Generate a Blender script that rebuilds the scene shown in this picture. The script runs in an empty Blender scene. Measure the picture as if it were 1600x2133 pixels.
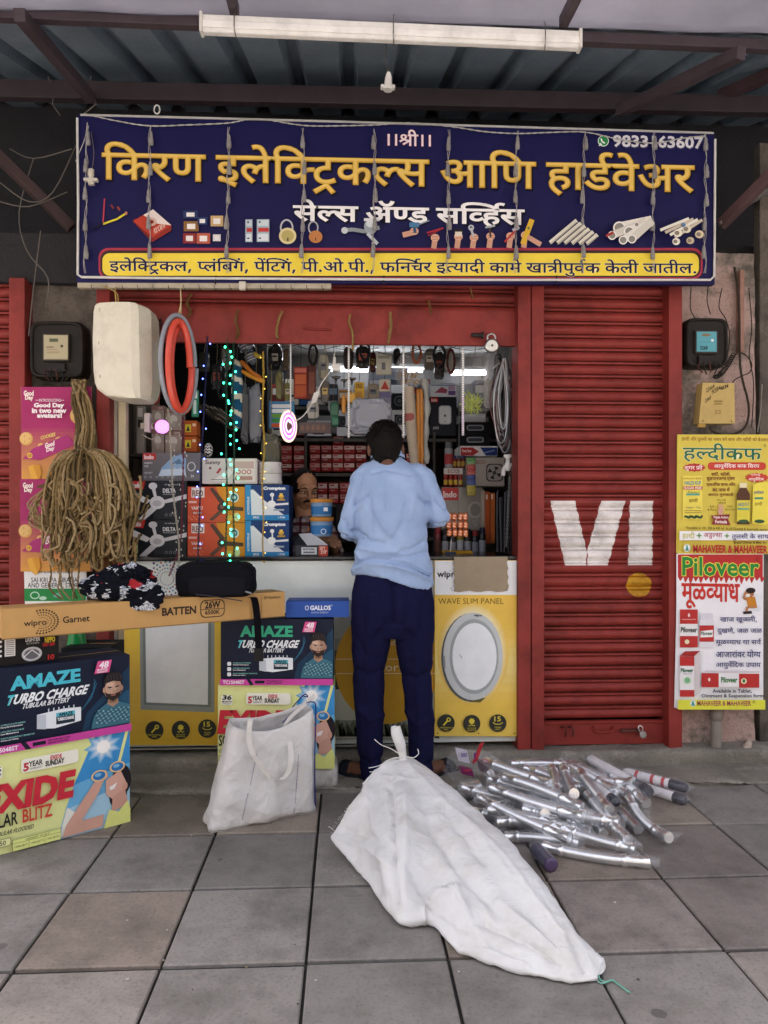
import bpy, bmesh, math, random
from mathutils import Vector, noise, Matrix
R_=random.Random(7)
SC=bpy.context.scene
# ------------------------------------------------------------------ camera, light, exposure
F=1550.0; HY=1072.0; CZ=1.25; YAW=math.atan(77/F); cY,sY=math.cos(YAW),math.sin(YAW)
cam=bpy.data.cameras.new('camera'); camo=bpy.data.objects.new('camera',cam); SC.collection.objects.link(camo)
camo.location=(0,0,CZ); camo.rotation_euler=(math.pi/2,0,-YAW)
cam.sensor_fit='HORIZONTAL'; cam.sensor_width=36; cam.lens=36*F/1600; cam.shift_y=5.5/1600
cam.clip_end=500; cam.clip_start=0.02; SC.camera=camo
wd=bpy.data.worlds.new('World'); SC.world=wd; wd.use_nodes=True
sky=wd.node_tree.nodes.new('ShaderNodeTexSky'); sky.sky_type='NISHITA'; sky.sun_disc=False
SUN_EL=math.radians(60); SUN_AZ=math.radians(-25)   # azimuth of the sun, clockwise from +Y
sky.sun_elevation=SUN_EL; sky.sun_rotation=SUN_AZ; sky.dust_density=9.0; sky.air_density=0.45; sky.ozone_density=0.0
bg=wd.node_tree.nodes['Background']; bg.inputs['Strength'].default_value=0.15
hs=wd.node_tree.nodes.new('ShaderNodeHueSaturation'); hs.inputs['Saturation'].default_value=.55
wd.node_tree.links.new(sky.outputs[0],hs.inputs['Color']); wd.node_tree.links.new(hs.outputs[0],bg.inputs[0])
sl=bpy.data.lights.new('sun','SUN'); sl.energy=3.5; sl.angle=math.radians(0.5); sl.color=(1,.95,.88)
so=bpy.data.objects.new('sun',sl); SC.collection.objects.link(so)
sd=Vector((math.sin(SUN_AZ)*math.cos(SUN_EL),math.cos(SUN_AZ)*math.cos(SUN_EL),math.sin(SUN_EL)))
so.rotation_euler=sd.to_track_quat('Z','Y').to_euler(); so.location=(0,9,14)
SC.view_settings.view_transform='Standard'; SC.view_settings.look='None'; SC.view_settings.exposure=2.66; SC.view_settings.gamma=1
SC.render.resolution_x=768; SC.render.resolution_y=1024
SC.cycles.max_bounces=8; SC.cycles.transparent_max_bounces=16; SC.cycles.diffuse_bounces=4
SC.cycles.use_denoising=True
# ------------------------------------------------------------------ pixel -> place helpers
def ray(px,py):
    u=(px-800)/F; v=(HY-py)/F
    return Vector((u*cY+sY,-u*sY+cY,v))
def P(px,py,Y):
    d=ray(px,py); return Vector((0,0,CZ))+d*(Y/d.y)
def G(px,py,z=0.0):
    d=ray(px,py); return Vector((0,0,CZ))+d*((z-CZ)/d.z)
def mpp(Y): return Y/F
# ------------------------------------------------------------------ colours and materials
def lin(h):
    if not isinstance(h,str): return tuple(h)[:3]
    r=[]
    for i in (0,2,4):
        c=int(h[i:i+2],16)/255; r.append(c/12.92 if c<=.04045 else ((c+.055)/1.055)**2.4)
    return tuple(r)
MATS={}
def mat(name,rough=.6,metal=0,spec=.5,vary=.12,vscale=6,bump=0,bscale=60,col=None,trans=0,ior=1.45,emit=0,dirt=0,dirtcol='3a3028',dscale=3,coat=0,alpha=1,sheen=0,spark=0):
    m=bpy.data.materials.new(name); m.use_nodes=True; nt=m.node_tree; b=nt.nodes['Principled BSDF']; L=nt.links
    def N(t,**k):
        n=nt.nodes.new(t)
        for a,v in k.items(): setattr(n,a,v)
        return n
    if col is None:
        at=N('ShaderNodeAttribute'); at.attribute_name='Col'; src=at.outputs['Color']
    else:
        rg=N('ShaderNodeRGB'); rg.outputs[0].default_value=(*lin(col),1); src=rg.outputs[0]
    tc=N('ShaderNodeTexCoord'); oc=tc.outputs['Object']
    if vary>0:
        n1=N('ShaderNodeTexNoise'); n1.inputs['Scale'].default_value=vscale; n1.inputs['Detail'].default_value=6; n1.inputs['Roughness'].default_value=.65
        L.new(oc,n1.inputs['Vector'])
        mr=N('ShaderNodeMapRange'); mr.inputs[1].default_value=.3; mr.inputs[2].default_value=.7; mr.inputs[3].default_value=1-vary; mr.inputs[4].default_value=1+vary*.5
        L.new(n1.outputs[0],mr.inputs[0])
        mx=N('ShaderNodeMix',data_type='RGBA',blend_type='MULTIPLY'); mx.inputs[0].default_value=1
        L.new(src,mx.inputs[6]); L.new(mr.outputs[0],mx.inputs[7]); src=mx.outputs[2]
    if dirt>0:
        n2=N('ShaderNodeTexNoise'); n2.inputs['Scale'].default_value=dscale; n2.inputs['Detail'].default_value=9; n2.inputs['Roughness'].default_value=.72
        L.new(oc,n2.inputs['Vector'])
        m2=N('ShaderNodeMapRange'); m2.inputs[1].default_value=.48; m2.inputs[2].default_value=.72; m2.inputs[3].default_value=0; m2.inputs[4].default_value=dirt
        L.new(n2.outputs[0],m2.inputs[0])
        x2=N('ShaderNodeMix',data_type='RGBA'); L.new(m2.outputs[0],x2.inputs[0]); L.new(src,x2.inputs[6]); x2.inputs[7].default_value=(*lin(dirtcol),1); src=x2.outputs[2]
        m3=N('ShaderNodeMapRange'); m3.inputs[3].default_value=rough-.08; m3.inputs[4].default_value=min(1,rough+.18); L.new(n2.outputs[0],m3.inputs[0]); L.new(m3.outputs[0],b.inputs['Roughness'])
    else: b.inputs['Roughness'].default_value=rough
    L.new(src,b.inputs['Base Color'])
    b.inputs['Metallic'].default_value=metal; b.inputs['Specular IOR Level'].default_value=spec; b.inputs['IOR'].default_value=ior
    b.inputs['Transmission Weight'].default_value=trans; b.inputs['Coat Weight'].default_value=coat; b.inputs['Sheen Weight'].default_value=sheen
    if alpha<1: b.inputs['Alpha'].default_value=alpha
    if emit>0: L.new(src,b.inputs['Emission Color']); b.inputs['Emission Strength'].default_value=emit
    if bump>0:
        n3=N('ShaderNodeTexNoise'); n3.inputs['Scale'].default_value=bscale; n3.inputs['Detail'].default_value=5; L.new(oc,n3.inputs['Vector'])
        bp=N('ShaderNodeBump'); bp.inputs['Strength'].default_value=bump; bp.inputs['Distance'].default_value=.01
        L.new(n3.outputs[0],bp.inputs['Height']); L.new(bp.outputs[0],b.inputs['Normal'])
    MATS[name]=m; return m
mat('print',rough=.5,spec=.22,vary=.07,vscale=9,bump=.06,bscale=25)
mat('card',rough=.75,spec=.2,vary=.1,vscale=14,bump=.15,bscale=30)
mat('matte',rough=.85,spec=.2,vary=.15,vscale=8,bump=.15,bscale=80)
mat('plastic',rough=.42,spec=.3,vary=.08,vscale=10,dirt=.25,dirtcol='4a4236',dscale=6)
mat('gloss',rough=.2,vary=.06,vscale=8,bump=.03,bscale=12)
mat('metal',rough=.32,metal=1,vary=.2,vscale=12,dirt=.3,dirtcol='2a2622',dscale=8)
mat('chrome',rough=.3,metal=1,vary=.06,vscale=20)
mat('redpaint',rough=.45,spec=.3,vary=.26,vscale=4,dirt=.62,dirtcol='3b1511',dscale=3.2,bump=.1,bscale=18)
mat('cloth',rough=.95,spec=.08,vary=.12,vscale=20,bump=.2,bscale=300)
mat('skin',rough=.55,vary=.14,vscale=25,bump=.1,bscale=120)
mat('hair',rough=.6,spec=.15,vary=.5,vscale=80,bump=.8,bscale=160)
mat('steelpaint',rough=.6,vary=.2,vscale=6,dirt=.5,dirtcol='241a16',dscale=5)
mat('concrete',rough=.9,vary=.3,vscale=4,dirt=.7,dirtcol='2e2a26',dscale=5,bump=.6,bscale=22)
mat('clear',rough=.12,vary=0,col='eef2f6',alpha=.28,spec=.8)
mat('film',rough=.1,vary=0,col='f2f4f8',alpha=.085,spec=1.0,bump=.7,bscale=40)
mat('lamp',rough=.4,vary=0,emit=3.0)
mat('tube',rough=.4,vary=0,emit=2.6)
mat('screen',rough=.3,vary=.1)
# ------------------------------------------------------------------ scene graph helpers
WL={}
def tag(o,label=None,cat=None,group=None,kind=None):
    if label: o['label']=label
    if cat: o['category']=cat
    if group: o['group']=group
    if kind: o['kind']=kind
    return o
def thing(name,label,cat,loc=(0,0,0),group=None):
    o=bpy.data.objects.new(name,None); SC.collection.objects.link(o); o.location=loc; o.empty_display_size=.05
    WL[o.name]=Vector(loc); return tag(o,label,cat,group)
def wl(o): return WL.get(o.name,Vector((0,0,0)))
class M:
    def __init__(s): s.v=[]; s.f=[]; s.mi=[]; s.c=[]; s.mats=[]; s.sm=[]
    def _m(s,n):
        if n not in s.mats: s.mats.append(n)
        return s.mats.index(n)
    def add(s,vs,fs,m='matte',c='ffffff',smooth=False):
        o=len(s.v); s.v+= [tuple(x) for x in vs]; k=s._m(m); c=lin(c)
        for f in fs: s.f.append([i+o for i in f]); s.mi.append(k); s.c.append(c); s.sm.append(smooth)
        return s
    def poly(s,pts,m='matte',c='ffffff'): return s.add(pts,[list(range(len(pts)))],m,c)
    def hexa(s,p,m,c):   # 8 points: bottom ring 0-3, top ring 4-7
        return s.add(p,[(3,2,1,0),(4,5,6,7),(0,1,5,4),(1,2,6,5),(2,3,7,6),(3,0,4,7)],m,c)
    def box(s,a,b,m='matte',c='ffffff'):
        x0,y0,z0=[min(a[i],b[i]) for i in range(3)]; x1,y1,z1=[max(a[i],b[i]) for i in range(3)]
        return s.hexa([(x0,y0,z0),(x1,y0,z0),(x1,y1,z0),(x0,y1,z0),(x0,y0,z1),(x1,y0,z1),(x1,y1,z1),(x0,y1,z1)],m,c)
    def obox(s,o,u,v,w,m='matte',c='ffffff'):   # origin corner and three edge vectors
        o,u,v,w=map(Vector,(o,u,v,w))
        return s.hexa([o,o+u,o+u+w,o+w,o+v,o+u+v,o+u+v+w,o+v+w],m,c)
    def loft(s,rings,m='matte',c='ffffff',caps=True,smooth=True,closed=True):
        n=len(rings[0]); vs=[p for r in rings for p in r]; fs=[]
        for i in range(len(rings)-1):
            for j in range(n if closed else n-1):
                k=(j+1)%n; fs.append((i*n+j,i*n+k,(i+1)*n+k,(i+1)*n+j))
        s.add(vs,fs,m,c,smooth)
        if caps and closed:
            s.add(rings[0],[list(range(n))[::-1]],m,c,False); s.add(rings[-1],[list(range(n))],m,c,False)
        return s
    def tube(s,pts,r,n=8,m='matte',c='ffffff',caps=True):
        pts=[Vector(p) for p in pts]; rr=r if isinstance(r,(list,tuple)) else [r]*len(pts); rings=[]; up=None
        for i,p in enumerate(pts):
            t=(pts[min(i+1,len(pts)-1)]-pts[max(i-1,0)])
            t=t.normalized() if t.length>1e-9 else Vector((0,0,1))
            if up is None:
                up=Vector((0,0,1)) if abs(t.z)<.9 else Vector((1,0,0))
            a=t.cross(up)
            if a.length<1e-4: a=t.cross(Vector((.3,1,.2)))
            a.normalize(); b=t.cross(a).normalized(); up=-b if False else a.cross(t)
            rings.append([p+a*(rr[i]*math.cos(2*math.pi*k/n))+b*(rr[i]*math.sin(2*math.pi*k/n)) for k in range(n)])
        return s.loft(rings,m,c,caps)
    def lathe(s,base,axis,prof,n=20,m='matte',c='ffffff',caps=True):   # prof: (distance along axis, radius)
        base=Vector(base); ax=Vector(axis).normalized(); a=ax.orthogonal().normalized(); b=ax.cross(a)
        rings=[[base+ax*h+(a*math.cos(2*math.pi*k/n)+b*math.sin(2*math.pi*k/n))*max(r,1e-5) for k in range(n)] for h,r in prof]
        return s.loft(rings,m,c,caps)
    def ball(s,p,r,n=10,m='matte',c='ffffff'):
        rx,ry,rz=r if isinstance(r,(tuple,list)) else (r,r,r); rings=[]
        for i in range(n//2+1):
            th=math.pi*i/(n//2); q=max(math.sin(th),1e-3)
            rings.append([(p[0]+rx*q*math.cos(2*math.pi*k/n),p[1]+ry*q*math.sin(2*math.pi*k/n),p[2]-rz*math.cos(th)) for k in range(n)])
        return s.loft(rings,m,c,False)
    def grid(s,rows,m='matte',c='ffffff',smooth=True): return s.loft(rows,m,c,False,smooth,closed=False)
    def build(s,name,parent=None,loc=None,bevel=0,seg=2,label=None,cat=None,group=None,kind=None,mods=None,recalc=True):
        o=wl(parent) if parent is not None else Vector(loc if loc is not None else (0,0,0))
        me=bpy.data.meshes.new(name); me.from_pydata([(x-o.x,y-o.y,z-o.z) for x,y,z in s.v],[],s.f)
        for k in s.mats: me.materials.append(MATS[k])
        me.polygons.foreach_set('material_index',s.mi); me.polygons.foreach_set('use_smooth',s.sm)
        a=me.attributes.new('Col','FLOAT_COLOR','FACE'); fl=[]
        for c in s.c: fl+=[c[0],c[1],c[2],1]
        a.data.foreach_set('color',fl); me.update()
        ob=bpy.data.objects.new(name,me); SC.collection.objects.link(ob)
        if parent is not None: ob.parent=parent; WL[ob.name]=wl(parent)
        else: ob.location=o; WL[ob.name]=o
        if bevel>0:
            b=ob.modifiers.new('bevel','BEVEL'); b.width=bevel; b.segments=seg; b.limit_method='ANGLE'; b.angle_limit=math.radians(50); b.use_clamp_overlap=True
        return tag(ob,label,cat,group,kind)
def copy_tree(o,parent=None):
    c=o.copy(); SC.collection.objects.link(c)
    if parent is not None: c.parent=parent
    WL[c.name]=WL.get(o.name,Vector())
    for ch in list(o.children): copy_tree(ch,c)
    return c
# ------------------------------------------------------------------ lettering
DG_=[[[89,1103,0,1103,0,1245,80,1245,68,1288,53,1388,53,1449,53,1604,169,1792,266,1793,407,1792,625,1486,704,1231,620,1231,467,1648,283,1649,213,1648,134,1530,134,1429,134,1368,
153,1278,165,1245,273,1245,273,1103,170,1103,170,1,89,1]],[[777,1103,452,1103,452,699,500,798,569,799,634,798,716,632,716,479,716,386,686,178,651,79,579,161,604,224,636,392,636,
475,636,568,597,660,562,661,508,660,452,517,452,1,371,1,371,349,347,308,276,236,226,237,179,236,96,312,46,466,46,581,46,740,156,928,244,929,267,928,324,914,339,909,333,763,317,770,
268,782,249,783,191,782,127,678,127,585,127,478,188,376,228,377,272,376,341,460,371,521,371,1103,0,1103,0,1245,777,1245]],[[395,85,341,-23,282,74,178,274,98,450,75,513,53,574,40,
646,40,681,40,718,70,786,104,787,129,786,166,740,181,699,220,738,256,858,256,937,256,982,246,1072,239,1103,0,1103,0,1245,424,1245,424,1103,320,1103,336,1032,336,917,336,806,292,
654,216,548,167,509,212,404,331,182]],[[634,1103,634,1,553,1,553,1103,420,1103,420,643,420,558,403,442,385,397,364,346,298,292,251,293,158,292,114,411,97,456,79,596,79,705,79,1103,
0,1103,0,1245,737,1245,737,1103],[249,435,301,434,321,499,332,532,339,620,339,707,339,1103,160,1103,160,707,160,628,168,536,178,503,189,470,222,434]],[[271,445,242,444,184,416,161,
395,114,450,50,602,50,705,50,760,70,840,87,867,110,900,172,930,221,931,314,931,314,1103,0,1103,0,1245,505,1245,505,1103,395,1103,395,789,211,789,180,788,154,776,145,763,130,738,
130,695,130,646,158,580,174,555,220,588,275,589,349,588,447,438,447,309,447,178,364,28,289,9,318,-16,381,-60,415,-79,382,-219,325,-168,221,-54,176,3,117,8,48,66,48,131,48,174,75,
232,101,233,121,232,164,190,194,141,208,136,219,137,289,136,366,218,366,307,366,372,317,444]],[[0,1103,0,1245,693,1245,693,1103,589,1103,589,1,508,1,508,711,502,712,494,713,470,
712,420,664,374,538,356,417,279,465,291,556,311,627,287,662,239,706,209,707,169,706,126,614,126,543,126,466,169,328,251,178,309,81,255,-23,197,76,101,258,45,444,45,551,45,656,94,
790,168,852,204,853,248,852,321,794,354,741,412,852,499,853,504,852,508,853,508,1103]],[[-169,1231,-190,1388,-231,1570,-281,1646,-315,1647,-337,1646,-371,1628,-385,1619,-409,1765,
-370,1792,-318,1793,-264,1792,-185,1690,-122,1444,-94,1231]],[[618,1103,452,1103,452,669,474,698,528,736,567,737,631,737,631,595,580,595,534,594,482,554,452,507,452,1,371,1,371,
349,347,308,276,236,226,237,179,236,96,312,46,466,46,581,46,740,156,928,244,929,267,928,324,914,339,909,333,763,317,770,268,782,249,783,191,782,127,678,127,585,127,478,188,376,228,
377,272,376,341,460,371,521,371,1103,0,1103,0,1245,618,1245]],[[519,1103,371,1103,371,699,316,699,268,698,204,666,181,637,126,560,126,431,126,334,170,208,241,148,283,149,337,148,
413,198,455,243,482,95,438,54,339,0,286,1,217,0,108,104,46,300,46,441,46,570,114,748,225,840,288,841,290,841,290,1103,0,1103,0,1245,519,1245],[31,-329,279,-23,319,-23,465,-383,406,
-459,289,-169,78,-459]],[[0,1245,515,1245,515,1103,0,1103],[537,699,517,712,494,713,470,712,420,664,374,538,356,417,279,465,291,556,311,627,288,662,239,706,209,707,169,706,126,614,
126,543,126,466,169,328,251,178,309,81,255,-23,197,76,101,258,45,444,45,551,45,656,94,790,167,852,204,853,248,852,321,794,354,741,413,852,500,853,514,852,545,844,556,835]],[[587,
1103,587,1,506,1,506,533,477,514,419,502,380,503,338,502,245,532,212,555,192,528,167,507,208,402,319,182,380,85,326,-23,270,74,171,274,95,450,73,513,51,574,40,646,40,681,40,718,70,
786,104,787,129,786,166,740,181,701,202,738,217,856,217,917,217,976,208,1072,201,1103,0,1103,0,1245,691,1245,691,1103],[369,645,408,644,472,660,506,679,506,1103,281,1103,288,1068,
298,976,298,917,298,832,279,708,262,667,314,644]],[[470,437,470,296,379,160,312,161,226,160,92,416,29,713,100,765,143,552,243,306,305,307,343,306,391,376,391,455,391,528,350,644,
318,695,291,684,260,683,255,823,323,826,380,914,380,989,380,1060,333,1124,302,1125,265,1124,205,1084,171,1051,146,1189,172,1216,249,1264,298,1265,376,1264,459,1108,459,991,459,834,
392,751,403,730,412,711,450,700,486,701,518,700,568,712,594,727,594,1103,521,1103,521,1245,1038,1245,1038,1103,934,1103,934,1,853,1,853,1103,675,1103,675,1,594,1,594,581,570,568,
524,558,498,559,481,558,455,565,470,504]],[[321,139,357,160,403,232,403,297,403,372,345,458,280,459,211,458,138,344,138,249,138,186,161,70,232,-72,302,-177,248,-283,157,-142,58,
106,58,261,58,336,89,454,115,497,96,532,69,636,69,705,69,760,89,840,106,867,129,900,188,930,229,931,361,931,361,1103,0,1103,0,1245,546,1245,546,1103,442,1103,442,789,230,789,199,
788,173,776,164,763,149,738,149,695,149,654,169,592,183,569,230,600,284,601,353,600,440,516,481,382,481,307,481,190,413,38,348,5]],[[170,1103,170,1,89,1,89,1103,0,1103,0,1245,273,
1245,273,1103]],[[358,445,329,444,271,416,248,395,201,450,137,602,137,705,137,760,157,840,174,867,197,900,259,930,308,931,401,931,401,1103,0,1103,0,1245,592,1245,592,1103,482,1103,
482,789,298,789,267,788,241,776,232,763,217,738,217,695,217,646,245,580,261,555,307,588,362,589,436,588,534,438,534,309,534,174,436,0,337,1,239,0,84,176,25,317,86,415,143,278,262,
148,337,149,453,148,453,305,453,374,404,444]],[[-190,1231,-211,1300,-240,1452,-240,1525,-240,1658,-151,1792,-85,1793,-53,1792,1,1766,21,1745,-1,1613,-18,1630,-56,1654,-78,1655,
-118,1654,-160,1564,-160,1495,-160,1428,-133,1302,-108,1231]],[[571,1103,467,1103,467,1,387,1,387,331,361,294,286,236,233,237,179,236,95,320,46,470,46,573,46,744,161,928,255,929,
268,928,307,922,344,914,354,909,349,763,330,770,282,782,259,783,197,782,127,674,127,575,127,472,190,376,235,377,287,376,362,466,387,521,387,1103,0,1103,0,1245,571,1245]],[[470,437,
470,296,379,160,312,161,226,160,92,416,29,713,100,765,143,552,243,306,305,307,343,306,391,376,391,455,391,528,350,644,318,695,291,684,260,683,255,823,323,826,380,914,380,989,380,
1060,333,1124,302,1125,265,1124,205,1084,171,1051,146,1189,172,1216,249,1264,298,1265,376,1264,459,1108,459,991,459,834,392,751,403,730,412,711,450,700,486,701,518,700,568,712,594,
727,594,1103,521,1103,521,1245,779,1245,779,1103,675,1103,675,1,594,1,594,581,570,568,524,558,498,559,481,558,455,565,470,504]],[[194,1245,275,1245,275,1,194,1]],[[243,81,195,215,
447,517,389,540,295,596,257,629,214,572,123,458,76,405,28,541,69,580,146,666,183,709,130,784,89,928,89,1007,89,1112,174,1264,247,1265,313,1264,399,1118,399,1001,399,914,354,776,
319,723,363,688,483,632,537,621,537,1103,461,1103,461,1245,722,1245,722,1103,618,1103,618,1,537,1,537,469],[168,995,168,946,202,838,248,787,281,830,318,938,318,1001,318,1068,278,
1132,244,1133,215,1132,168,1064]],[[-185,1231,-202,1300,-220,1428,-220,1497,-220,1626,-136,1792,-61,1793,-1,1792,79,1678,137,1436,163,1245,273,1245,273,1103,170,1103,170,1,89,1,89,
1103,0,1103,0,1245,87,1245,59,1452,-2,1650,-57,1651,-97,1650,-139,1552,-139,1467,-139,1398,-119,1288,-105,1231]],[[470,437,470,296,379,160,312,161,226,160,92,416,29,713,100,765,
143,552,243,306,305,307,343,306,391,376,391,455,391,528,350,644,318,695,291,684,260,683,255,823,323,826,380,914,380,989,380,1060,333,1124,302,1125,265,1124,205,1084,171,1051,146,
1189,172,1216,249,1264,298,1265,376,1264,459,1108,459,991,459,834,392,751,403,730,412,711,450,700,486,701,518,700,568,712,594,727,594,1103,521,1103,521,1245,779,1245,779,1103,675,
1103,675,1,594,1,594,581,570,568,524,558,498,559,481,558,455,565,470,504],[811,1727,788,1526,681,1360,604,1361,532,1360,424,1538,390,1727,461,1775,487,1634,554,1498,607,1499,664,
1498,719,1644,735,1779]],[[251,293,158,292,114,411,97,456,79,596,79,705,79,1103,0,1103,0,1245,481,1245,481,1103,420,1103,420,643,420,558,403,442,385,397,364,346,298,292],[249,435,
301,434,321,499,332,532,339,620,339,707,339,1103,160,1103,160,707,160,628,168,536,178,503,189,470,222,434]],[[89,1103,0,1103,0,1245,80,1245,68,1288,53,1384,53,1451,53,1616,222,
1792,376,1793,587,1792,914,1604,1036,1451,1032,1490,1032,1525,1032,1658,1121,1792,1187,1793,1219,1792,1273,1766,1293,1745,1271,1613,1254,1630,1216,1654,1194,1655,1154,1654,1112,
1564,1112,1495,1112,1428,1139,1302,1164,1231,1076,1231,934,1432,599,1648,408,1649,269,1648,134,1540,134,1411,134,1362,152,1276,164,1245,273,1245,273,1103,170,1103,170,1,89,1]],[[0,
1245,406,1245,406,1103,0,1103],[425,387,388,324,293,236,233,237,179,236,95,320,46,470,46,573,46,744,161,928,255,929,268,928,307,922,344,914,354,909,349,763,330,770,282,782,259,783,
197,782,127,674,127,575,127,472,190,376,235,377,287,376,362,466,387,519]],[[46,-257,61,-140,88,128,95,233,192,233,199,211,186,104,138,-148,113,-257]],[[160,1103,160,739,160,656,
166,560,179,502,190,481,213,434,263,435,304,434,375,514,400,565,436,429,396,372,313,292,254,293,214,292,149,346,128,389,103,442,79,588,79,717,79,1103,0,1103,0,1245,322,1245,322,
1103]],[[-185,1545,-185,1592,-152,1660,-130,1661,-107,1660,-75,1592,-75,1545,-75,1496,-107,1428,-130,1429,-152,1428,-185,1496]],[[89,1103,0,1103,0,1245,80,1245,68,1288,53,1384,53,
1451,53,1616,222,1792,376,1793,563,1792,862,1644,1094,1390,1177,1231,1076,1231,934,1432,599,1648,408,1649,269,1648,134,1540,134,1411,134,1362,152,1276,164,1245,273,1245,273,1103,
170,1103,170,1,89,1],[1074,1633,1074,1680,1107,1748,1129,1749,1152,1748,1184,1680,1184,1633,1184,1584,1152,1516,1129,1517,1107,1516,1074,1584]],[[585,1103,482,1103,482,1,401,1,401,
331,374,294,297,236,241,237,185,236,96,320,46,470,46,573,46,744,167,928,265,929,279,928,319,922,358,914,369,909,363,771,343,778,293,790,268,791,248,790,230,785,365,449,384,476,401,
513,401,1103,0,1103,0,1245,585,1245],[127,575,127,470,194,368,242,369,260,368,293,380,308,391,168,741,127,684]],[[208,1103,208,469,208,416,183,356,160,357,134,356,79,440,41,560,41,
617,41,662,68,718,102,719,127,719,127,1103,0,1103,0,1245,578,1245,578,1103,474,1103,474,1,393,1,393,1103]],[[479,1103,479,1,398,1,398,383,369,344,301,292,254,293,214,292,149,346,
128,389,103,442,79,588,79,717,79,1103,0,1103,0,1245,583,1245,583,1103],[398,1103,160,1103,160,739,160,656,166,560,179,502,190,481,213,434,263,435,303,434,373,510,398,561]],[[-169,
1231,-190,1388,-231,1570,-281,1646,-315,1647,-337,1646,-371,1628,-385,1619,-409,1765,-370,1792,-318,1793,-264,1792,-185,1690,-122,1444,-94,1231],[-113,1643,-113,1690,-80,1758,-58,
1759,-35,1758,-2,1690,-2,1643,-2,1594,-35,1526,-58,1527,-80,1526,-113,1594]],[[519,1103,371,1103,371,699,316,699,268,698,204,666,181,637,126,560,126,431,126,334,170,208,241,148,
283,149,337,148,413,198,455,243,482,95,438,54,339,0,286,1,217,0,108,104,46,300,46,441,46,570,114,748,225,840,288,841,290,841,290,1103,0,1103,0,1245,519,1245]],[[72,109,72,182,108,
242,133,243,159,242,196,182,196,109,196,36,159,-28,133,-27,108,-28,72,36]],[[470,437,470,296,379,160,312,161,226,160,92,416,29,713,100,765,143,552,243,306,305,307,343,306,391,376,
391,455,391,528,350,644,318,695,291,684,260,683,255,823,323,826,380,914,380,989,380,1060,333,1124,302,1125,265,1124,205,1084,171,1051,146,1189,172,1216,249,1264,298,1265,376,1264,
459,1108,459,991,459,834,392,751,403,730,412,711,450,700,486,701,518,700,568,712,594,727,594,1103,521,1103,521,1245,1038,1245,1038,1103,934,1103,934,1,853,1,853,1103,675,1103,675,
1,594,1,594,581,570,568,524,558,498,559,481,558,455,565,470,504],[854,1231,833,1388,792,1570,742,1646,708,1647,686,1646,652,1628,638,1619,614,1765,653,1792,705,1793,759,1792,838,
1690,901,1444,929,1231]],[[460,1103,460,699,485,746,543,798,578,799,643,798,725,632,725,479,725,386,695,178,660,79,588,161,613,224,645,392,645,475,645,568,605,660,570,661,517,660,
460,515,460,1,379,1,379,387,355,348,291,292,248,293,208,292,144,350,125,395,100,452,79,594,79,709,79,1103,0,1103,0,1245,786,1245,786,1103],[160,1103,160,721,160,610,172,514,188,
481,208,434,248,435,289,434,353,502,379,557,379,1103]],[[0,1245,569,1245,569,1103,466,1103,466,1,385,1,385,597,204,597,204,489,204,432,176,376,153,377,129,376,75,460,37,580,37,637,
37,682,64,738,98,739,385,739,385,1103,0,1103]],[[649,1103,545,1103,545,1,465,1,465,331,439,296,367,236,317,237,240,236,141,408,141,551,141,608,166,710,185,743,38,739,38,883,331,
883,349,882,385,880,389,881,382,741,350,741,292,740,221,642,221,549,221,462,279,376,317,377,367,376,438,462,465,521,465,1103,0,1103,0,1245,649,1245]],[[0,1245,363,1245,363,1103,0,
1103],[45,485,45,554,72,666,93,703,122,752,204,798,272,799,380,799,380,657,291,657,230,656,169,632,150,599,126,560,126,475,126,376,200,194,271,81,217,-23,171,56,92,216,45,388]],
[[595,1245,595,1103,491,1103,491,1,410,1,410,359,382,322,304,264,253,265,163,264,52,506,38,707,100,732,160,826,160,915,160,970,137,1066,123,1103,0,1103,0,1245],[129,603,149,504,
210,406,259,407,309,406,383,490,410,549,410,1103,211,1103,240,998,240,891,240,674]],[[413,-115,392,-48,354,92,342,147,330,142,302,136,287,137,245,136,160,178,89,272,46,430,46,545,
46,632,77,758,102,803,135,860,231,912,290,913,295,913,295,1103,0,1103,0,1245,534,1245,534,1103,376,1103,376,771,327,771,269,770,198,742,173,711,151,680,126,588,126,525,126,418,205,
280,287,281,293,280,305,280,312,283,306,322,306,353,306,422,348,480,373,481,416,480,461,382,461,325,461,260,432,190,410,173,422,124,455,22,480,-47]],[[509,1103,509,1,428,1,428,501,
207,501,207,427,207,360,178,302,159,303,140,302,98,352,62,430,39,518,39,557,39,592,66,642,100,643,126,643,126,1103,0,1103,0,1245,612,1245,612,1103],[428,1103,207,1103,207,643,428,
643]],[[729,1103,729,1,648,1,648,91,613,52,530,14,488,15,380,14,183,228,85,479,58,548,40,638,40,677,40,718,70,786,104,787,129,786,166,740,181,701,202,738,217,856,217,917,217,968,
210,1062,201,1103,0,1103,0,1245,833,1245,833,1103],[534,465,569,464,627,522,648,561,648,1103,281,1103,298,1028,298,917,298,752,228,560,166,507,236,338,391,158,490,159,533,158,611,
198,648,245,648,397,625,368,561,328,521,329,474,328,399,406,356,546,356,639,356,784,452,946,531,947,548,946,602,936,616,927,610,789,595,796,558,808,540,809,492,808,437,720,437,633,
437,546,492,464]],[[127,131,80,265,326,563,284,670,223,760,181,761,153,760,96,728,55,687,27,835,61,866,135,912,179,913,219,912,283,862,345,748,382,653,382,1103,0,1103,0,1245,566,
1245,566,1103,463,1103,463,1,382,1,382,469]],[[-248,-23,-194,22,-136,23,-61,22,22,-132,22,-257,22,-380,-71,-536,-157,-535,-254,-536,-395,-352,-455,-199,-394,-113,-355,-210,-285,
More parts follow.
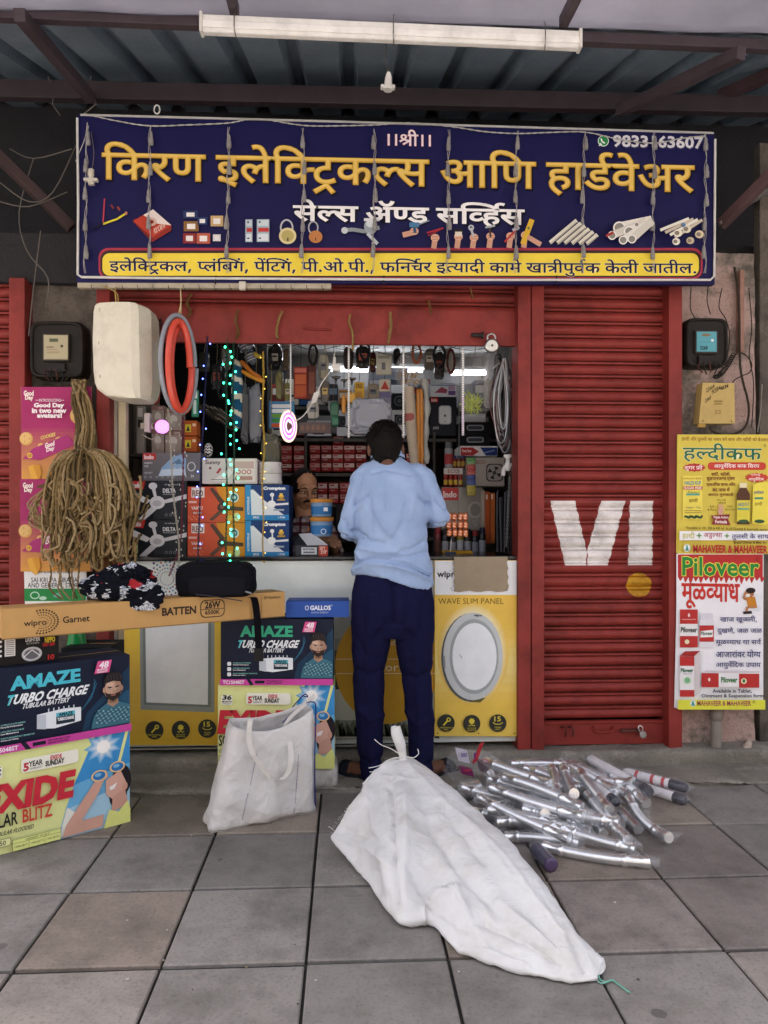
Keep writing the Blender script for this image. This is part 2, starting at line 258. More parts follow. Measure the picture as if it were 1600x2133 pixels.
-334,-206,-392,-157,-391,-51,-392,-51,-243,-51,-178,-100,-114,-131,-113,-158,-114,-201,-136,-222,-157]],[[653,1103,653,1,572,1,572,741,435,741,394,740,378,747,414,686,458,526,458,
437,458,344,417,220,350,160,310,161,257,160,161,282,73,564,31,803,102,853,148,584,248,306,306,307,338,306,379,374,379,455,379,542,318,698,273,755,302,883,572,883,572,1103,0,1103,0,
1245,757,1245,757,1103]],[[481,1103,481,1,400,1,400,657,291,657,230,656,169,632,150,599,126,560,126,475,126,376,200,194,271,81,217,-23,171,56,92,216,45,388,45,485,45,554,72,666,93,
703,122,752,204,798,272,799,400,799,400,1103,0,1103,0,1245,584,1245,584,1103]],[[470,437,470,296,379,160,312,161,226,160,92,416,29,713,100,765,143,552,243,306,305,307,343,306,391,
376,391,455,391,528,350,644,318,695,291,684,260,683,255,823,323,826,380,914,380,989,380,1060,333,1124,302,1125,265,1124,205,1084,171,1051,146,1189,172,1216,249,1264,298,1265,376,
1264,459,1108,459,991,459,834,392,751,403,730,412,711,450,700,486,701,518,700,568,712,594,727,594,1103,521,1103,521,1245,1038,1245,1038,1103,934,1103,934,1,853,1,853,1103,675,1103,
675,1,594,1,594,581,570,568,524,558,498,559,481,558,455,565,470,504],[844,1231,817,1310,772,1384,729,1406,703,1407,683,1406,641,1382,621,1365,595,1503,618,1522,668,1546,697,1547,
742,1546,812,1460,836,1385,840,1389,820,1492,782,1606,738,1654,707,1655,683,1654,651,1638,637,1627,614,1765,653,1792,705,1793,759,1792,838,1690,901,1444,929,1231]],[[-188,1695,
-188,1736,-159,1792,-139,1793,-118,1792,-89,1736,-89,1695,-89,1652,-118,1594,-139,1595,-159,1594,-188,1652],[69,1727,46,1526,-61,1360,-138,1361,-210,1360,-318,1538,-352,1727,-283,
1775,-257,1634,-189,1494,-135,1495,-77,1494,-21,1644,-5,1779]],[[170,1103,170,1,89,1,89,1103,0,1103,0,1245,273,1245,273,1103],[90,1231,69,1388,28,1570,-22,1646,-56,1647,-78,1646,
-112,1628,-126,1619,-150,1765,-111,1792,-59,1793,-5,1792,74,1690,137,1444,165,1231]],[[122,379,87,378,40,448,40,511,40,568,76,628,104,629,122,628,161,598,191,553,241,584,305,756,
305,887,305,998,246,1132,199,1133,168,1132,138,1078,138,1033,138,1002,157,932,214,884,270,881,253,741,159,752,66,918,66,1035,66,1136,137,1264,204,1265,251,1264,333,1178,384,1008,
384,881,384,742,315,508,254,443,299,364,383,174,414,87,350,-1,299,142,216,328,179,389,152,378],[591,1103,591,1,510,1,510,1103,421,1103,421,1245,695,1245,695,1103]],[[44,107,204,
309,156,328,125,397,100,454,79,594,79,709,79,1103,0,1103,0,1245,786,1245,786,1103,460,1103,460,699,485,746,543,798,578,799,643,798,725,632,725,479,725,386,695,178,660,79,588,161,
613,224,645,392,645,475,645,568,605,660,570,661,517,660,460,515,460,1,379,1,379,389,375,382,371,379,91,-23],[160,1103,160,721,160,610,172,514,188,481,208,434,248,435,289,434,353,
502,379,557,379,1103]],[[-169,1231,-190,1388,-231,1570,-281,1646,-315,1647,-337,1646,-371,1628,-385,1619,-409,1765,-370,1792,-318,1793,-269,1792,-209,1724,-181,1639,-156,1792,-55,
1793,-23,1792,31,1766,51,1745,29,1613,12,1630,-26,1654,-48,1655,-88,1654,-130,1564,-130,1495,-130,1472,-129,1453,-111,1358,-94,1231]],[[89,1103,0,1103,0,1245,87,1245,59,1452,-2,
1650,-57,1651,-97,1650,-139,1552,-139,1467,-139,1398,-119,1288,-105,1231,-185,1231,-202,1300,-220,1428,-220,1497,-220,1626,-136,1792,-61,1793,-17,1792,45,1730,71,1667,88,1728,154,
1792,198,1793,230,1792,284,1766,304,1745,282,1613,265,1630,227,1654,205,1655,165,1654,123,1564,123,1495,123,1492,123,1493,134,1440,153,1316,163,1245,273,1245,273,1103,170,1103,170,
1,89,1]],[[630,1103,526,1103,526,1,445,1,445,301,414,260,341,206,283,207,206,206,111,368,111,503,111,556,129,656,148,697,101,732,42,874,42,987,42,1106,124,1264,187,1265,240,1264,
311,1152,311,1063,311,968,271,887,210,965,221,984,230,1030,230,1053,230,1082,210,1136,184,1137,156,1136,116,1048,116,979,116,914,147,836,196,800,223,795,253,810,288,811,299,810,
326,806,333,805,326,665,320,666,303,666,298,667,248,666,191,584,191,509,191,426,248,346,292,347,345,346,419,432,445,491,445,1103,383,1103,383,1245,630,1245]],[[207,-47,159,87,428,
413,428,501,207,501,207,427,207,360,178,302,159,303,140,302,98,352,62,430,39,518,39,557,39,592,66,642,100,643,126,643,126,1103,0,1103,0,1245,612,1245,612,1103,509,1103,509,1,428,1,
428,247],[428,1103,207,1103,207,643,428,643]],[[0,1245,373,1245,373,1103,0,1103],[204,597,204,489,204,432,176,376,153,377,129,376,75,460,37,580,37,637,37,682,64,738,98,739,385,739,
385,597]],[[568,1103,474,1103,474,761,474,658,459,538,441,493,404,396,323,385,307,533,329,540,360,562,370,585,382,608,393,678,393,761,393,1103,160,1103,160,707,160,614,166,498,186,
422,226,360,260,321,370,197,433,124,486,-6,486,-105,486,-186,453,-328,439,-367,367,-283,380,-244,403,-154,403,-109,403,-72,387,-14,339,56,290,113,203,213,164,258,109,356,95,425,79,
496,79,633,79,1103,0,1103,0,1245,568,1245]],[[275,1265,347,1264,429,1112,429,999,429,920,394,774,312,612,241,513,362,321,402,258,433,138,433,69,433,6,408,-100,386,-157,321,-59,335,
-30,350,30,350,69,350,108,333,168,310,207,128,509,132,553,238,688,348,896,348,997,348,1060,307,1124,276,1125,245,1124,210,1068,210,1021,210,976,241,910,280,889,231,773,182,814,134,
938,134,1035,134,1088,163,1194,226,1264]],[[275,243,217,242,126,344,75,526,75,643,75,760,126,938,216,1040,274,1041,333,1040,424,938,476,756,476,639,476,522,425,342,334,242],[273,
385,326,384,394,532,394,645,394,758,330,898,277,899,225,898,157,750,157,637,157,524,221,384]],[[202,543,131,542,57,734,57,905,57,1076,126,1264,202,1265,274,1264,349,1076,349,905,
349,734,279,542],[569,1245,646,1245,261,1,183,1],[201,669,276,668,276,905,276,1138,201,1139,163,1138,129,1022,129,905,129,788,163,668],[624,-19,552,-20,479,174,479,343,479,514,548,
704,624,705,697,704,770,514,770,343,770,174,701,-20],[624,111,699,110,699,343,699,578,624,579,586,578,552,460,552,343,552,226,586,110]],[[553,1103,553,1,472,1,472,361,443,322,363,
264,308,265,223,264,104,458,83,645,178,684,255,826,255,935,255,1034,208,1136,171,1137,146,1136,114,1088,114,1043,114,940,195,923,187,783,122,800,46,922,46,1039,46,1150,119,1264,
172,1265,213,1264,288,1194,336,1050,336,939,336,790,256,606,182,549,205,476,263,406,314,407,366,406,440,486,472,551,472,1103,390,1103,390,1245,656,1245,656,1103]],[[-63,-489,-88,
-510,-145,-536,-173,-535,-248,-536,-333,-378,-333,-251,-333,-138,-241,22,-162,23,-87,22,25,-90,111,-272,145,-377,83,-455,29,-290,-83,-114,-156,-113,-207,-114,-259,-192,-259,-255,
-259,-332,-209,-392,-178,-391,-151,-392,-109,-370,-88,-349]],[[0,1103,0,1245,775,1245,775,1103,594,1103,594,865,646,834,714,648,714,501,714,394,671,224,592,128,538,129,484,128,404,
214,365,287,334,194,261,128,216,129,169,128,92,214,46,382,46,505,46,616,91,784,171,878,222,879,276,878,355,792,394,721,420,798,478,866,513,875,513,1103],[404,429,402,416,399,407,
432,340,493,270,528,271,570,270,633,380,633,505,633,632,578,736,541,737,503,736,450,630,426,525],[127,501,127,376,181,270,218,271,256,270,310,376,333,481,355,579,358,590,360,599,
327,664,267,736,232,737,190,736,127,624]],[[208,1103,208,469,208,416,183,356,160,357,134,356,79,440,41,560,41,617,41,662,68,718,102,719,127,719,127,1103,0,1103,0,1245,296,1245,296,
1103]],[[0,1245,563,1245,563,1103,453,1103,485,1024,485,929,485,748,406,657,442,592,499,422,499,305,499,204,454,68,376,0,328,1,271,0,168,122,73,398,29,627,100,677,128,520,195,282,
274,148,320,149,361,148,414,222,414,321,414,402,369,540,329,603,299,590,264,589,259,729,333,732,404,828,404,927,404,986,374,1076,351,1103,0,1103]]]
DL=[[[0,0,0],[1,259,0],[2,1021,
0],[3,1430,0],[4,2413,0],[5,2904,0],[6,3582,0],[0,3582,0],[7,3841,0],[8,4444,0],[1,4948,0],[9,5710,0],[10,6210,0],[11,7146,0],[0,8169,0],[3,8428,0],[12,9411,0],[13,9942,0],[14,
10201,0],[15,10772,0],[16,10778,0],[6,11334,0],[17,11334,0],[2,12098,0]],[[18,0,0],[18,379,0],[19,758,0],[20,1465,0],[18,1724,0],[18,2103,0]],[[10,0,0],[6,676,0],[9,676,0],[10,
1176,0],[21,2112,0],[22,2876,0],[14,3343,0],[10,4180,0],[23,4856,0],[24,5115,0],[12,5507,0],[10,6038,0]],[[4,0,0],[5,491,0],[6,1169,0],[0,1169,0],[7,1428,0],[8,2031,0],[1,2535,0],
[5,3297,0],[25,3975,0],[26,4503,0],[5,4811,0],[27,5489,0],[28,5489,0],[29,5748,0],[30,6319,0],[25,6882,0],[31,7410,0],[32,7978,0],[28,7978,0],[33,8237,0],[30,8741,0],[25,9304,0],
[31,9832,0],[20,10400,0],[34,10659,0],[35,10927,0],[34,11950,0],[31,12218,0],[20,12786,0],[34,13045,0],[25,13313,0],[36,13841,0],[23,14612,0],[37,14871,0],[38,15426,0],[2,16060,0],
[4,16729,0],[39,17220,0],[40,17569,0],[13,18149,0],[41,18408,0],[20,18928,0],[1,19447,0],[13,20209,0],[42,20468,0],[6,21066,0],[43,21326,0],[13,22144,0],[44,22403,0],[20,22955,0],
[31,23214,0],[45,23782,0],[16,23782,0],[15,24338,0],[1,24338,0],[1,25360,0],[6,25901,0],[5,26122,0],[20,26800,0],[46,27319,0],[13,28061,0],[47,28320,0],[20,28890,0],[5,29149,0],
[34,29827,0]],[[12,0,0],[9,531,0],[41,1031,0],[20,1551,0],[48,2070,0],[2,3093,0],[47,3762,0],[45,4332,0],[5,4332,0],[10,5010,0],[20,5686,0],[1,6205,0],[13,6967,0],[17,7486,0],[10,
8250,0],[2,8926,0],[1,9595,0],[2,10357,0],[6,10766,0],[1,11026,0],[36,11788,0],[48,12819,0],[2,13842,0],[43,14511,0],[13,15329,0],[49,15588,0],[10,15588,0],[20,16264,0],[1,16783,
0],[50,17545,0],[29,18064,0],[6,18635,0],[17,18635,0],[10,19399,0],[2,20075,0]],[[12,0,0],[9,531,0],[41,1031,0],[20,1551,0],[1,1810,0],[36,2572,0]],[[51,0,0],[45,680,0],[30,680,0],
[2,1243,0],[52,1912,0],[20,2683,0]],[[11,0,0],[40,1023,0],[45,1603,0],[16,1603,0],[53,2159,0],[0,2159,0],[41,2418,0],[1,2938,0],[1,3960,0],[36,4722,0],[0,5753,0],[10,6012,0],[2,
6688,0],[31,7097,0]],[[10,0,0],[41,676,0],[54,1196,0],[25,1455,0],[43,1983,0],[13,2801,0],[49,3060,0],[10,3060,0],[20,3736,0],[25,3995,0]],[[55,0,0],[45,615,0],[56,615,0],[31,1213,
0],[13,1781,0],[37,2040,0],[46,2595,0],[57,3337,0],[40,3695,0],[58,4535,0],[16,5088,0],[42,5644,0]],[[58,0,0],[5,553,0],[46,1231,0],[54,1973,0],[1,2232,0],[1,3254,0],[36,4016,0],
[48,5047,0],[2,6070,0]],[[29,0,0],[27,571,0],[41,571,0],[37,1351,0],[13,1906,0],[1,2165,0],[42,3187,0],[32,3785,0]],[[17,0,0],[39,764,0],[40,1113,0],[27,1693,0],[47,1693,0],[30,
2523,0],[45,3086,0],[3,3086,0],[1,3809,0],[13,4571,0],[2,4830,0],[20,5239,0]],[[59,0,0],[60,551,0],[60,1102,0],[61,1653,0]],[[11,0,0],[40,1023,0],[45,1603,0],[16,1603,0],[53,2159,
0],[0,2159,0],[41,2418,0],[1,2938,0]],[[12,0,0],[9,531,0],[41,1031,0],[20,1551,0]],[[17,0,0],[14,764,0],[45,1264,0],[9,1341,0],[10,1841,0],[13,2517,0]],[[47,0,0],[45,570,0],[5,570,
0],[10,1248,0],[20,1924,0],[1,2443,0],[6,2984,0],[10,3465,0],[13,4141,0],[62,4400,0]],[[42,0,0],[63,598,0],[64,598,0],[24,1358,0],[40,1750,0],[13,2330,0],[55,2589,0]],[[43,0,0],
[13,818,0],[46,1077,0],[43,2079,0],[63,2897,0],[46,2897,0],[5,3639,0],[20,4317,0],[25,4576,0]],[[41,0,0],[45,566,0],[43,520,0],[3,1338,0],[6,2061,0],[25,2061,0],[46,2589,0],[64,
3331,0],[46,4351,0],[64,5093,0]],[[42,0,0],[63,598,0],[64,598,0],[24,1358,0],[40,1750,0],[13,2330,0],[55,2589,0],[40,3464,0],[13,4044,0],[10,4563,0],[16,5239,0],[15,5795,0]],[[11,
0,0],[46,1023,0],[13,1765,0],[2,2024,0],[13,2433,0],[27,2692,0],[16,2692,0],[2,3248,0],[40,3917,0],[50,4497,0],[65,4756,0],[40,5037,0]],[[11,0,0],[40,1023,0],[45,1603,0],[16,1603,
0],[53,2159,0],[0,2159,0],[41,2418,0],[1,2938,0],[66,3960,0],[31,4508,0],[13,5076,0],[40,5335,0]]]

DG=[[[(c[k],c[k+1]>>1,c[k+1]&1) for k in range(0,len(c),2)] for c in g] for g in DG_]
def flat(c,seg):
    n=len(c); pts=[]
    for i in range(n):    # implied on-curve points
        a=c[i]; b=c[(i+1)%n]; pts.append(a)
        if not a[2] and not b[2]: pts.append(((a[0]+b[0])/2,(a[1]+b[1])/2,1))
    k=next(i for i,p in enumerate(pts) if p[2]); pts=pts[k:]+pts[:k]; pts.append(pts[0]); out=[]; i=0
    while i<len(pts)-1:
        a=pts[i]; b=pts[i+1]
        if b[2]: out.append(a[:2]); i+=1
        else:
            d=pts[i+2]
            for t in range(seg):
                t/=seg; out.append(((1-t)**2*a[0]+2*t*(1-t)*b[0]+t*t*d[0],(1-t)**2*a[1]+2*t*(1-t)*b[1]+t*t*d[1]))
            i+=2
    return out
_TC={}
def textmesh(s,off=0.0,res=3):
    """(verts2d, faces, bbox of the plain text) of a string, or of an int: an index into the shaped Devanagari lines"""
    key=(s,round(off,4),res)
    if key in _TC: return _TC[key]
    def conv(cu):
        ob=bpy.data.objects.new('glyphs',cu); me=bpy.data.meshes.new_from_object(ob)
        v=[(a.co.x,a.co.y) for a in me.vertices]; f=[list(q.vertices) for q in me.polygons]
        bpy.data.objects.remove(ob); bpy.data.meshes.remove(me); bpy.data.curves.remove(cu); return v,f
    if isinstance(s,int):
        V=[];FA=[]
        for n_g,(gi,gx,gy) in enumerate(DL[s]):
            cs=[flat(c,res) for c in DG[gi]]; area=lambda q:sum(x0*y1-x1*y0 for (x0,y0),(x1,y1) in zip(q,q[1:]+q[:1]))
            big=max(cs,key=lambda q:abs(area(q))); sg_=1 if area(big)>0 else -1
            outs=[[q] for q in cs if area(q)*sg_>0]
            for q in cs:
                if area(q)*sg_>0: continue
                px,py=q[0]; best=None
                for g in outs:
                    k=g[0]; ins=False
                    for (x0,y0),(x1,y1) in zip(k,k[1:]+k[:1]):
                        if (y0>py)!=(y1>py) and px<(x1-x0)*(py-y0)/(y1-y0+1e-12)+x0: ins=not ins
                    if ins and (best is None or abs(area(k))<abs(area(best[0]))): best=g
                (best or outs[0]).append(q)
            for n_o,g in enumerate(outs):
                cu=bpy.data.curves.new('glyphs','CURVE'); cu.dimensions='2D'; cu.fill_mode='BOTH'; cu.offset=off
                for q in g:
                    sp=cu.splines.new('POLY'); sp.points.add(len(q)-1); sp.use_cyclic_u=True
                    for w,(x,y) in zip(sp.points,q): w.co=((x+gx)/1000,(y+gy)/1000,0,1)
                v,f=conv(cu); o=len(V); V+=[(x,y,(n_g%2)*4+n_o) for x,y in v]; FA+=[[i+o for i in k] for k in f]
        v,f=V,FA
    else:
        cu=bpy.data.curves.new('glyphs','FONT'); cu.body=s; cu.resolution_u=res; cu.offset=off; v,f=conv(cu)
    if off!=0: bb=textmesh(s,0.0,res)[2]
    else:
        xs=[q[0] for q in v] or [0,1]; ys=[q[1] for q in v] or [0,1]; bb=(min(xs),min(ys),max(xs),max(ys))
    _TC[key]=(v,f,bb); return _TC[key]
class Art:
    """Flat print on a surface: fn(x,y,h) gives the point of the surface at design coordinates x,y, raised h along its normal."""
    def __init__(s,mb,fn,m='print',h0=.0008,step=.00035): s.mb=mb; s.fn=fn; s.m=m; s.h=h0; s.step=step
    def up(s): s.h+=s.step
    def poly(s,pts,c,up=True):
        s.mb.poly([s.fn(x,y,s.h) for x,y in pts],s.m,c)
        if up: s.up()
    def rect(s,x0,y0,x1,y1,c,up=True): s.poly([(x0,y1),(x1,y1),(x1,y0),(x0,y0)],c,up)
    def ell(s,cx,cy,rx,ry,c,n=20,up=True): s.poly([(cx+rx*math.cos(-2*math.pi*k/n),cy+ry*math.sin(-2*math.pi*k/n)) for k in range(n)],c,up)
    def ring(s,cx,cy,rx,ry,w,c,n=24):
        for k in range(n):
            a=2*math.pi*k/n; b=2*math.pi*(k+1)/n
            s.poly([(cx+rx*math.cos(a),cy+ry*math.sin(a)),(cx+(rx-w)*math.cos(a),cy+(ry-w)*math.sin(a)),(cx+(rx-w)*math.cos(b),cy+(ry-w)*math.sin(b)),(cx+rx*math.cos(b),cy+ry*math.sin(b))],c,False)
        s.up()
    def line(s,pts,w,c):
        for (x0,y0),(x1,y1) in zip(pts,pts[1:]):
            d=math.hypot(x1-x0,y1-y0) or 1; nx,ny=-(y1-y0)/d*w/2,(x1-x0)/d*w/2
            s.poly([(x0+nx,y0+ny),(x1+nx,y1+ny),(x1-nx,y1-ny),(x0-nx,y0-ny)],c,False)
        s.up()
    def rrect(s,x0,y0,x1,y1,r,c):
        pts=[]
        for cx,cy,a0 in ((x1-r,y1-r,0),(x0+r,y1-r,90),(x0+r,y0+r,180),(x1-r,y0+r,270)):
            for k in range(6): a=math.radians(a0+k*18); pts.append((cx+r*math.cos(a),cy+r*math.sin(a)))
        s.poly(pts[::-1],c)
    def burst(s,cx,cy,rx,ry,c,n=14,k=.82): s.poly([(cx+rx*(1 if i%2 else k)*math.cos(-math.pi*i/n),cy+ry*(1 if i%2 else k)*math.sin(-math.pi*i/n)) for i in range(2*n)],c)
    def text(s,t,x0,y0,x1,y1,c,bold=0.0,shear=0,dy=0,res=2,up=True):
        """lettering fitted to x0..x1, y0..y1 (y grows downward); dy: how far the right end is lower than the left"""
        v,f,bb=textmesh(t,bold,res); w=bb[2]-bb[0] or 1; h=bb[3]-bb[1] or 1; vs=[]
        for q in v:
            x,y=q[0],q[1]; hh=s.h+(q[2]*.00004 if len(q)>2 else 0); a=(x-bb[0])/w; b=(y-bb[1])/h
            vs.append(s.fn(x0+(x1-x0)*a+shear*(b-.0),y1+(y0-y1)*b+dy*a,hh))
        s.mb.add(vs,f,s.m,c)
        if up: s.up()
def on_plane(p0,n):
    p0=Vector(p0); n=Vector(n).normalized()
    def fn(x,y,h):
        d=ray(x,y); c=Vector((0,0,CZ)); t=(p0-c).dot(n)/d.dot(n); return c+d*t+n*h
    return fn
def facade(Y): return on_plane((0,Y,0),(0,-1,0))
def on_rect(o,u,v,w=100.0,h=100.0):
    """o = top left corner, u along the top, v down the side; design size w x h"""
    o,u,v=Vector(o),Vector(u),Vector(v); n=v.cross(u).normalized()
    def fn(x,y,hh): return o+u*(x/w)+v*(y/h)+n*hh
    return fn
def remesh(parts,voxel,smooth=2,fn=None):
    """join closed shapes (an M) into one continuous surface; returns verts, faces"""
    me=bpy.data.meshes.new('blend'); me.from_pydata(parts.v,[],parts.f); ob=bpy.data.objects.new('blend',me); SC.collection.objects.link(ob)
    r=ob.modifiers.new('r','REMESH'); r.mode='VOXEL'; r.voxel_size=voxel; r.use_smooth_shade=True
    if smooth: k=ob.modifiers.new('s','SMOOTH'); k.factor=.5; k.iterations=smooth
    dg=bpy.context.evaluated_depsgraph_get(); ev=bpy.data.meshes.new_from_object(ob.evaluated_get(dg))
    v=[a.co.copy() for a in ev.vertices]; n=[a.normal.copy() for a in ev.vertices]; f=[list(q.vertices) for q in ev.polygons]
    bpy.data.objects.remove(ob); bpy.data.meshes.remove(me); bpy.data.meshes.remove(ev)
    if fn: v=[fn(a,b) for a,b in zip(v,n)]
    return v,f
def cap(m,a,b,ra,rb,n=14):
    """tapered capsule (closed) for blending"""
    a,b=Vector(a),Vector(b); ax=b-a; L=max(ax.length,1e-4); prof=[]
    for k in range(5): t=math.pi/2*(1-k/4); prof.append((-ra*math.sin(t),max(ra*math.cos(t),1e-3)))
    for k in range(5): t=math.pi/2*k/4; prof.append((L+rb*math.sin(t),max(rb*math.cos(t),1e-3)))
    m.lathe(a,ax,prof,n)
def smoothpts(pts,k=4):
    """Catmull-Rom through points"""
    pts=[Vector(p) for p in pts]; out=[]
    for i in range(len(pts)-1):
        p0=pts[max(i-1,0)];p1=pts[i];p2=pts[i+1];p3=pts[min(i+2,len(pts)-1)]
        for j in range(k):
            t=j/k; out.append(.5*((2*p1)+(p2-p0)*t+(2*p0-5*p1+4*p2-p3)*t*t+(3*p1-p0-3*p2+p3)*t**3))
    out.append(pts[-1]); return out
# ------------------------------------------------------------------ special materials of the setting
def nodes(name):
    m=bpy.data.materials.new(name); m.use_nodes=True; MATS[name]=m; nt=m.node_tree
    def N(t,**k):
        n=nt.nodes.new(t)
        for a,v in k.items(): setattr(n,a,v)
        return n
    return nt,nt.nodes['Principled BSDF'],N,nt.links
def ramp(N,stops):
    r=N('ShaderNodeValToRGB'); e=r.color_ramp.elements
    while len(e)<len(stops): e.new(.5)
    for k,(p,c) in zip(e,stops): k.position=p; k.color=(*lin(c),1)
    return r
def noise_tex(N,L,vec,scale,detail=8,rough=.6):
    n=N('ShaderNodeTexNoise'); n.inputs['Scale'].default_value=scale; n.inputs['Detail'].default_value=detail; n.inputs['Roughness'].default_value=rough; L.new(vec,n.inputs['Vector']); return n.outputs[0]
def stone(name,stops,scale,grime='2b2722',gamt=.6,gscale=2.2,bump=.5,spots=False,use_col=False,rough=.85):
    nt,b,N,L=nodes(name); oc=N('ShaderNodeTexCoord').outputs['Object']
    r=ramp(N,stops); L.new(noise_tex(N,L,oc,scale,10,.68),r.inputs[0]); src=r.outputs[0]
    def mix(f,c,mode='MIX',fac=None):
        nonlocal src
        x=N('ShaderNodeMix',data_type='RGBA',blend_type=mode)
        if fac is not None: x.inputs[0].default_value=fac
        else: L.new(f,x.inputs[0])
        L.new(src,x.inputs[6])
        if isinstance(c,str): x.inputs[7].default_value=(*lin(c),1)
        else: L.new(c,x.inputs[7])
        src=x.outputs[2]
    def band(o,lo,hi,a,bv):
        q=N('ShaderNodeMapRange'); q.inputs[1].default_value=lo; q.inputs[2].default_value=hi; q.inputs[3].default_value=a; q.inputs[4].default_value=bv; L.new(o,q.inputs[0]); return q.outputs[0]
    if use_col:
        at=N('ShaderNodeAttribute'); at.attribute_name='Col'; mix(None,at.outputs['Color'],'MULTIPLY',1)
    mix(band(noise_tex(N,L,oc,gscale,9,.72),.46,.7,0,gamt),grime)
    mix(band(noise_tex(N,L,oc,90,3,.6),.52,.75,0,.45),grime)
    if spots:
        v=N('ShaderNodeTexVoronoi'); v.inputs['Scale'].default_value=3.4; L.new(oc,v.inputs['Vector'])
        w=N('ShaderNodeMath',operation='MULTIPLY_ADD'); L.new(noise_tex(N,L,oc,30),w.inputs[0]); w.inputs[1].default_value=.06; L.new(v.outputs['Distance'],w.inputs[2])
        sx=N('ShaderNodeSeparateColor'); L.new(v.outputs['Color'],sx.inputs[0])
        th=N('ShaderNodeMath',operation='MULTIPLY'); L.new(sx.outputs[0],th.inputs[0]); th.inputs[1].default_value=.15
        ls=N('ShaderNodeMath',operation='LESS_THAN'); L.new(w.outputs[0],ls.inputs[0]); L.new(th.outputs[0],ls.inputs[1])
        mu=N('ShaderNodeMath',operation='MULTIPLY'); L.new(ls.outputs[0],mu.inputs[0]); mu.inputs[1].default_value=.5
        mix(mu.outputs[0],'2c2826')
    L.new(src,b.inputs['Base Color']); b.inputs['Roughness'].default_value=rough
    bp=N('ShaderNodeBump'); bp.inputs['Strength'].default_value=bump; bp.inputs['Distance'].default_value=.012; L.new(noise_tex(N,L,oc,45,8,.7),bp.inputs['Height']); L.new(bp.outputs[0],b.inputs['Normal'])
stone('paver',[(.3,'7e7874'),(.5,'8a837d'),(.7,'736d68')],5,grime='453f3a',gamt=.62,gscale=2.9,bump=.22,spots=True,use_col=True,rough=.72)
stone('plaster_pink',[(.3,'a98a80'),(.46,'b99e94'),(.56,'8f8378'),(.7,'6e665b')],3.2,gamt=.92,gscale=3.2,bump=.8)
stone('plaster_dark',[(.3,'5a5148'),(.5,'6b6258'),(.7,'453e37')],4,gamt=.85,gscale=2,bump=.7)
stone('shade_dark',[(.3,'1d1c1f'),(.5,'262428'),(.7,'18171a')],4,gamt=.6,gscale=2,bump=.7)  # near-black stone: the deep shade under the canopy is put into this colour
stone('rough_concrete',[(.3,'a09a8e'),(.5,'8c867a'),(.7,'b2ab9d')],7,gamt=.6,gscale=3.5,bump=1.0)
stone('asphalt',[(.3,'88888a'),(.6,'969698')],8,gamt=.2,bump=.3)
stone('joint',[(.3,'171514'),(.6,'211e1c')],12,gamt=.4,bump=.5)
stone('sheetmetal',[(.3,'8093a3'),(.6,'93a5b3')],2.5,grime='3c4650',gamt=.3,gscale=3,bump=.06,rough=.5)
nt,b,N,L=nodes('translucent_sheet'); oc=N('ShaderNodeTexCoord').outputs['Object']
r=ramp(N,[(.3,'9c999e'),(.7,'b4b1b6')]); L.new(noise_tex(N,L,oc,1.6,9,.7),r.inputs[0]); L.new(r.outputs[0],b.inputs['Base Color']); b.inputs['Roughness'].default_value=.5
tr=N('ShaderNodeBsdfTranslucent'); L.new(r.outputs[0],tr.inputs[0]); mxs=N('ShaderNodeMixShader'); mxs.inputs[0].default_value=.75
L.new(b.outputs[0],mxs.inputs[1]); L.new(tr.outputs[0],mxs.inputs[2]); L.new(mxs.outputs[0],nt.nodes['Material Output'].inputs[0])
FY=3.72
RED='8e3630'
# ------------------------------------------------------------------ ground
m=M(); gap=.0036
for i in range(-12,13):
    for j in range(-4,10):
        x0=-.115+.4*i; y1=3.36-.425*j; y0=y1-.425
        g=R_.uniform(.80,1.12); w=R_.random(); c=(g*(.97 if w<.4 else 1.0 if w<.7 else 1.06),g*(1.0 if w<.4 else .98 if w<.7 else .97),g*(1.0 if w<.4 else .955 if w<.7 else .87)); dz=R_.uniform(-.002,.002); t=R_.uniform(-.0015,.0015)
        if y0>2.9 and R_.random()<.5: c=(g*1.02,g*.97,g*.86)
        a,bb=gap+R_.uniform(0,.002),gap+.003+R_.uniform(0,.003); e=.004
        X0,X1,Y0,Y1=x0+a,x0+.4-a,y0+bb,y1-bb
        if j<0: continue
        m.add([(X0,Y0,-.03),(X1,Y0,-.03),(X1,Y1,-.03),(X0,Y1,-.03),(X0,Y0,dz-e),(X1,Y0,dz-e+t),(X1,Y1,dz-e+t),(X0,Y1,dz-e),
               (X0+e,Y0+e,dz),(X1-e,Y0+e,dz+t),(X1-e,Y1-e,dz+t),(X0+e,Y1-e,dz)],
              [(0,1,5,4),(1,2,6,5),(2,3,7,6),(3,0,4,7),(4,5,9,8),(5,6,10,9),(6,7,11,10),(7,4,8,11),(8,9,10,11)],'paver',c)
m.build('pavement',kind='structure')
m=M(); m.poly([(-30,-2.6,-.012),(30,-2.6,-.012),(30,12,-.012),(-30,12,-.012)],'joint'); m.build('ground',kind='structure')
m=M(); m.poly([(-30,-30,-.03),(30,-30,-.03),(30,-2.6,-.03),(-30,-2.6,-.03)],'asphalt'); m.build('road',kind='structure')
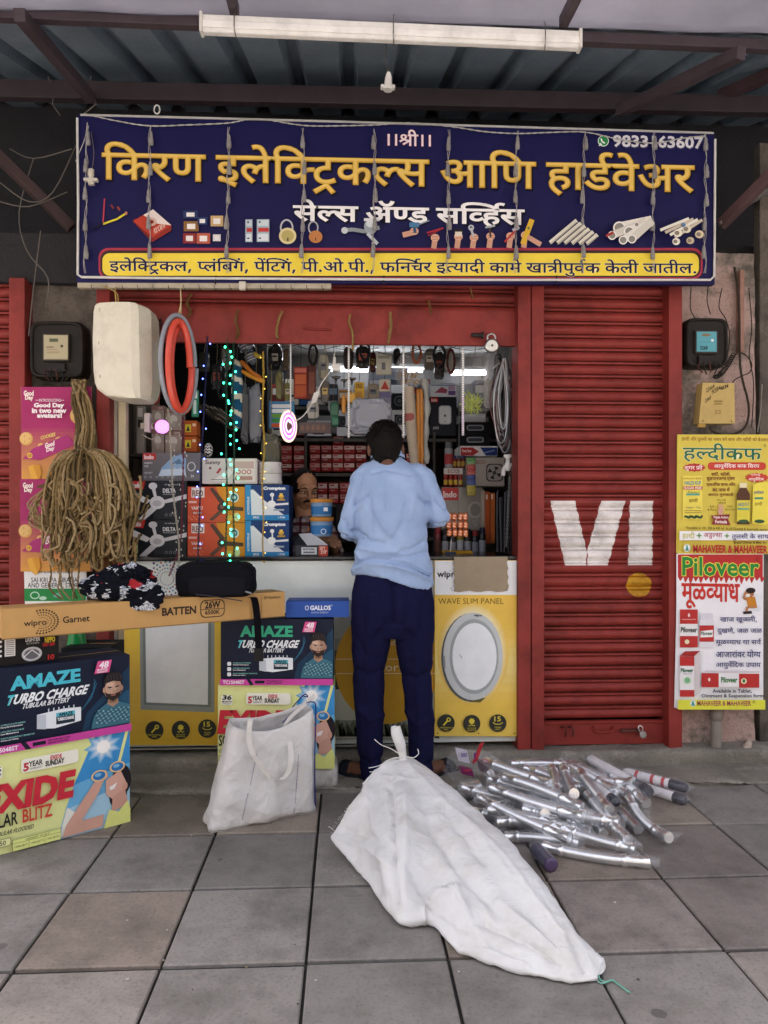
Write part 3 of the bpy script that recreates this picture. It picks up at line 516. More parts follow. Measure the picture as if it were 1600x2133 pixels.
def rough_block(name,x0,x1,y0,y1,z1,amp,nx,matn,kind=None,**kw):
    """a worn slab with an uneven top and front edge"""
    m=M(); rows=[]
    for i in range(nx+1):
        x=x0+(x1-x0)*i/nx; r=[]
        for q,(y,z) in enumerate([(y0,-.02),(y0,z1*.35),(y0+.004,z1*.8),(y0+.016,z1),(y0*.7+y1*.3,z1),(y0*.35+y1*.65,z1),(y1,z1)]):
            k=noise.noise((x*5,q*1.3,z1*30)); k2=noise.noise((x*19,q*2.1,7))
            r.append((x,y+(amp*(k+.5*k2) if q<6 else 0),z+(amp*.45*(k2+k) if 0<q<6 else 0)))
        rows.append(r)
    m.grid(rows,matn); return m.build(name,kind=kind,**kw)
rough_block('kerb_strip',-4,4,3.37,3.64,.012,.018,220,'rough_concrete',kind='structure')
rough_block('threshold',-1.75,2.3,3.61,3.80,.078,.014,160,'rough_concrete',kind='structure')
m=M(); m.box((-22,-12.5,-.03),(22,-11,6.5),'plaster_dark'); m.build('sky_blocker',kind='structure')  # unseen block added behind the camera to cut off the low sky
# ------------------------------------------------------------------ the building
def wallgrid(mb,x0,x1,z0,z1,Y,matn,amp=.012,n=26,deep=.16):
    rows=[]
    nz=max(4,int(n*(z1-z0)/(x1-x0)))
    for j in range(nz+1):
        z=z0+(z1-z0)*j/nz; r=[]
        for i in range(n+1):
            x=x0+(x1-x0)*i/n; k=noise.fractal((x*4,z*4,3.3),1,2,5)
            r.append((x,Y-amp*max(-.6,min(.8,k)),z))
        rows.append(r)
    mb.grid(rows,matn); mb.box((x0,Y+.02,z0),(x1,Y+deep,z1),matn)
bld=thing('shop_building','worn roadside shop building with red shutters and grimy plaster piers','building',(0,FY,0))
m=M(); m.box((-5,4.72,2.45),(5,4.95,9.5),'shade_dark'); m.build('upper_wall',bld)
m=M(); wallgrid(m,-1.575,-1.215,0,2.5,3.75,'plaster_dark'); m.build('pier',bld)
m=M(); m.box((-3.4,3.70,2.38),(-1.3,3.78,2.62),'shade_dark'); m.build('shade_lintel',bld)  # dark box added where only deep shade lies above the neighbouring shutter
m=M(); wallgrid(m,1.70,2.105,0,2.6,3.745,'plaster_pink',.016,34); m.build('pier',bld,label='pink flaking plaster pier')
m=M(); wallgrid(m,2.125,3.6,0,2.6,3.80,'plaster_dark',.02,20); m.build('pier',bld)
for xa,xb in ((-1.3,-1.215),(.985,1.07)):
    m=M(); m.box((xa,3.9,.09),(xb,5.4,2.6),'plaster_dark'); m.build('side_wall',bld)
for xa,xb in ((-4.5,-1.31),(1.08,4.5)):
    m=M(); m.box((xa,3.92,-.02),(xb,5.5,2.7),'shade_dark'); m.build('inner_wall',bld)
m=M(); m.box((-1.31,3.85,2.505),(1.08,5.5,2.66),'shade_dark'); m.build('loft_slab',bld)
m=M(); m.box((-1.3,5.4,.0),(1.07,5.5,2.7),'matte','7d7b78'); m.build('back_wall',bld)
m=M(); m.box((-1.3,3.9,2.40),(1.07,5.5,2.5),'matte','c4c2bc'); m.build('ceiling_slab',bld)
m=M(); m.box((-1.3,3.75,-.02),(1.07,5.5,.07),'concrete','8a857c'); m.build('floor_slab',bld)
def px_box(mb,x0,y0,x1,y1,Y,d,mt,c): # pixel rectangle as the front face of a box
    a=P(x0,y1,Y); b=P(x1,y0,Y); mb.box((a.x,Y,a.z),(b.x,Y+d,b.z),mt,c)
# posts of the shutter frames
def post(x0,x1,label=None):
    m=M(); a=P(x0,1555,3.68).x; b=P(x1,1555,3.68).x; m.box((a,3.66,.075),(b,3.80,2.62 if x0>100 else 2.39),'redpaint',RED); m.build('shutter_post',bld,bevel=.004)
post(22,55); post(203,231); post(1077,1104); post(1106,1132); post(1390,1418)
# ------------------------------------------------------------------ shutters
def slats(mb,xl,xr,zb,zt,Y,pitch,paint=None,bulge=.013):
    prof=[]; z=zb
    N_=15
    while z<zt:
        for k in range(N_):
            t=k/N_
            y=-bulge*math.sin(math.pi*min(t/.66,1))**.8 if t<.66 else (.006 if t<.73 else -.005 if t<.88 else .007)
            prof.append((z+pitch*t,Y+y))
        z+=pitch
    for (z0,y0),(z1,y1) in zip(prof,prof[1:]):
        zm=(z0+z1)/2; segs=None
        if paint: segs=paint(zm)
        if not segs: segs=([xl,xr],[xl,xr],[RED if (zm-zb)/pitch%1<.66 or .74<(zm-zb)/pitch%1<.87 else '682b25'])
        else:
            f,cs=segs; A=[xl]+f(z0)+[xr]; B=[xl]+f(z1)+[xr]; segs=(A,B,cs)
        A,B,cs=segs; sag=lambda x,zz:.0016*noise.noise((x*7,zz*9,1))
        for a0,a1,b0,b1,c in zip(A,A[1:],B,B[1:],cs):
            if a1-a0<1e-5 and b1-b0<1e-5: continue
            mb.add([(a0,y0+sag(a0,z0),z0),(a1,y0+sag(a1,z0),z0),(b1,y1+sag(b1,z1),z1),(b0,y1+sag(b0,z1),z1)],[(0,1,2,3)],'redpaint',c,True)
YS=3.745
def pz(py,x=1250): return P(x,py,YS).z
def pxx(px,py=1100): return P(px,py,YS).x
def seg(a,b):
    (xa,ya),(xb,yb)=a,b; za,zb=pz(ya,xa),pz(yb,xb); XA,XB=pxx(xa),pxx(xb)
    return lambda z: XA+(XB-XA)*max(0,min(1.05,(z-za)/(zb-za)))
v1=seg((1145,1042),(1177,1178)); v2=seg((1197,1044),(1222,1150)); v3=seg((1251,1045),(1222,1150)); v4=seg((1301,1046),(1265,1178)); i1=seg((1311,1046),(1308,1178)); i2=seg((1359,1046),(1358,1178))
cz,cx_,cr=pz(1218,1330),pxx(1330),pz(1193,1330)-pz(1218,1330)
def paintVI(z):
    wob=lambda q:.0015*noise.noise((z*60,q,0))
    if pz(1178)<z<pz(1044): return (lambda zz:[v1(zz)+wob(1),min(v2(zz),v3(zz))+wob(2),max(v3(zz),v2(zz))+wob(2),v4(zz)+wob(4),i1(zz)+wob(5),i2(zz)+wob(6)],[RED,'f1ece8',RED,'f1ece8',RED,'f1ece8',RED])
    if abs(z-cz)<cr:
        h=lambda zz:math.sqrt(max(cr*cr-(zz-cz)**2,0))*1.06
        return (lambda zz:[cx_-h(zz),cx_+h(zz)],[RED,'dba32c',RED])
sh=thing('roller_shutter','closed red roller shutter with big white letters and a yellow dot','roller shutter',(1.3,YS,.08))
m=M(); xl,xr=P(1128,1300,YS).x,P(1394,1300,YS).x
slats(m,xl,xr,pz(1495),2.62,YS,.0676,paintVI); m.build('curtain',sh)
m=M(); a,b=P(1132,1552,3.73),P(1391,1499,3.73); m.box((a.x,3.725,a.z),(b.x,3.75,b.z),'redpaint',RED); m.box((a.x,3.715,b.z-.012),(b.x,3.7255,b.z),'redpaint','8f3329'); m.build('bottom_rail',sh,bevel=.003)
def hpx(x,y,Y): return P(x,y,Y)
m=M(); m.tube(smoothpts([hpx(1237,1515,3.722),hpx(1239,1523,3.695),hpx(1256,1526,3.69),hpx(1274,1523,3.695),hpx(1277,1514,3.722)],4),.006,8,'redpaint','8a2f26'); m.build('pull_handle',sh)
for x in (1168,1184):
    m=M(); m.tube(smoothpts([hpx(x,1514,3.722),hpx(x+9,1515,3.69),hpx(x+11,1526,3.69),hpx(x+9,1534,3.70)],3),.005,8,'steelpaint','5c2a24'); m.build('latch_staple',sh)
m=M(); m.box(hpx(1294,1526,3.70),hpx(1330,1517,3.722),'steelpaint','5a2a24'); m.build('sliding_bolt',sh,bevel=.002)
pl=thing('padlock','small silver padlock hanging on the bottom rail of the closed shutter','padlock',hpx(1332,1527,3.69))
m=M(); c=hpx(1338,1529,3.685); m.lathe(c+Vector((0,-.014,0)),(0,1,0),[(0,.016),(.003,.019),(.02,.019),(.024,.016)],20,'chrome','d8d8d6'); m.build('lock_body',pl)
m=M(); m.tube(smoothpts([c+Vector((-.012,0,.012)),c+Vector((-.02,.0,.03)),c+Vector((-.012,.004,.042)),c+Vector((.0,.0,.034)),c+Vector((.002,0,.014))],4),.004,8,'chrome','c8c8c6'); m.build('shackle',pl)
# open shutter rolled up over the counter
sh2=thing('roller_shutter','half rolled up red roller shutter above the open counter','roller shutter',(-.2,YS,2.2))
m=M(); xl,xr=P(228,640,YS).x,P(1080,640,YS).x
slats(m,xl,xr,P(600,652,YS).z,2.62,YS,.0676); m.build('curtain',sh2)
m=M(); a,b=P(228,716,3.73),P(1080,654,3.73); m.box((a.x,3.722,a.z+.01),(b.x,3.748,b.z+.012),'redpaint',RED); m.build('bottom_rail',sh2,bevel=.003)
m=M(); m.tube([hpx(632,683,3.715),hpx(660,686,3.715),hpx(691,686,3.715)],.006,8,'redpaint',RED); m.build('pull_handle',sh2)
for x0,x1,y in ((310,334,672),(982,1005,698)):
    m=M(); m.lathe(hpx(x0,y,3.70),(1,0,0),[(0,.010),(.05,.010),(.052,.018),(.06,.018)],12,'steelpaint','2a2220'); m.build('side_bolt',sh2)
pl=thing('padlock','round silver padlock hanging open from the raised shutter rail','padlock',hpx(1024,715,3.69))
m=M(); c=hpx(1024,721,3.69); m.lathe(c+Vector((0,-.016,0)),(0,1,0),[(0,.028),(.004,.036),(.022,.036),(.026,.028)],24,'chrome','cfcfc8'); m.lathe(c+Vector((0,-.018,0)),(0,1,0),[(0,.006),(.004,.006)],12,'metal','4a443c'); m.build('lock_body',pl)
m=M(); m.tube(smoothpts([c+Vector((-.018,0,.024)),c+Vector((-.02,.0,.05)),c+Vector((0,.0,.062)),c+Vector((.018,0,.05)),c+Vector((.018,0,.026))],4),.005,8,'chrome','b8b8b4'); m.build('shackle',pl)
sh3=thing('roller_shutter','closed dark red shutter of the neighbouring shop beyond the cookie poster','roller shutter',(-1.9,YS,.08))
m=M(); slats(m,-3.2,P(24,900,YS).x,.09,2.40,YS,.0676); m.build('curtain',sh3)
# ------------------------------------------------------------------ canopy
def roof(Y): return 3.225+(.31 if Y>2.95 else .075)*(Y-2.95)
cn=thing('canopy','dark corrugated sheet canopy on rusty beams with a pale front sheet','canopy',(0,2.9,3.1))
m=M(); per=.265; pts=[]
for i in range(-13,14):
    x=i*per+.06
    for dx,dz in ((0,0),(.165,0),(.19,.05),(.235,.05),(.26,0)): pts.append((x+dx,dz))
Ya,Yb=2.99,4.76
rows=[[(x,Ya+(Yb-Ya)*t,roof(Ya+(Yb-Ya)*t)+dz+.004) for x,dz in pts] for t in (0,.25,.5,.75,1)]
m.grid(rows,'sheetmetal',smooth=False); o=m.build('corrugated_sheet',cn); s=o.modifiers.new('thick','SOLIDIFY'); s.thickness=.002; s.offset=1
m=M(); Ya,Yb=1.7,3.01; rows=[]
for i in range(15):
    Y=Ya+(Yb-Ya)*i/14; rows.append([(x/10*.4,Y,roof(Y)-.004+.006*noise.noise((x*.13,Y*2,0))) for x in range(-90,91,3)])
m.grid(rows,'translucent_sheet'); o=m.build('front_sheet',cn); s=o.modifiers.new('thick','SOLIDIFY'); s.thickness=.002; s.offset=1
def beam(name,a,b,w,h,c='4a3438',parent=cn):
    a,b=Vector(a),Vector(b); d=b-a; u=Vector((0,0,1)); n=d.cross(u).normalized()*w; k=n.cross(d).normalized()*h
    m=M(); m.obox(a-n/2-k/2,d,n,k,'steelpaint',c); return m.build(name,parent,bevel=.003)
BL='463a40'
beam('beam',P(-200,23,3.02),P(1800,106,3.02),.04,.042,BL)
beam('beam',P(-200,184,3.66),P(1800,226,3.66),.05,.085,'352a2e')
for xa,ya,xb,yb in ((40,30,190,205),(1545,110,1290,232),):
    beam('rafter',P(xa,ya,2.9),P(xb,yb,3.6),.045,.05,BL)
for xa,xb in ((470,487),(1236,1178)):
    a=P(xb,40 if xb<800 else 52,2.87); d=(roof(1.0)-roof(2.87)); beam('rafter',(a.x,2.9,roof(2.9)-.028),(a.x-(0 if xb<800 else 0),.6,roof(.6)-.028),.035,.045,'564a50')
for x in (-2.6,-1.2,1.2,2.6): pass
# braces and clutter beside the sign
beam('brace',P(-40,290,3.55),P(150,475,3.7),.05,.05,'3d2c2c'); beam('brace',P(1640,330,3.5),P(1500,470,3.72),.05,.05,'5a4040')
beam('brace',P(1500,200,3.68),P(1640,140,3.4),.05,.05,'4a3438')
beam('brace',P(1500,470,3.72),P(1640,330,3.60),.06,.02,'8f8a88'); beam('brace',P(1520,440,3.73),P(1640,380,3.7),.09,.02,'7d7775')
m=M()
for pts in ([(0,380),(60,420),(110,400),(160,300)],[(20,310),(70,330),(150,310)],[(0,420),(60,430),(140,400)],[(70,330),(40,440),(55,520),(100,580),(95,640)],[(100,160),(115,190),(110,215),(125,240)],[(170,240),(200,215),(185,200),(190,160)],[(85,480),(70,600),(60,700)]):
    m.tube(smoothpts([P(x,y,3.62+.05*math.sin(x)) for x,y in pts],4),.003,5,'matte','6b655f')
m.build('loose_wires',cn)
# ------------------------------------------------------------------ tube light batten, small hook, bulb holder
tl=thing('tube_light','long white tube light batten hung under the front edge of the canopy','tube light',P(812,62,2.84))
a,b=P(416,46,2.84),P(1212,81,2.84); d=b-a; u=Vector((0,0,1))
m=M(); m.obox(a+Vector((0,0,-.034)),d,(0,.03,0),(0,0,.068),'plastic','e9e6e0'); m.build('batten_body',tl,bevel=.006)
m=M(); m.obox(a+Vector((.0,-.008,-.02)),d,(0,.0085,0),(0,0,.026),'plastic','f2efe9'); m.build('front_ridge',tl,bevel=.003)
for t in (0.004,.996):
    m=M(); q=a+d*t; m.box(q+Vector((-.006,-.012,-.038)),q+Vector((.006,.034,.037)),'plastic','d9d5cd'); m.build('end_cap',tl,bevel=.003)
for t in (.09,.5,.9):
    m=M(); q=a+d*t; m.tube(smoothpts([q+Vector((.004,.02,.075)),q+Vector((.0,-.013,.03)),q+Vector((0,-.014,-.03)),q+Vector((.004,.02,-.045))],3),.0025,6,'metal','a8a49c'); m.build('clip',tl)
bh=thing('bulb_holder','white bulb holder dangling on a thin wire below the tube light','lamp holder',P(808,180,2.9))
m=M(); m.tube(smoothpts([P(803,88,2.9),P(806,110,2.9),P(801,125,2.9),P(809,150,2.9)],4),.002,6,'matte','4a4644'); m.build('wire',bh)
m=M(); c=P(808,188,2.9); m.lathe(c,(0.05,0,1),[(0,.018),(.012,.02),(.02,.016),(.05,.013),(.07,.007)],14,'plastic','d9d6d0'); m.build('socket',bh)
m=M(); m.box(c+Vector((-.028,-.012,.005)),c+Vector((.028,.012,.018)),'plastic','cfccc6'); m.build('cross_bar',bh,bevel=.003)
hk=thing('cable_clip','small white oval clip standing on top of the signboard','clip',P(327,235,3.53))
m=M(); m.tube([P(327+6*math.cos(t*.5236)+.25*t*0,228-9*math.sin(t*.5236),3.53) for t in range(13)],.004,6,'plastic','d0cdc8'); m.build('ring',hk)
# ------------------------------------------------------------------ signboard
SY=3.53
sg=thing('signboard','wide dark blue shop signboard with large yellow lettering above the counter','signboard',P(820,588,SY))
m=M(); q=[P(160,588,SY),P(1489,592,SY),P(1488,275,SY),P(161,239,SY)]
m.add([(*x.xy,x.z) for x in q]+[(x.x,x.y+.035,x.z) for x in q],[(0,1,2,3),(7,6,5,4),(0,4,5,1),(1,5,6,2),(2,6,7,3),(3,7,4,0)],'print','1a194a')
a=Art(m,facade(SY))
def ds(k,x0,y0,x1,y1,dy,bold,cols,sh=(3,4)):
    a.text(k,x0+sh[0],y0+sh[1],x1+sh[0],y1+sh[1],cols[0],bold+.012,dy=dy)
    a.text(k,x0,y0,x1,y1,cols[1],bold+.012,dy=dy); a.text(k,x0,y0,x1,y1,cols[2],bold,dy=dy)
    if len(cols)>3: a.text(k,x0-.6,y0-1.2,x1-.6,y1-1.2,cols[3],bold-.022,dy=dy)
ds(0,214,296,1445,392,27,.02,['0c0b26','3a2a10','d4a53c','e9c769'])
ds(1,808,270,897,303,2,.012,['1c1b4a','b8403c','f0dfe0'],(0,0))
ds(2,612,416,1091,466,9,.024,['0a0a20','0a0a20','f4f2f2'])
a.rrect(206,517,1463,582,20,'a8384a'); a.rrect(210,522,1459,578,18,'3a2a2c'); a.rrect(214,528,1455,575,15,'efd548')
a.text(3,229,537,1449,573,'f7efc0',.03,dy=5); a.text(3,229,537,1449,573,'1b1a45',.016,dy=5)
a.text('9833163607',1278,285,1464,308,'3a3a66',.05,dy=4); a.text('9833163607',1277,283,1463,306,'e2dfe2',.03,dy=4)
a.ell(1256,295,11.5,11.5,'e8ece8'); a.ell(1256,295,10,10,'2f8f4e'); a.poly([(1246,306),(1249,298),(1254,303)],'e8ece8'); a.line([(1251,290),(1253,296),(1259,300)],3,'ffffff')
# printed product pictures
a.line([(216,465),(219,415)],3,'b04050'); a.line([(232,428),(238,436)],4,'7a3038'); a.line([(246,432),(251,440)],4,'8a4038'); a.line([(216,468),(245,458),(262,447)],4,'d8cc3a'); a.ell(264,446,3,4,'b9785a',8); a.line([(195,480),(216,466)],4,'15142e')
a.poly([(278,463),(318,506),(320,496),(281,456)],'7a2a24'); a.poly([(318,506),(358,482),(358,470),(320,496)],'8f3028'); a.poly([(279,462),(320,438),(358,471),(319,497)],'b8402f'); a.poly([(300,450),(320,438),(358,471),(330,468)],'e8dcd6'); a.ell(317,464,11,9,'d8b8a8',14); a.ell(317,464,5,4,'a83a30',10); a.text('POLYCAB FR',322,478,345,490,'f0d8c8',.02,dy=-14)
for x0,y0,w,h,c in ((383,441,30,16,'2c3a62'),(384,463,31,21,'8a6438'),(383,488,26,21,'8f3230'),(411,488,28,22,'b8604a'),(440,452,26,22,'c8a878'),(413,455,20,16,'30406e'),(445,491,16,14,'d8d6d4')):
    a.rect(x0,y0,x0+w,y0+h,c); a.rect(x0+w*.22,y0+h*.25,x0+w*.78,y0+h*.78,'e6e2de')
for x0,w in ((512,15),(536,26)):
    a.rect(x0,460,x0+w,507,'9fb2bd'); a.rect(x0+2,462,x0+w-2,474,'c8d4da'); a.rect(x0+3,478,x0+w-1,486,'c03a38'); a.rect(x0+2,490,x0+w-2,505,'d4dce0'); a.rect(x0+4,464,x0+8,468,'4a5a66'); a.rect(x0+4,498,x0+9,501,'4a5a66')
a.ring(598,478,14,18,3.5,'b8b8bc'); a.ell(600,495,18,17,'d8cc9a'); a.ell(600,495,13,12,'b8a868'); a.rect(599,499,602,506,'4a4030')
a.ring(653,478,11,14,3,'a8a8ae'); a.ell(658,497,14,13,'b87a48'); a.rect(657,499,659,505,'4a3020')
a.line([(712,484),(735,482),(760,486),(790,478)],8,'8f979c'); a.ell(718,484,7,7,'c2c8cc',12); a.ell(772,476,14,16,'9aa2a8',14); a.ell(772,470,10,8,'d2d8dc',12); a.line([(765,490),(786,512)],7,'b8bec4'); a.line([(776,508),(776,522)],4,'c8ccd0'); a.line([(758,462),(790,462)],6,'d8dcde')
for k,(x,y) in enumerate(((862,488),(905,502),(953,500),(985,502),(1019,500),(1060,500),(1090,498))):
    a.line([(x-3,522) if k else (x-24,494),(x,y)],11,'c89880'); a.ell(x,y-2,9,8,'d8a890',12); a.line([(x-6,y-4),(x+7,y-4)],1.6,'a87860'); a.line([(x-6,y+1),(x+7,y+1)],1.6,'a87860')
    if k==0: a.rect(852,468,872,478,'4a78a0'); a.line([(872,472),(893,464)],2.5,'8a98a8'); a.line([(862,478),(864,490)],6,'3a5878')
    elif k==1: a.line([(888,490),(922,480)],3,'b03038'); a.line([(890,496),(918,482)],3,'8a2830')
    elif k==2: a.rect(944,482,962,490,'2a2626'); a.rect(946,488,960,497,'d8d0c0')
    elif k==3: a.line([(984,498),(978,480)],5,'b0b4b8'); a.ring(979,480,6,6,3,'c0c4c8')
    elif k==4: a.line([(1019,500),(1017,478)],4,'4a3a30'); a.line([(1008,480),(1028,476)],4,'a8b0b8')
    elif k==5: a.line([(1048,510),(1074,482)],4,'b83a34'); a.line([(1064,486),(1078,480)],6,'a8a8b0')
    else: a.line([(1085,515),(1104,464)],11,'d8b038'); a.ell(1097,482,3,3,'6a7a4a',8); a.line([(1095,500),(1122,516)],10,'c89880')
for k in range(6):
    y=0; a.line([(1141+k*15,512+k*.6),(1196+k*8.4,466+k*6)],8,'d6d2c4'); a.line([(1141+k*15,515+k*.6),(1196+k*8.4,470+k*6)],1.5,'8a8678')
for k,(x,y,r) in enumerate(((1283,482,13),(1268,498,9),(1303,490,11),(1318,476,5),(1290,508,9),(1308,506,9))):
    a.line([(x,y),(min(1350,x+70),max(468,y-40))],r*1.7,'d2cec4' if k%2 else 'e2ded4'); a.ell(x,y,r,r,'eceae4'); a.ell(x,y,r*.75,r*.75,'8a8880')
a.line([(1255,500),(1270,492)],5,'a83a38')
for k in range(4): a.line([(1366+k*10,488+k*5),(1425+k*9,464+k*1)],6,'e2dfd2' if k%2==0 else 'c8bca8')
for x,y,r,c in ((1402,494,9,'e6e2d2'),(1420,486,9,'dcd4c0'),(1446,497,9,'d8c8a8'),(1427,510,8,'c8b898'),(1398,512,8,'e6e2d6'),(1412,478,5,'4a80b8')):
    a.ell(x,y,r,r*.9,c); a.ell(x-2,y,r*.55,r*.5,'8a8070')
m.build('panel',sg)
m=M()
fr=lambda pts,r=.0075,c='d9d7d2':m.tube([P(x,y,SY-.008) for x,y in pts],r,8,'plastic',c)
fr([(161,246),(163,420),(162,572),(170,577),(300,579),(1000,583),(1480,583),(1488,575),(1490,290)],.006); fr([(168,239),(700,253),(1486,277)],.0055,'b8b6b2')
for x in (450,800,1160): fr([(x,574),(x-1,592)],.0035,'1c1a1a')
m.build('edge_conduit',sg)
bt=thing('timber_batten','pale timber batten with small hooks under the left half of the signboard','batten',P(425,590,SY))
m=M(); m.obox(P(161,599,SY+.005),P(690,601,SY+.005)-P(161,599,SY+.005),(0,.03,0),(0,0,.026),'steelpaint','b9ae98'); m.build('strip',bt,bevel=.002)
for k in range(16):
    m=M(); x=190+k*32; m.tube(smoothpts([P(x,593,SY-.0),P(x+1,598,SY-.016),P(x+3,604,SY-.02),P(x+5,600,SY-.024)],3),.0016,5,'metal','5a544c'); m.build('hook',bt)
m=M(); c=P(506,597,SY-.01); m.box(c+Vector((-.016,-.02,-.02)),c+Vector((.016,.0,.02)),'plastic','cfc8b8'); m.build('socket_block',bt,bevel=.004)
# curtain of unlit string lights in front of the sign
sl_=thing('string_light','curtain of unlit clear bulb strings hanging in front of the signboard','string light',P(800,260,SY-.03))
m=M(); LY=SY-.03
top=[(176,237),(245,252),(312,262),(390,260),(476,256),(520,248),(560,250),(632,261),(700,262),(781,260),(850,256),(936,263),(1010,274),(1078,278),(1140,276),(1218,275),(1290,290),(1362,298),(1420,288),(1470,283)]
for s_ in (0,1):
    pts=smoothpts([P(x,y,LY) for x,y in top],10); m.tube([p+Vector((0,.0016*math.cos(i*1.4+3.14*s_),.0022*math.sin(i*1.4+3.14*s_))) for i,p in enumerate(pts)],.0017,5,'plastic','bdb9b2')
m.tube(smoothpts([P(182,255,LY),P(178,285,LY),P(165,318,LY),P(158,336,LY)],4),.002,5,'plastic','bdb9b2')
m.build('feed_cord',sl_)
def plug_bulb(mb,p):
    mb.lathe(p,(0,0,-1),[(0,.004),(.008,.006),(.018,.0085),(.020,.007),(.024,.0085),(.026,.007),(.030,.009),(.040,.011),(.062,.0105),(.064,.006)],10,'plastic','8f8c8a')
for k,(x0,xs) in enumerate(((182,176),(312,311),(476,473),(632,630),(781,778),(936,932),(1078,1072),(1218,1213),(1362,1361),(1470,1469))):
    m=M(); y0=275+(x0-180)*.012; n=6; zs=[]
    for s_ in (0,1): m.tube(smoothpts([P(x0+(xs-x0)*t/12+3*math.sin(t*2.1+k+1.5*s_),y0-14+(575-y0+8)*t/12,LY+.001) for t in range(13)],3),.0015,5,'plastic','aaa6a0')
    st=m.build('strand',sl_)
    for j in range(5):
        m=M(); t=(j+.1+R_.uniform(-.06,.06))/5.0; x=x0+(xs-x0)*t+3*math.sin(t*25.2+k); plug_bulb(m,P(x,y0+(575-y0)*t*.98-8,LY-.001)); m.build('bulb_cap',st)
# two-pin adapter hanging at the left of the sign
ad=thing('lamp_adapter','cream two-way lamp adapter hanging on the left string of the sign lights','adapter',P(189,375,SY-.05))
m=M(); c=P(190,372,SY-.05); m.lathe(c+Vector((0,0,.045)),(0,0,-1),[(0,.008),(.004,.0135),(.03,.0135),(.034,.011),(.046,.012)],12,'plastic','d2cbbb'); m.build('socket',ad)
m=M(); m.box(c+Vector((-.032,-.012,-.014)),c+Vector((.03,.012,.0)),'plastic','cfc9bc'); m.box(c+Vector((-.012,-.01,-.03)),c+Vector((.014,.01,-.0125)),'plastic','c4bdae'); m.build('cross_bar',ad,bevel=.003)
m=M(); m.tube(smoothpts([c+Vector((0,.01,.045)),c+Vector((.008,.012,.12)),c+Vector((-.002,.015,.2)),P(190,275,SY-.03)],4),.002,5,'matte','6a6560'); m.build('wire',ad)
# ------------------------------------------------------------------ posters
def sheet(name,label,cat,corners,Y,col,fn,th=.004,group=None,matn='print',curl=0):
    """flat printed sheet or board on a plane Y=const; corners in order TL TR BR BL (pixels)"""
    m=M(); q=[P(x,y,Y) for x,y in corners]
    m.add(q+[p+Vector((0,th,0)) for p in q],[(3,2,1,0),(4,5,6,7),(0,4,7,3),(1,2,6,5),(0,1,5,4),(3,7,6,2)],matn,col)
    if fn: fn(Art(m,facade(Y),matn))
    o=m.build(name,loc=(q[0]+q[2])/2,label=label,cat=cat,group=group); return o
def cookie(a,x,y,r): a.ell(x,y,r,r,'d9a75c'); a.ell(x-r*.1,y-r*.1,r*.85,r*.85,'e6bd78'); [a.ell(x+r*.5*math.cos(k*2.1),y+r*.5*math.sin(k*2.1),r*.1,r*.1,'b5803c',6,False) for k in range(3)]; a.up()
def good(a):
    def half(y0,y1):
        a.rect(44,y0,191,y1,'a93468')
        n=14
        for k in range(n):
            t=(k+1)/n; c=tuple(u+(v-u)*t for u,v in zip(lin('a93468'),lin('dda050'))); yy=y0+(y1-y0)*.45
            a.rect(45,yy+(y1-yy)*k/n,190,yy+(y1-yy)*(k+1)/n,c,False)
        a.up()
        a.text('Good',50,y0+8,70,y0+18,'fdf3e6',.04); a.text('Day',53,y0+18,69,y0+29,'fdf3e6',.04)
        cookie(a,55,y0+108,14); cookie(a,86,y0+124,7); cookie(a,123,y0+112,8)
        a.text('COOKIES',86,y0+103,116,y0+110,'f2d27a',.03,dy=-8)
        a.poly([(48,y0+150),(70,y0+128),(140,y0+100),(160,y0+120),(85,y0+152)],'b03a78'); a.text('Good',95,y0+118,114,y0+128,'fff4ea',.04,dy=-6); a.text('Day',98,y0+128,114,y0+138,'fff4ea',.04,dy=-5)
        a.ell(63,y0+143,6,6,'f0c050'); a.text('ALL NEW',59,y0+140,67,y0+146,'8a3050',.02)
        a.poly([(60,y0+166),(72,y0+162),(84,y0+190),(78,y0+200),(66,y0+190)],'e8b048'); a.poly([(70,y0+164),(84,y0+162),(88,y0+180),(82,y0+196)],'d8983a'); cookie(a,165,y0+60,18); cookie(a,172,y0+140,12)
    half(806,998); half(998,1190)
    a.text('INTRODUCING',85,832,130,838,'f3dfe6',.01); a.line([(78,835),(84,835)],1,'f3dfe6'); a.line([(131,835),(137,835)],1,'f3dfe6')
    a.text('Good Day',75,841,136,852,'f9eef0',.05); a.text('in two new',71,852,141,861,'f9eef0',.05); a.text('avatars!',82,862,132,871,'f9eef0',.05)
    a.text('COOKIES',115,1176,142,1187,'a06a30',.03,dy=-4)
sheet('biscuit_poster','tall pink biscuit poster with cookies behind the hanging jute rope','poster',[(43,806),(191,806),(193,1190),(48,1190)],3.648,'c08a60',good)
def krupa(a):
    a.rect(51,1191,179,1226,'f3f3ef'); a.rect(51,1226,179,1252,'2f8f4c')
    a.text('SAI KRUPA KIRANA',65,1203,162,1213,'4a5058',.01); a.text('AND GENERAL STORE',58,1214,169,1224,'4a5058',.01)
    a.text('SUPER STORE',70,1190,150,1194,'5a6068',.01); a.ring(73,1240,10,8,2.5,'bfe6cc'); a.ell(120,1240,9,5,'6ab8a0'); a.ell(90,1246,8,4,'bfe6cc')
sheet('store_sign','small white and green store name board below the biscuit poster','sign',[(50,1190),(180,1190),(181,1262),(52,1262)],3.645,'f0f0ea',krupa)
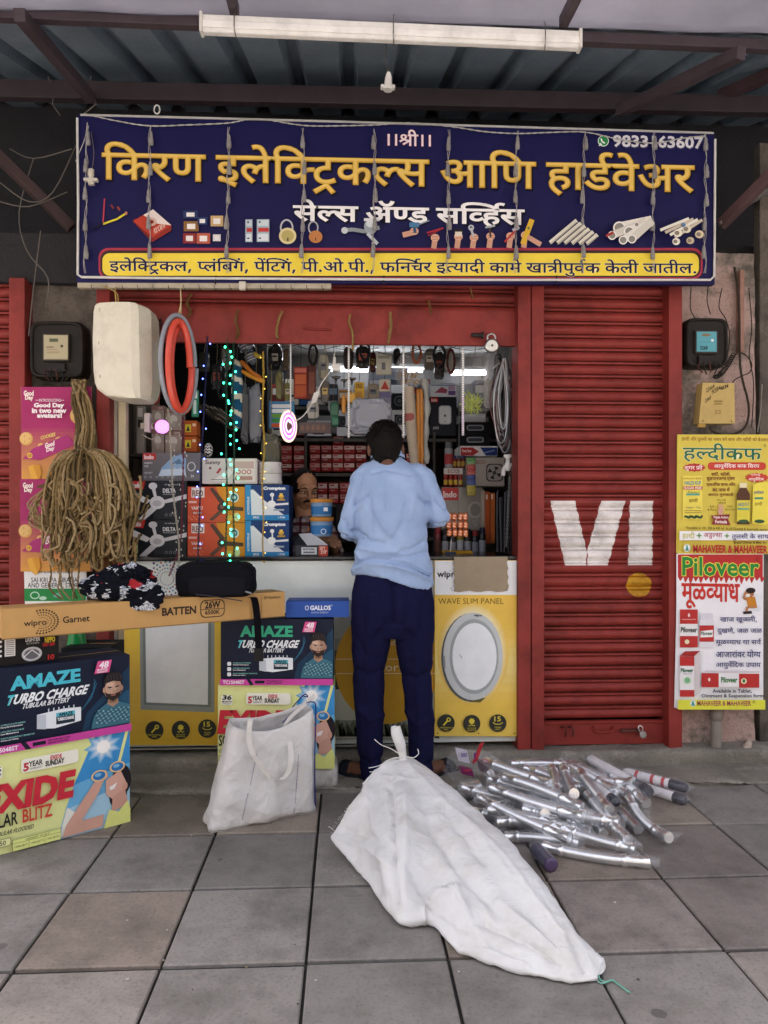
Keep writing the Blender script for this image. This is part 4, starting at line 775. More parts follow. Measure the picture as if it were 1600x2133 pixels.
def bottle(a,x,y0,y1,w,cap,body,lab): a.rect(x-w*.28,y0,x+w*.28,y0+(y1-y0)*.12,cap); a.poly([(x-w*.25,y0+(y1-y0)*.12),(x-w*.5,y0+(y1-y0)*.27),(x-w*.5,y1),(x+w*.5,y1),(x+w*.5,y0+(y1-y0)*.27),(x+w*.25,y0+(y1-y0)*.12)][::-1],body); a.rect(x-w*.5,y0+(y1-y0)*.42,x+w*.5,y1-(y1-y0)*.06,lab)
def haldi(a):
    YL='dcc753'
    a.rect(1412,906,1606,1154,YL); a.text(4,1420,909,1600,920,'8a4a20',.012,dy=2)
    a.text(5,1423,923,1586,961,'f6f2d0',.026,dy=2); a.text(5,1423,923,1586,961,'2a6a4c',.012,dy=2)
    a.text('®',1590,925,1596,931,'3a5a4a')
    a.burst(1446,974,25,9,'c03a34'); a.text(6,1426,968,1463,981,'fbe9e2',.015)
    a.rrect(1474,963,1595,979,7,'cc4638'); a.text(7,1487,965,1581,977,'fdf2ee',.012)
    for k,(t,x0,x1) in enumerate(((8,1481,1521),(9,1472,1530),(10,1471,1531),(11,1483,1519),(12,1474,1527))): a.text(t,x0,983+k*10.8,x1,992+k*10.8,'7a3524',.014)
    a.burst(1576,995,26,10,'cc4638'); a.text(13,1564,987,1582,992,'fdeee8',.01); a.text(14,1558,994,1590,1003,'fdeee8',.012)
    a.rect(1421,991,1462,1082,'f0dd5e'); a.text('MAHAVEER',1423,995,1461,999,'8a4030'); a.text('HALDI KUF',1425,1002,1459,1010,'3a8fb0',.02); a.rect(1422,1013,1462,1020,'c05040'); a.text('SUGAR FREE',1424,1014,1460,1019,'f8e8d8',.02)
    a.text('Kasturi',1432,1023,1456,1027,'6a8a3a'); a.rect(1428,1028,1456,1032,'5aa89a'); a.text(15,1434,1038,1452,1047,'7a6a20',.01); a.text('Adulsa + Tulsi',1427,1055,1458,1059,'4a5a6a'); a.line([(1424,1064),(1460,1064)],1.2,'8a6a3a'); a.line([(1424,1068),(1460,1068)],1.2,'8a6a3a')
    for k in range(6): a.ell(1427+k*6,1076+2*(k%2),4,2.6,'3a6a4a',8,False); a.ell(1430+k*6,1077-2*(k%2),2.4,2,'2a3a2a',7,False)
    a.up(); a.text('No side',1492,1039,1510,1043,'5a4a20'); a.text('effects',1494,1045,1510,1049,'5a4a20'); a.text('Safe',1476,1052,1487,1057,'5a4a20'); a.text('& Pure',1472,1059,1490,1064,'5a4a20'); a.text('100%',1513,1053,1524,1057,'5a4a20'); a.text('Ayurvedic',1508,1059,1529,1064,'5a4a20')
    a.ell(1499,1066,6,7,'d8a890',12); [a.line([(1497+k*2.6,1062),(1494+k*4,1051)],2.4,'d8a890') for k in range(3)]
    a.poly([(1478,1074),(1518,1071),(1514,1082),(1519,1094),(1480,1092),(1484,1083)][::-1],'8f3436'); a.text('Triple Action',1483,1075,1514,1081,'f8e8e0',.03); a.text('Formula',1487,1083,1511,1090,'f8e8e0',.03)
    bottle(a,1545,1006,1092,27,'e6d9b0','5a3a2a','dfd04a'); a.text('HALDI KUF',1534,1047,1557,1054,'3a7a9a',.02); a.rect(1533,1058,1557,1062,'6aa88a'); a.ell(1545,1086,11,4,'3a5a3a',10)
    a.poly([(1565,1010),(1590,1003),(1600,1008),(1600,1085),(1592,1094),(1563,1090)][::-1],'eddc55'); a.text(5,1567,1022,1587,1030,'2a4a8a',.02); a.rect(1568,1036,1586,1040,'3a8a7a'); a.text(15,1568,1045,1584,1054,'8a7a20',.01); a.ell(1578,1086,11,4,'3a5a3a',10)
    a.text('*Available in 100, 200 & 400 ml. At all Chemist & Ayurvedic stores',1425,1096,1594,1103,'4a3a10',.012,dy=4)
    a.rect(1412,1106,1606,1125,'f3f3f3'); a.text(15,1418,1108,1443,1123,'c8c060',.02); a.text('+',1448,1111,1457,1120,'6a9a4a',.03); a.text(16,1462,1110,1500,1122,'a83a5a',.012); a.text('+',1506,1112,1514,1120,'6a9a4a',.03); a.text(17,1520,1110,1597,1125,'3a3a7a',.012)
    a.text('Brand Owner & Mkt. by:',1524,1127,1592,1134,'4a3a10',.02)
    a.ell(1427,1141,7,8,'e8f0ec'); a.poly([(1423,1147),(1427,1133),(1431,1147)][::-1],'4a9a8a'); a.text('MAHAVEER & MAHAVEER',1440,1135,1593,1150,'b83230',.04,dy=2); a.text('®',1594,1135,1599,1140,'3a3a3a')
sheet('medicine_poster','yellow cough syrup poster with green lettering on the right pier','poster',[(1411,905),(1606,905),(1606,1154),(1409,1152)],3.652,'dcc753',haldi)
def pbox(a,x0,y0,x1,y1):
    h=y1-y0; a.rect(x0,y0,x1,y1,'f0eeee'); a.rect(x0,y0,x1,y0+h*.38,'bd3634'); a.rect(x0,y0+h*.7,x1,y1,'bd3634'); a.text('Piloveer',x0+2,y0+h*.47,x1-2,y0+h*.6,'2a3a2a',.03); a.ell((x0+x1)/2-4,y0+h*.85,5,5,'f0e6c0',10); a.ell((x0+x1)/2,y0+h*.15,2.5,4,'f6dcd6',8); a.line([(x0+4,y0+h*.26),(x1-4,y0+h*.26)],1,'f0c0b8')
def pilo(a):
    a.rect(1409,1154,1590,1476,'f2f1f4'); a.rect(1412,1155,1589,1203,'bb3432')
    for k in range(17):
        x=1413+k*10.6; d=8+7*((k*37)%5)/4; a.poly([(x,1202),(x+2,1202+d*.7),(x+4.5,1202+d),(x+7,1202+d*.6),(x+10.6,1202)][::-1],'bb3432',False)
    a.up()
    a.text('Piloveer',1422,1161,1580,1198,'efe45a',.05,dy=2); a.text('Piloveer',1422,1161,1580,1198,'2f8a3a',.022,dy=2); a.text('®',1573,1161,1580,1168,'7a2420')
    a.text(18,1420,1215,1540,1266,'c8372f',.022,dy=2)
    # seated cartoon figure
    a.poly([(1572,1237),(1587,1240),(1583,1262),(1574,1268)][::-1],'e8ecf0'); a.ell(1576,1268,9,6,'e2e6ec'); a.poly([(1553,1244),(1572,1243),(1577,1266),(1558,1266)][::-1],'d08a2e'); a.ell(1560,1236,10,9,'b9794a'); a.ell(1563,1230,10,6,'2a2020'); a.ell(1557,1240,5,3.5,'f0ece8'); a.line([(1558,1250),(1548,1246),(1552,1234)],4,'b9794a'); a.line([(1572,1264),(1556,1264),(1553,1276)],5,'c08454'); a.poly([(1546,1274),(1564,1272),(1566,1278),(1548,1279)][::-1],'2a2426')
    for k,(t,x0,x1) in enumerate(((19,1499,1575),(20,1493,1586),(21,1490,1584),(22,1490,1583),(23,1490,1583))): a.text(t,x0,1282+k*23.6,x1,1298+k*23.6,'2f2f6e',.01)
    pbox(a,1415,1269,1452,1348); a.rrect(1455,1289,1485,1347,5,'e6e4ea'); a.rrect(1457,1277,1483,1290,3,'dedce4'); a.rect(1455,1302,1485,1336,'bd3634'); a.poly([(1457,1314),(1483,1311),(1483,1326),(1457,1327)][::-1],'f4f2f2'); a.text('Piloveer',1458,1315,1482,1322,'2a5a3a',.03)
    a.poly([(1414,1365),(1425,1356),(1456,1355),(1444,1366)][::-1],'a8302e'); a.rect(1414,1366,1444,1449,'f0eeee'); a.rect(1414,1366,1444,1386,'bd3634'); a.rect(1414,1436,1444,1450,'bd3634'); a.poly([(1444,1366),(1456,1355),(1456,1440),(1444,1450)][::-1],'d8d0d0'); a.text('Piloveer',1416,1391,1441,1399,'2a6a4a',.03); a.ell(1429,1416,9,9,'d8e8d0'); a.ell(1429,1416,6,6,'7ab88a'); a.text('Suspension',1420,1401,1438,1404,'4a4a4a')
    a.poly([(1458,1400),(1468,1395),(1581,1397),(1575,1402)][::-1],'d8d0d4'); a.rect(1458,1401,1578,1430,'f0eeee'); a.rect(1458,1401,1494,1430,'bd3634'); a.rect(1536,1402,1578,1431,'bd3634'); a.text('Piloveer',1499,1409,1532,1420,'2a7a3a',.03); a.ell(1546,1417,6,6,'f0e6c0'); a.ell(1546,1417,3,4,'4a7a4a'); a.ell(1474,1414,2.5,4,'f6dcd6',8)
    a.text('Available in Tablet,',1481,1434,1562,1442,'2a2a3a',.025); a.text('Ointment & Suspension form',1458,1444,1586,1453,'2a2a3a',.025)
    a.rect(1409,1456,1590,1476,'e3e34a'); a.ell(1440,1463,6,7,'e8f4ec'); a.poly([(1436,1468),(1440,1456),(1444,1468)][::-1],'4a9a8a'); a.text('MAHAVEER & MAHAVEER',1449,1458,1560,1468,'a84a5a',.02); a.text('®',1563,1457,1569,1463,'3a3a3a')
sheet('medicine_poster','white medicine poster with red lettering below the yellow one','poster',[(1412,1153),(1591,1155),(1589,1477),(1405,1474)],3.648,'f2f1f4',pilo)
# ------------------------------------------------------------------ meters, junction box, pipes on the piers
def meter(name,label,cx,cy,w,h,face,facecol,extra):
    t=thing(name,label,'electric meter',P(cx,cy,3.68))
    m=M(); pts=[]
    rings=[]
    for d,k in ((3.75,1.0),(3.68,1.0),(3.655,.96),(3.65,.90),(3.665,.86)):
        r=[]
        for q in range(28):
            a=2*math.pi*q/28; ca,sa=math.cos(a),math.sin(a); e=.32
            p=P(cx,cy,3.68); r.append((p.x+w/2*k*mpp(3.68)*math.copysign(abs(ca)**e,ca),d,p.z+h/2*k*mpp(3.68)*math.copysign(abs(sa)**e,sa)))
        rings.append(r)
    m.loft(rings,'plastic','1c1713'); m.build('case',t)
    x0,y0,x1,y1=face; m=M(); px_box(m,x0-3,y0-3,x1+3,y1+4,3.645,.03,'plastic','3a342c'); m.build('meter_body',t,bevel=.003)
    m=M(); px_box(m,x0,y0,x1,y1,3.640,.008,'print',facecol); extra(Art(m,facade(3.640))); m.build('face_plate',t)
    m=M(); px_box(m,x0+4,y1+8,x1-6,y1+26,3.645,.03,'plastic','1e1a18'); m.build('terminal_block',t,bevel=.003)
    m=M()
    for k in range(5): m.tube(smoothpts([P(x0+6+k*9,y1+20,3.645),P(x0+2+k*13,y1+34,3.64),P(x0+12+k*8,y1+44+4*(k%2),3.65)],4),.0028,6,'matte',['4a2a2a','2a2420','5a3a34','2a2a2e','3a322c'][k])
    m.build('wiring',t)
    return t
def mf1(a): a.rect(103,705,121,712,'5a604a'); a.rect(97,722,112,724,'6a5a4a'); a.ell(129,721,3,3,'4a443c'); a.line([(97,728),(120,728)],.8,'9a5a4a'); a.rect(98,732,124,736,'a89878')
meter('electric_meter','dusty electric meter with a beige dial plate on the dark left pier',122,730,110,118,(91,698,141,748),'b6ac8c',mf1)
def mf2(a): a.text('2268',1458,721,1474,728,'1a2a2a',.03); a.ell(1484,709,3,3,'dfe6e2'); a.rect(1457,712,1490,713,'3a8a98'); a.ell(1471,698,10,3,'8a7a5a')
meter('electric_meter','electric meter with a turquoise face plate in a rounded black case',1469,715,92,106,(1452,691,1493,732),'5fa3ae',mf2)
jb=thing('junction_box','yellowed cable junction box with scribbled numbers on the pink pier','junction box',P(1493,840,3.7))
m=M(); q=[(1464,797),(1530,798),(1531,882),(1456,882)]; ps=[P(x,y,3.68) for x,y in q]
m.add(ps+[p+Vector((0,.065,0)) for p in ps],[(3,2,1,0),(4,5,6,7),(0,4,7,3),(1,2,6,5),(0,1,5,4),(3,7,6,2)],'plastic','c4a866')
a=Art(m,facade(3.68)); a.text('22664',1471,809,1488,818,'3a3424',.01,dy=-10); a.text('9284',1483,813,1501,822,'3a3424',.01,dy=-11); a.text('4534',1501,806,1517,813,'2a2418',.03,dy=-6); a.text('3360',1469,832,1481,840,'2a2418',.01,dy=-9); a.text('22',1488,854,1502,862,'8a7440',.01)
a.rect(1487,834,1505,838,'9a8448'); a.rect(1487,840,1504,843,'9a8448'); a.ell(1464,877,1.5,1.5,'2a2418',8); a.ell(1523,878,1.5,1.5,'2a2418',8)
m.build('box_body',jb,bevel=.006,seg=3)
m=M(); px_box(m,1455,880,1471,890,3.70,.02,'plastic','c9a557'); m.build('mounting_tab',jb,bevel=.003)
cb=thing('cable_conduit','pinkish timber cable strip with loose black cables running down the right pier','cable conduit',P(1545,560,3.71))
m=M(); m.obox(P(1542,733,3.70),P(1551,733,3.70)-P(1542,733,3.70),(0,.04,0),P(1542,562,3.70)-P(1542,733,3.70),'steelpaint','a07868'); m.build('timber_strip',cb,bevel=.002)
m=M()
m.tube(smoothpts([P(x,y,3.70) for x,y in ((1530,556),(1537,600),(1540,650),(1541,732),(1543,770),(1549,800),(1556,825),(1560,850),(1558,875),(1550,892),(1535,902),(1510,906),(1488,900),(1478,888))],5),.006,8,'matte','3e362e')
m.tube(smoothpts([P(x,y,3.70) for x,y in ((1545,735),(1556,742),(1566,758),(1562,775),(1548,782),(1532,790),(1526,797))],5),.003,6,'matte','3a302a')
m.build('cable',cb)
m=M(); pts=[]
for k in range(140):
    t=k/139; x=1532-40*t; y=737+48*math.sin(t*1.57)*1.0; pts.append(P(x-3+5*math.cos(k*.9),y+4*math.sin(k*.9),3.705))
m.tube(pts,.0022,5,'matte','241f1b'); m.build('coiled_wire',cb)
for pts in ([(1440,592),(1438,640),(1446,660),(1450,668)],[(1476,592),(1473,625),(1480,655)],[(1504,600),(1498,640),(1512,665),(1520,700),(1514,750)],[(1560,600),(1566,680),(1561,740),(1570,800),(1566,890)]):
    m=M(); m.tube(smoothpts([P(x,y,3.705) for x,y in pts],5),.0026,5,'matte','2a2622'); m.build('loose_wire',cb)
m=M(); m.tube(smoothpts([P(x,y,3.70) for x,y in ((1462,765),(1456,790),(1440,800),(1422,795),(1418,740))],5),.002,5,'matte','7a7266'); m.build('thin_wire',cb); m=M(); m.tube(smoothpts([P(x,y,3.70) for x,y in ((1588,800),(1584,860),(1578,900))],4),.003,5,'matte','8a8478'); m.build('thin_wire',cb)
pp=thing('drain_pipe','grey drain pipe standing at the foot of the right pier','pipe',P(1493,1588,3.69))
m=M(); a,b=P(1492,1588,3.69),P(1492,1460,3.69); m.tube([a,b],.026,16,'plastic','8f867c'); m.build('pipe_shaft',pp); m=M(); m.lathe(P(1492,1500,3.69),(0,0,1),[(0,.026),(.004,.031),(.05,.031),(.054,.026)],16,'plastic','857c72'); m.build('collar',pp)
pp=thing('outlet_pipe','short bent plastic outlet pipe low on the pink pier','pipe',P(1550,1570,3.66))
m=M(); m.tube(smoothpts([P(1558,1545,3.74),P(1560,1548,3.69),P(1556,1556,3.665),P(1548,1576,3.65),P(1543,1592,3.64)],5),.0155,14,'plastic','b9a898'); m.build('pipe_shaft',pp); m=M(); m.lathe(P(1557,1550,3.672),(-.2,-.25,-1),[(0,.018),(.002,.021),(.03,.021),(.032,.018)],14,'plastic','b0a090'); m.build('elbow',pp)
m=M(); px_box(m,1583,300,1700,1560,3.735,.06,'plaster_dark','5a5148'); m.build('wall_fin',loc=P(1600,1500,3.735),label='dark weathered strip of wall at the right edge of the facade',cat='wall',bevel=.004)
# ------------------------------------------------------------------ left: ropes, cistern, hoses
def rope(mb,pts,r=.006,col='8f7346',k=6,n=6):
    pts=smoothpts(pts,k+5); rr=[r*(1+.3*math.sin(i*2.1)+R_.uniform(-.1,.1)) for i in range(len(pts))]
    mb.tube([p+Vector((R_.uniform(-1,1),R_.uniform(-1,1),R_.uniform(-1,1)))*.0011 for p in pts],rr,n,'cloth',col)
def pts_x(p):
    q=p-Vector((0,0,CZ)); return 800+F*(q.x*cY-q.y*sY)/(q.x*sY+q.y*cY)
RC=['927c58','7a6645','a08c68','86714c','64543a','978260']
jr=thing('jute_rope_bundle','long hank of brown jute rope hanging over the biscuit poster','rope',P(170,800,3.62))
m=M()
for k in range(38):
    x=148+R_.uniform(0,38); y1=R_.uniform(930,1010); e=R_.uniform(-.03,.03)
    rope(m,[P(167+R_.uniform(-17,17),790+R_.uniform(0,8),3.63+e),P(x,830,3.61+e),P(x+10+R_.uniform(-4,4),880,3.6+e),P(x+8+R_.uniform(-7,7),930,3.61+e),P(176+R_.uniform(-9,12),y1,3.62+e)],.0058,R_.choice(RC),5)
m.build('strands',jr)
jr=thing('jute_rope_bundle','large shaggy bundle of looped jute rope in front of the shop post','rope',P(180,930,3.5))
m=M()
for k in range(150):
    d=R_.uniform(-.08,.05); w=R_.uniform(-88,104); 
    if abs(w-4)<14 and k%3: w+=26*(1 if w>4 else -1)
    bx=174+R_.uniform(-9,9); ye=1118+R_.uniform(-70,62)-abs(w)*.2; f=.04*abs(w)/100
    pts=[P(bx,946+R_.uniform(-6,8),3.49+d*.3),P(bx+w*.5,938+abs(w)*.10+R_.uniform(-6,10),3.455+d),P(bx+w*.86,958+abs(w)*.25+R_.uniform(-8,10),3.45+d),P(bx+w*1.0+R_.uniform(-6,6),1012+abs(w)*.2,3.45+d),P(bx+w*1.0+R_.uniform(-9,9),1065+R_.uniform(-12,12),3.46+d),P(bx+w*.97+R_.uniform(-12,12),ye,3.47+d)]
    if k%3: pts+= [P(pts_x(pts[-1])+R_.uniform(5,18),ye+R_.uniform(6,16),3.47+d),P(pts_x(pts[-1])+R_.uniform(14,30),ye-R_.uniform(8,50),3.475+d)]
    rope(m,pts,R_.uniform(.0052,.0066),R_.choice(RC),5)
for k in range(10): rope(m,[P(100-k*3,1010+k*6,3.46),P(75-R_.uniform(0,18),1045+k*5,3.45),P(85,1075+k*3,3.46),P(110,1068+k*5,3.47)],.0045,R_.choice(RC),5)
for k in range(46):
    x=R_.uniform(95,262); y=R_.uniform(985,1120); d=R_.uniform(-.10,-.04); a0=R_.uniform(0,6)
    rope(m,[P(x+R_.uniform(10,24)*math.cos(a0+q*1.1)*(1-q*.08),y+q*R_.uniform(8,15)+10*math.sin(a0+q*1.1),3.46+d) for q in range(6)],.0055,R_.choice(RC),1)
m.build('strands',jr)
m=M()
for k in range(9):
    a0=k*.5; rope(m,[P(172+14*math.cos(a0+q*.9),943+9*math.sin(a0+q*.9)+k*2,3.455) for q in range(6)],.006,R_.choice(RC),4)
m.build('binding',jr)
m=M()
for x in (105,128,150,166,118,142): rope(m,[P(x,1165,3.5),P(x+R_.uniform(-8,10),1200,3.51),P(x+R_.uniform(-6,16),1225,3.52),P(x+R_.uniform(0,22),1248,3.53)],.004,R_.choice(RC),4)
for k in range(7): rope(m,[P(205+k*4,1110,3.5),P(208+R_.uniform(-8,12)+k*3,1150,3.5),P(202+R_.uniform(-6,14)+k*5,1190,3.5)],.0055,'7d5a38',4)
m.build('loose_ends',jr)
ci=thing('toilet_cistern','cream plastic toilet cistern hanging on strings at the left of the counter','cistern',P(246,628,3.45))
m=M(); rings=[]
for y,xl,xr,dp in ((628,194,296,.07),(632,190,303,.10),(645,187,307,.125),(700,185,308,.14),(770,187,309,.14),(795,190,309,.135),(808,196,308,.12),(822,214,306,.10),(829,250,300,.08)):
    a_,b_=P(xl,y,3.42),P(xr,y,3.42); w=b_.x-a_.x; r=[]
    for X,D in ((0,.05),(.02,.015),(.10,.0),(.40,-.018),(.72,-.022),(.84,-.010),(.90,.02),(.985,.06),(1,dp+.06),(.9,dp+.10),(.1,dp+.10),(0,dp+.04)): r.append((a_.x+w*X,3.44+D,a_.z))
    rings.append(r)
m.loft(rings,'plastic','e0d9c4',smooth=False); o=m.build('tank',ci,bevel=.007,seg=3)
m=M()
for x,y in ((205,647),(203,715),(205,785)):
    m.box(P(x+1,y+3,3.4365),P(x+18,y-4,3.45),'plastic','b8b092')
m.build('vent_ledge',ci,bevel=.003)
m=M(); m.tube([P(229,640,3.4385),P(230,700,3.4335),P(231,800,3.4365)],.0014,5,'plastic','b9b092'); m.build('mould_seam',ci)
m=M(); m.lathe(P(231,752,3.432),(0,-1,0),[(0,.004),(.003,.004)],8,'matte','1a1816'); m.build('bolt_hole',ci)
m=M(); m.tube(smoothpts([P(242,630,3.47),P(240,605,3.48),P(242,598,3.5)],3),.003,6,'cloth','b79a5a'); m.tube(smoothpts([P(246,630,3.47),P(243,610,3.48),P(215,596,3.52)],3),.0025,6,'cloth','b79a5a'); m.build('hanging_string',ci)
def coil(name,label,cx,cy,rx,ry,r,n,mt,col,Y,tilt):
    t=thing(name,label,'hose',P(cx,cy,Y)); m=M(); pts=[]
    N_=40*n; p0=P(cx,cy,Y); s_=mpp(Y)
    for k in range(N_+1):
        a_=2*math.pi*k/40; u=k/N_; wob=1+.03*math.sin(a_*.5+n)
        pts.append(p0+Vector((rx*s_*wob*math.cos(a_)*.95,(u-.5)*.05*n+rx*s_*tilt*math.cos(a_),ry*s_*math.sin(a_)*(1-.02*u))))
    m.tube(pts,r,10,mt,col); m.build('hose_coil',t); m=M(); m.tube(smoothpts([P(376,600,Y),P(377,630,Y),p0+Vector((.0,0,ry*s_+.002)),p0+Vector((.015,.0,ry*s_-.03))],4),.0025,6,'cloth','c9b88a'); m.build('hanging_string',t)
coil('hose_coil','translucent grey hose coil hanging from the shutter, around the red one',372,759,29,100,.0115,1,'gloss','8f949c',3.50,1.2)
coil('hose_coil','thick red hose coil hanging inside the grey translucent hose',377,765,18,90,.0155,2,'gloss','d8503c',3.50,1.4)
# rope ends hanging from the raised shutter
for k,pts in enumerate(([(398,612),(390,630),(396,650),(388,662)],[(496,645),(492,668),(497,690),(492,705)],[(588,648),(580,668),(576,690),(577,705)],[(731,655),(728,672),(735,695),(733,730)],[(813,650),(814,672),(813,690),(809,715)],[(980,598),(982,612),(984,622)],[(892,625),(896,640),(899,655)])):
    lab=['frayed brown rope end hanging from the shutter slats by the hoses','brown rope loop on the shutter rail above the green lights','pale frayed rope end on the shutter rail above the white adapter','thick frayed rope end on the rail left of the silver strip','light brown rope end hanging on the rail above the customer','short rope stub under the sign near the shutter post','thin rope stub on the slats right of the rail handle'][k]
    m=M()
    for q in range(3): rope(m,[P(x+R_.uniform(-2,2),y,3.70-.004*q) for x,y in pts],.005 if k<5 else .003,R_.choice(['7a5f3c','8d7248','6b5030']),4)
    m.build('rope_end',loc=P(*pts[0],3.7),label=lab,cat='rope',group='rope ends on the raised shutter')
# ------------------------------------------------------------------ counter and its printed boards
ct=thing('shop_counter','white laminate shop counter with a black top across the opening','counter',P(660,1555,FY))
m=M(); px_box(m,262,1167,1078,1556,3.715,.42,'gloss','dfe7e1'); m.build('counter_body',ct)
m=M(); a,b=P(255,1167,3.705),P(1079,1158,3.705); m.box((a.x,3.695,a.z),(b.x,4.16,b.z),'gloss','1c1c1e'); m.build('counter_top',ct,bevel=.003)
m=M(); px_box(m,246,830,262,1556,3.72,.05,'plastic','cdbf9c'); m.build('side_strip',ct,bevel=.003)
m=M(); px_box(m,232,830,245,1556,3.73,.05,'card','b9b4a6'); m.build('edge_board',ct)
m=M(); px_box(m,258,1552,905,1563,3.70,.03,'plastic','bdb8ac'); m.build('base_trim',ct,bevel=.002)
a_=M(); A_=Art(a_,facade(3.7148))
for k in range(5):
    for j in range(26-k): A_.ell(348+(14+k*7)*math.cos(j*.27+k),1205+(14+k*7)*math.sin(j*.27+k),1.0+.4*k,1.1+.4*k,['3a4a9a','7a3a8a','3a8ab0','b04060','40406a'][(k+j)%5],8,False)
a_.build('printed_logo',ct)
def grad(a,x0,y0,x1,y1,stops,n=16):
    for k in range(n):
        t=(k+.5)/n
        for (p0,c0),(p1,c1) in zip(stops,stops[1:]):
            if p0<=t<=p1: u=(t-p0)/(p1-p0); c=tuple(i+(j-i)*u for i,j in zip(lin(c0),lin(c1)))
        a.rect(x0,y0+(y1-y0)*k/n,x1,y0+(y1-y0)*(k+1)/n,c,False)
    a.up()
def icons(a,pts,r):
    for k,(x,y) in enumerate(pts):
        a.ell(x,y,r,r*1.02,'3a3a34')
        if k==0: a.line([(x-6,y+5),(x+3,y-5)],3.2,'e6d44a'); a.ring(x+5,y-7,4.5,4.5,2.2,'e6d44a',12); a.text('MAINTENANCE',x-r*.75,y+8,x+r*.75,y+11,'e6d44a'); a.text('FREE',x-5,y+12,x+5,y+15,'e6d44a')
        elif k==1: a.burst(x,y-5,7,7,'e6d44a',10,.7); a.line([(x-7,y+3),(x-3,y+5),(x,y+1),(x+3,y+5),(x+7,y+3)],1.4,'e6d44a'); a.text('NO UV & IR',x-9,y+8,x+9,y+11,'e6d44a'); a.text('RADIATION',x-9,y+12,x+9,y+15,'e6d44a')
        else: a.text('15',x-7,y-14,x+6,y-4,'e6d44a',.02); a.line([(x-10,y-2),(x-5,y+2),(x+5,y+2),(x+10,y-2)],1.6,'e6d44a'); a.text('YEARS',x-7,y+7,x+7,y+10,'e6d44a'); a.text('LIFE*',x-6,y+11,x+6,y+14,'e6d44a')
def lp(a):
    grad(a,259,1300,465,1551,[(0,'f2cd4a'),(.5,'eec558'),(1,'dfb43a')])
    a.poly([(291,1294),(447,1294),(447,1484),(293,1478)][::-1],'9aa09a'); a.poly([(297,1294),(440,1294),(440,1473),(300,1468)][::-1],'7e8681'); a.poly([(303,1296),(434,1296),(433,1468),(305,1463)][::-1],'eef0ee')
    icons(a,((322,1521),(377,1520),(432,1517)),19)
sheet('display_poster','yellow display panel with a square ceiling light on the left of the counter front','display poster',[(259,1293),(466,1293),(466,1552),(258,1552)],3.695,'f0c52e',lp,th=.006)
def cp(a):
    a.rect(697,1250,906,1538,'8f948a'); a.rect(697,1250,906,1330,'a8aca2'); a.rect(697,1355,740,1440,'4a4c48'); a.rect(697,1436,906,1500,'c4c8ba')
    for k in range(26): a.poly([(697+k*8,1502+8*((k*7)%3)),(705+k*8,1498+6*((k*5)%4)),(716+k*8,1538),(700+k*8,1538)][::-1],'4d5346' if k%2 else '6a705e',False)
    a.up(); n=40; a.poly([(806+108*math.cos(-2*math.pi*k/n),1388+120*math.sin(-2*math.pi*k/n)) for k in range(n)],'d3a233')
    a.text('Colour',752,1322,860,1340,'f3ead0'); a.text('Tomorrow',745,1381,880,1398,'f3ead0'); a.rect(785,1342,860,1343.2,'f3ead0'); a.rect(700,1372,906,1373.2,'f3ead0'); a.rect(700,1402,906,1403.2,'f3ead0')
    a.rect(697,1534,906,1538,'b8b4a8')
sheet('display_poster','grey display panel with a big yellow disc behind the customer','display poster',[(697,1250),(904,1250),(904,1540),(697,1540)],3.70,'8f948a',cp,th=.006)
def rp(a):
    a.rect(906,1168,1076,1240,'eef1f2'); a.text('wipro',911,1190,957,1206,'2c2c34',.03)
    for k in range(12): a.ell(938+9*math.cos(k*.9)+k,1180+k*4.5,1.6,1.8,'b8bcc8',8,False)
    a.up(); grad(a,906,1239,1076,1533,[(0,'eec558'),(.25,'efc85a'),(.5,'f2dc8c'),(.75,'f0ca58'),(1,'eed062')])
    a.text('WAVE SLIM PANEL',913,1246,1049,1258,'6a5320')
    for k in range(12): a.ell(985,1362,74-k*1.6,106-k*1.8,tuple(i+(j-i)*(k/11) for i,j in zip(lin('f0cb60'),lin('f6ecc4'))),28)
    a.ell(981,1369,62,92,'5a5f60',32); a.ell(985,1367,62,91,'c9cfd0',36); a.ell(987,1367,51,78,'a3abac',36); a.ell(988,1367,46,70,'eef3f6',36); a.text('wipro',987,1279,1003,1285,'3a3a40',.04)
    a.poly([(922,1365),(926,1365),(928,1392),(922,1388)][::-1],'8a8f90'); a.poly([(975,1461),(1012,1452),(1000,1462)][::-1],'6a6030'); a.line([(957,1363),(962,1370)],1,'6a6a6a')
    icons(a,((929,1505),(982,1506),(1036,1505)),18)
    for x in (911,996,1071): a.ell(x,1526,1.6,1.6,'5a4a20',8,False)
sheet('display_poster','yellow display panel with a round ceiling light beside the closed shutter','display poster',[(905,1167),(1077,1167),(1077,1534),(905,1533)],3.69,'f0c52e',rp,th=.006)
# dusty cardboard flap over the right end of the counter
m=M(); rows=[]
for j in range(13):
    t=j/12; rows.append([P(945+112*i/10+2*t+1.5*math.sin(j*2),1160+72*t+(1.5*math.sin(i*1.7) if j==12 else 0)-.5*i*(1-t)*.1,3.683-.004*math.sin(t*3.1)+.0015*math.sin(i*2.1)) for i in range(11)])
m.grid(rows,'card','a0917a'); m.grid([[p+Vector((0,.003,0)) for p in r[::-1]] for r in rows],'card','93856f')
A_=Art(m,facade(3.676)); 
m.build('cardboard_flap',loc=P(1000,1230,3.68),label='dusty brown cardboard flap hanging over the right end of the counter',cat='cardboard')
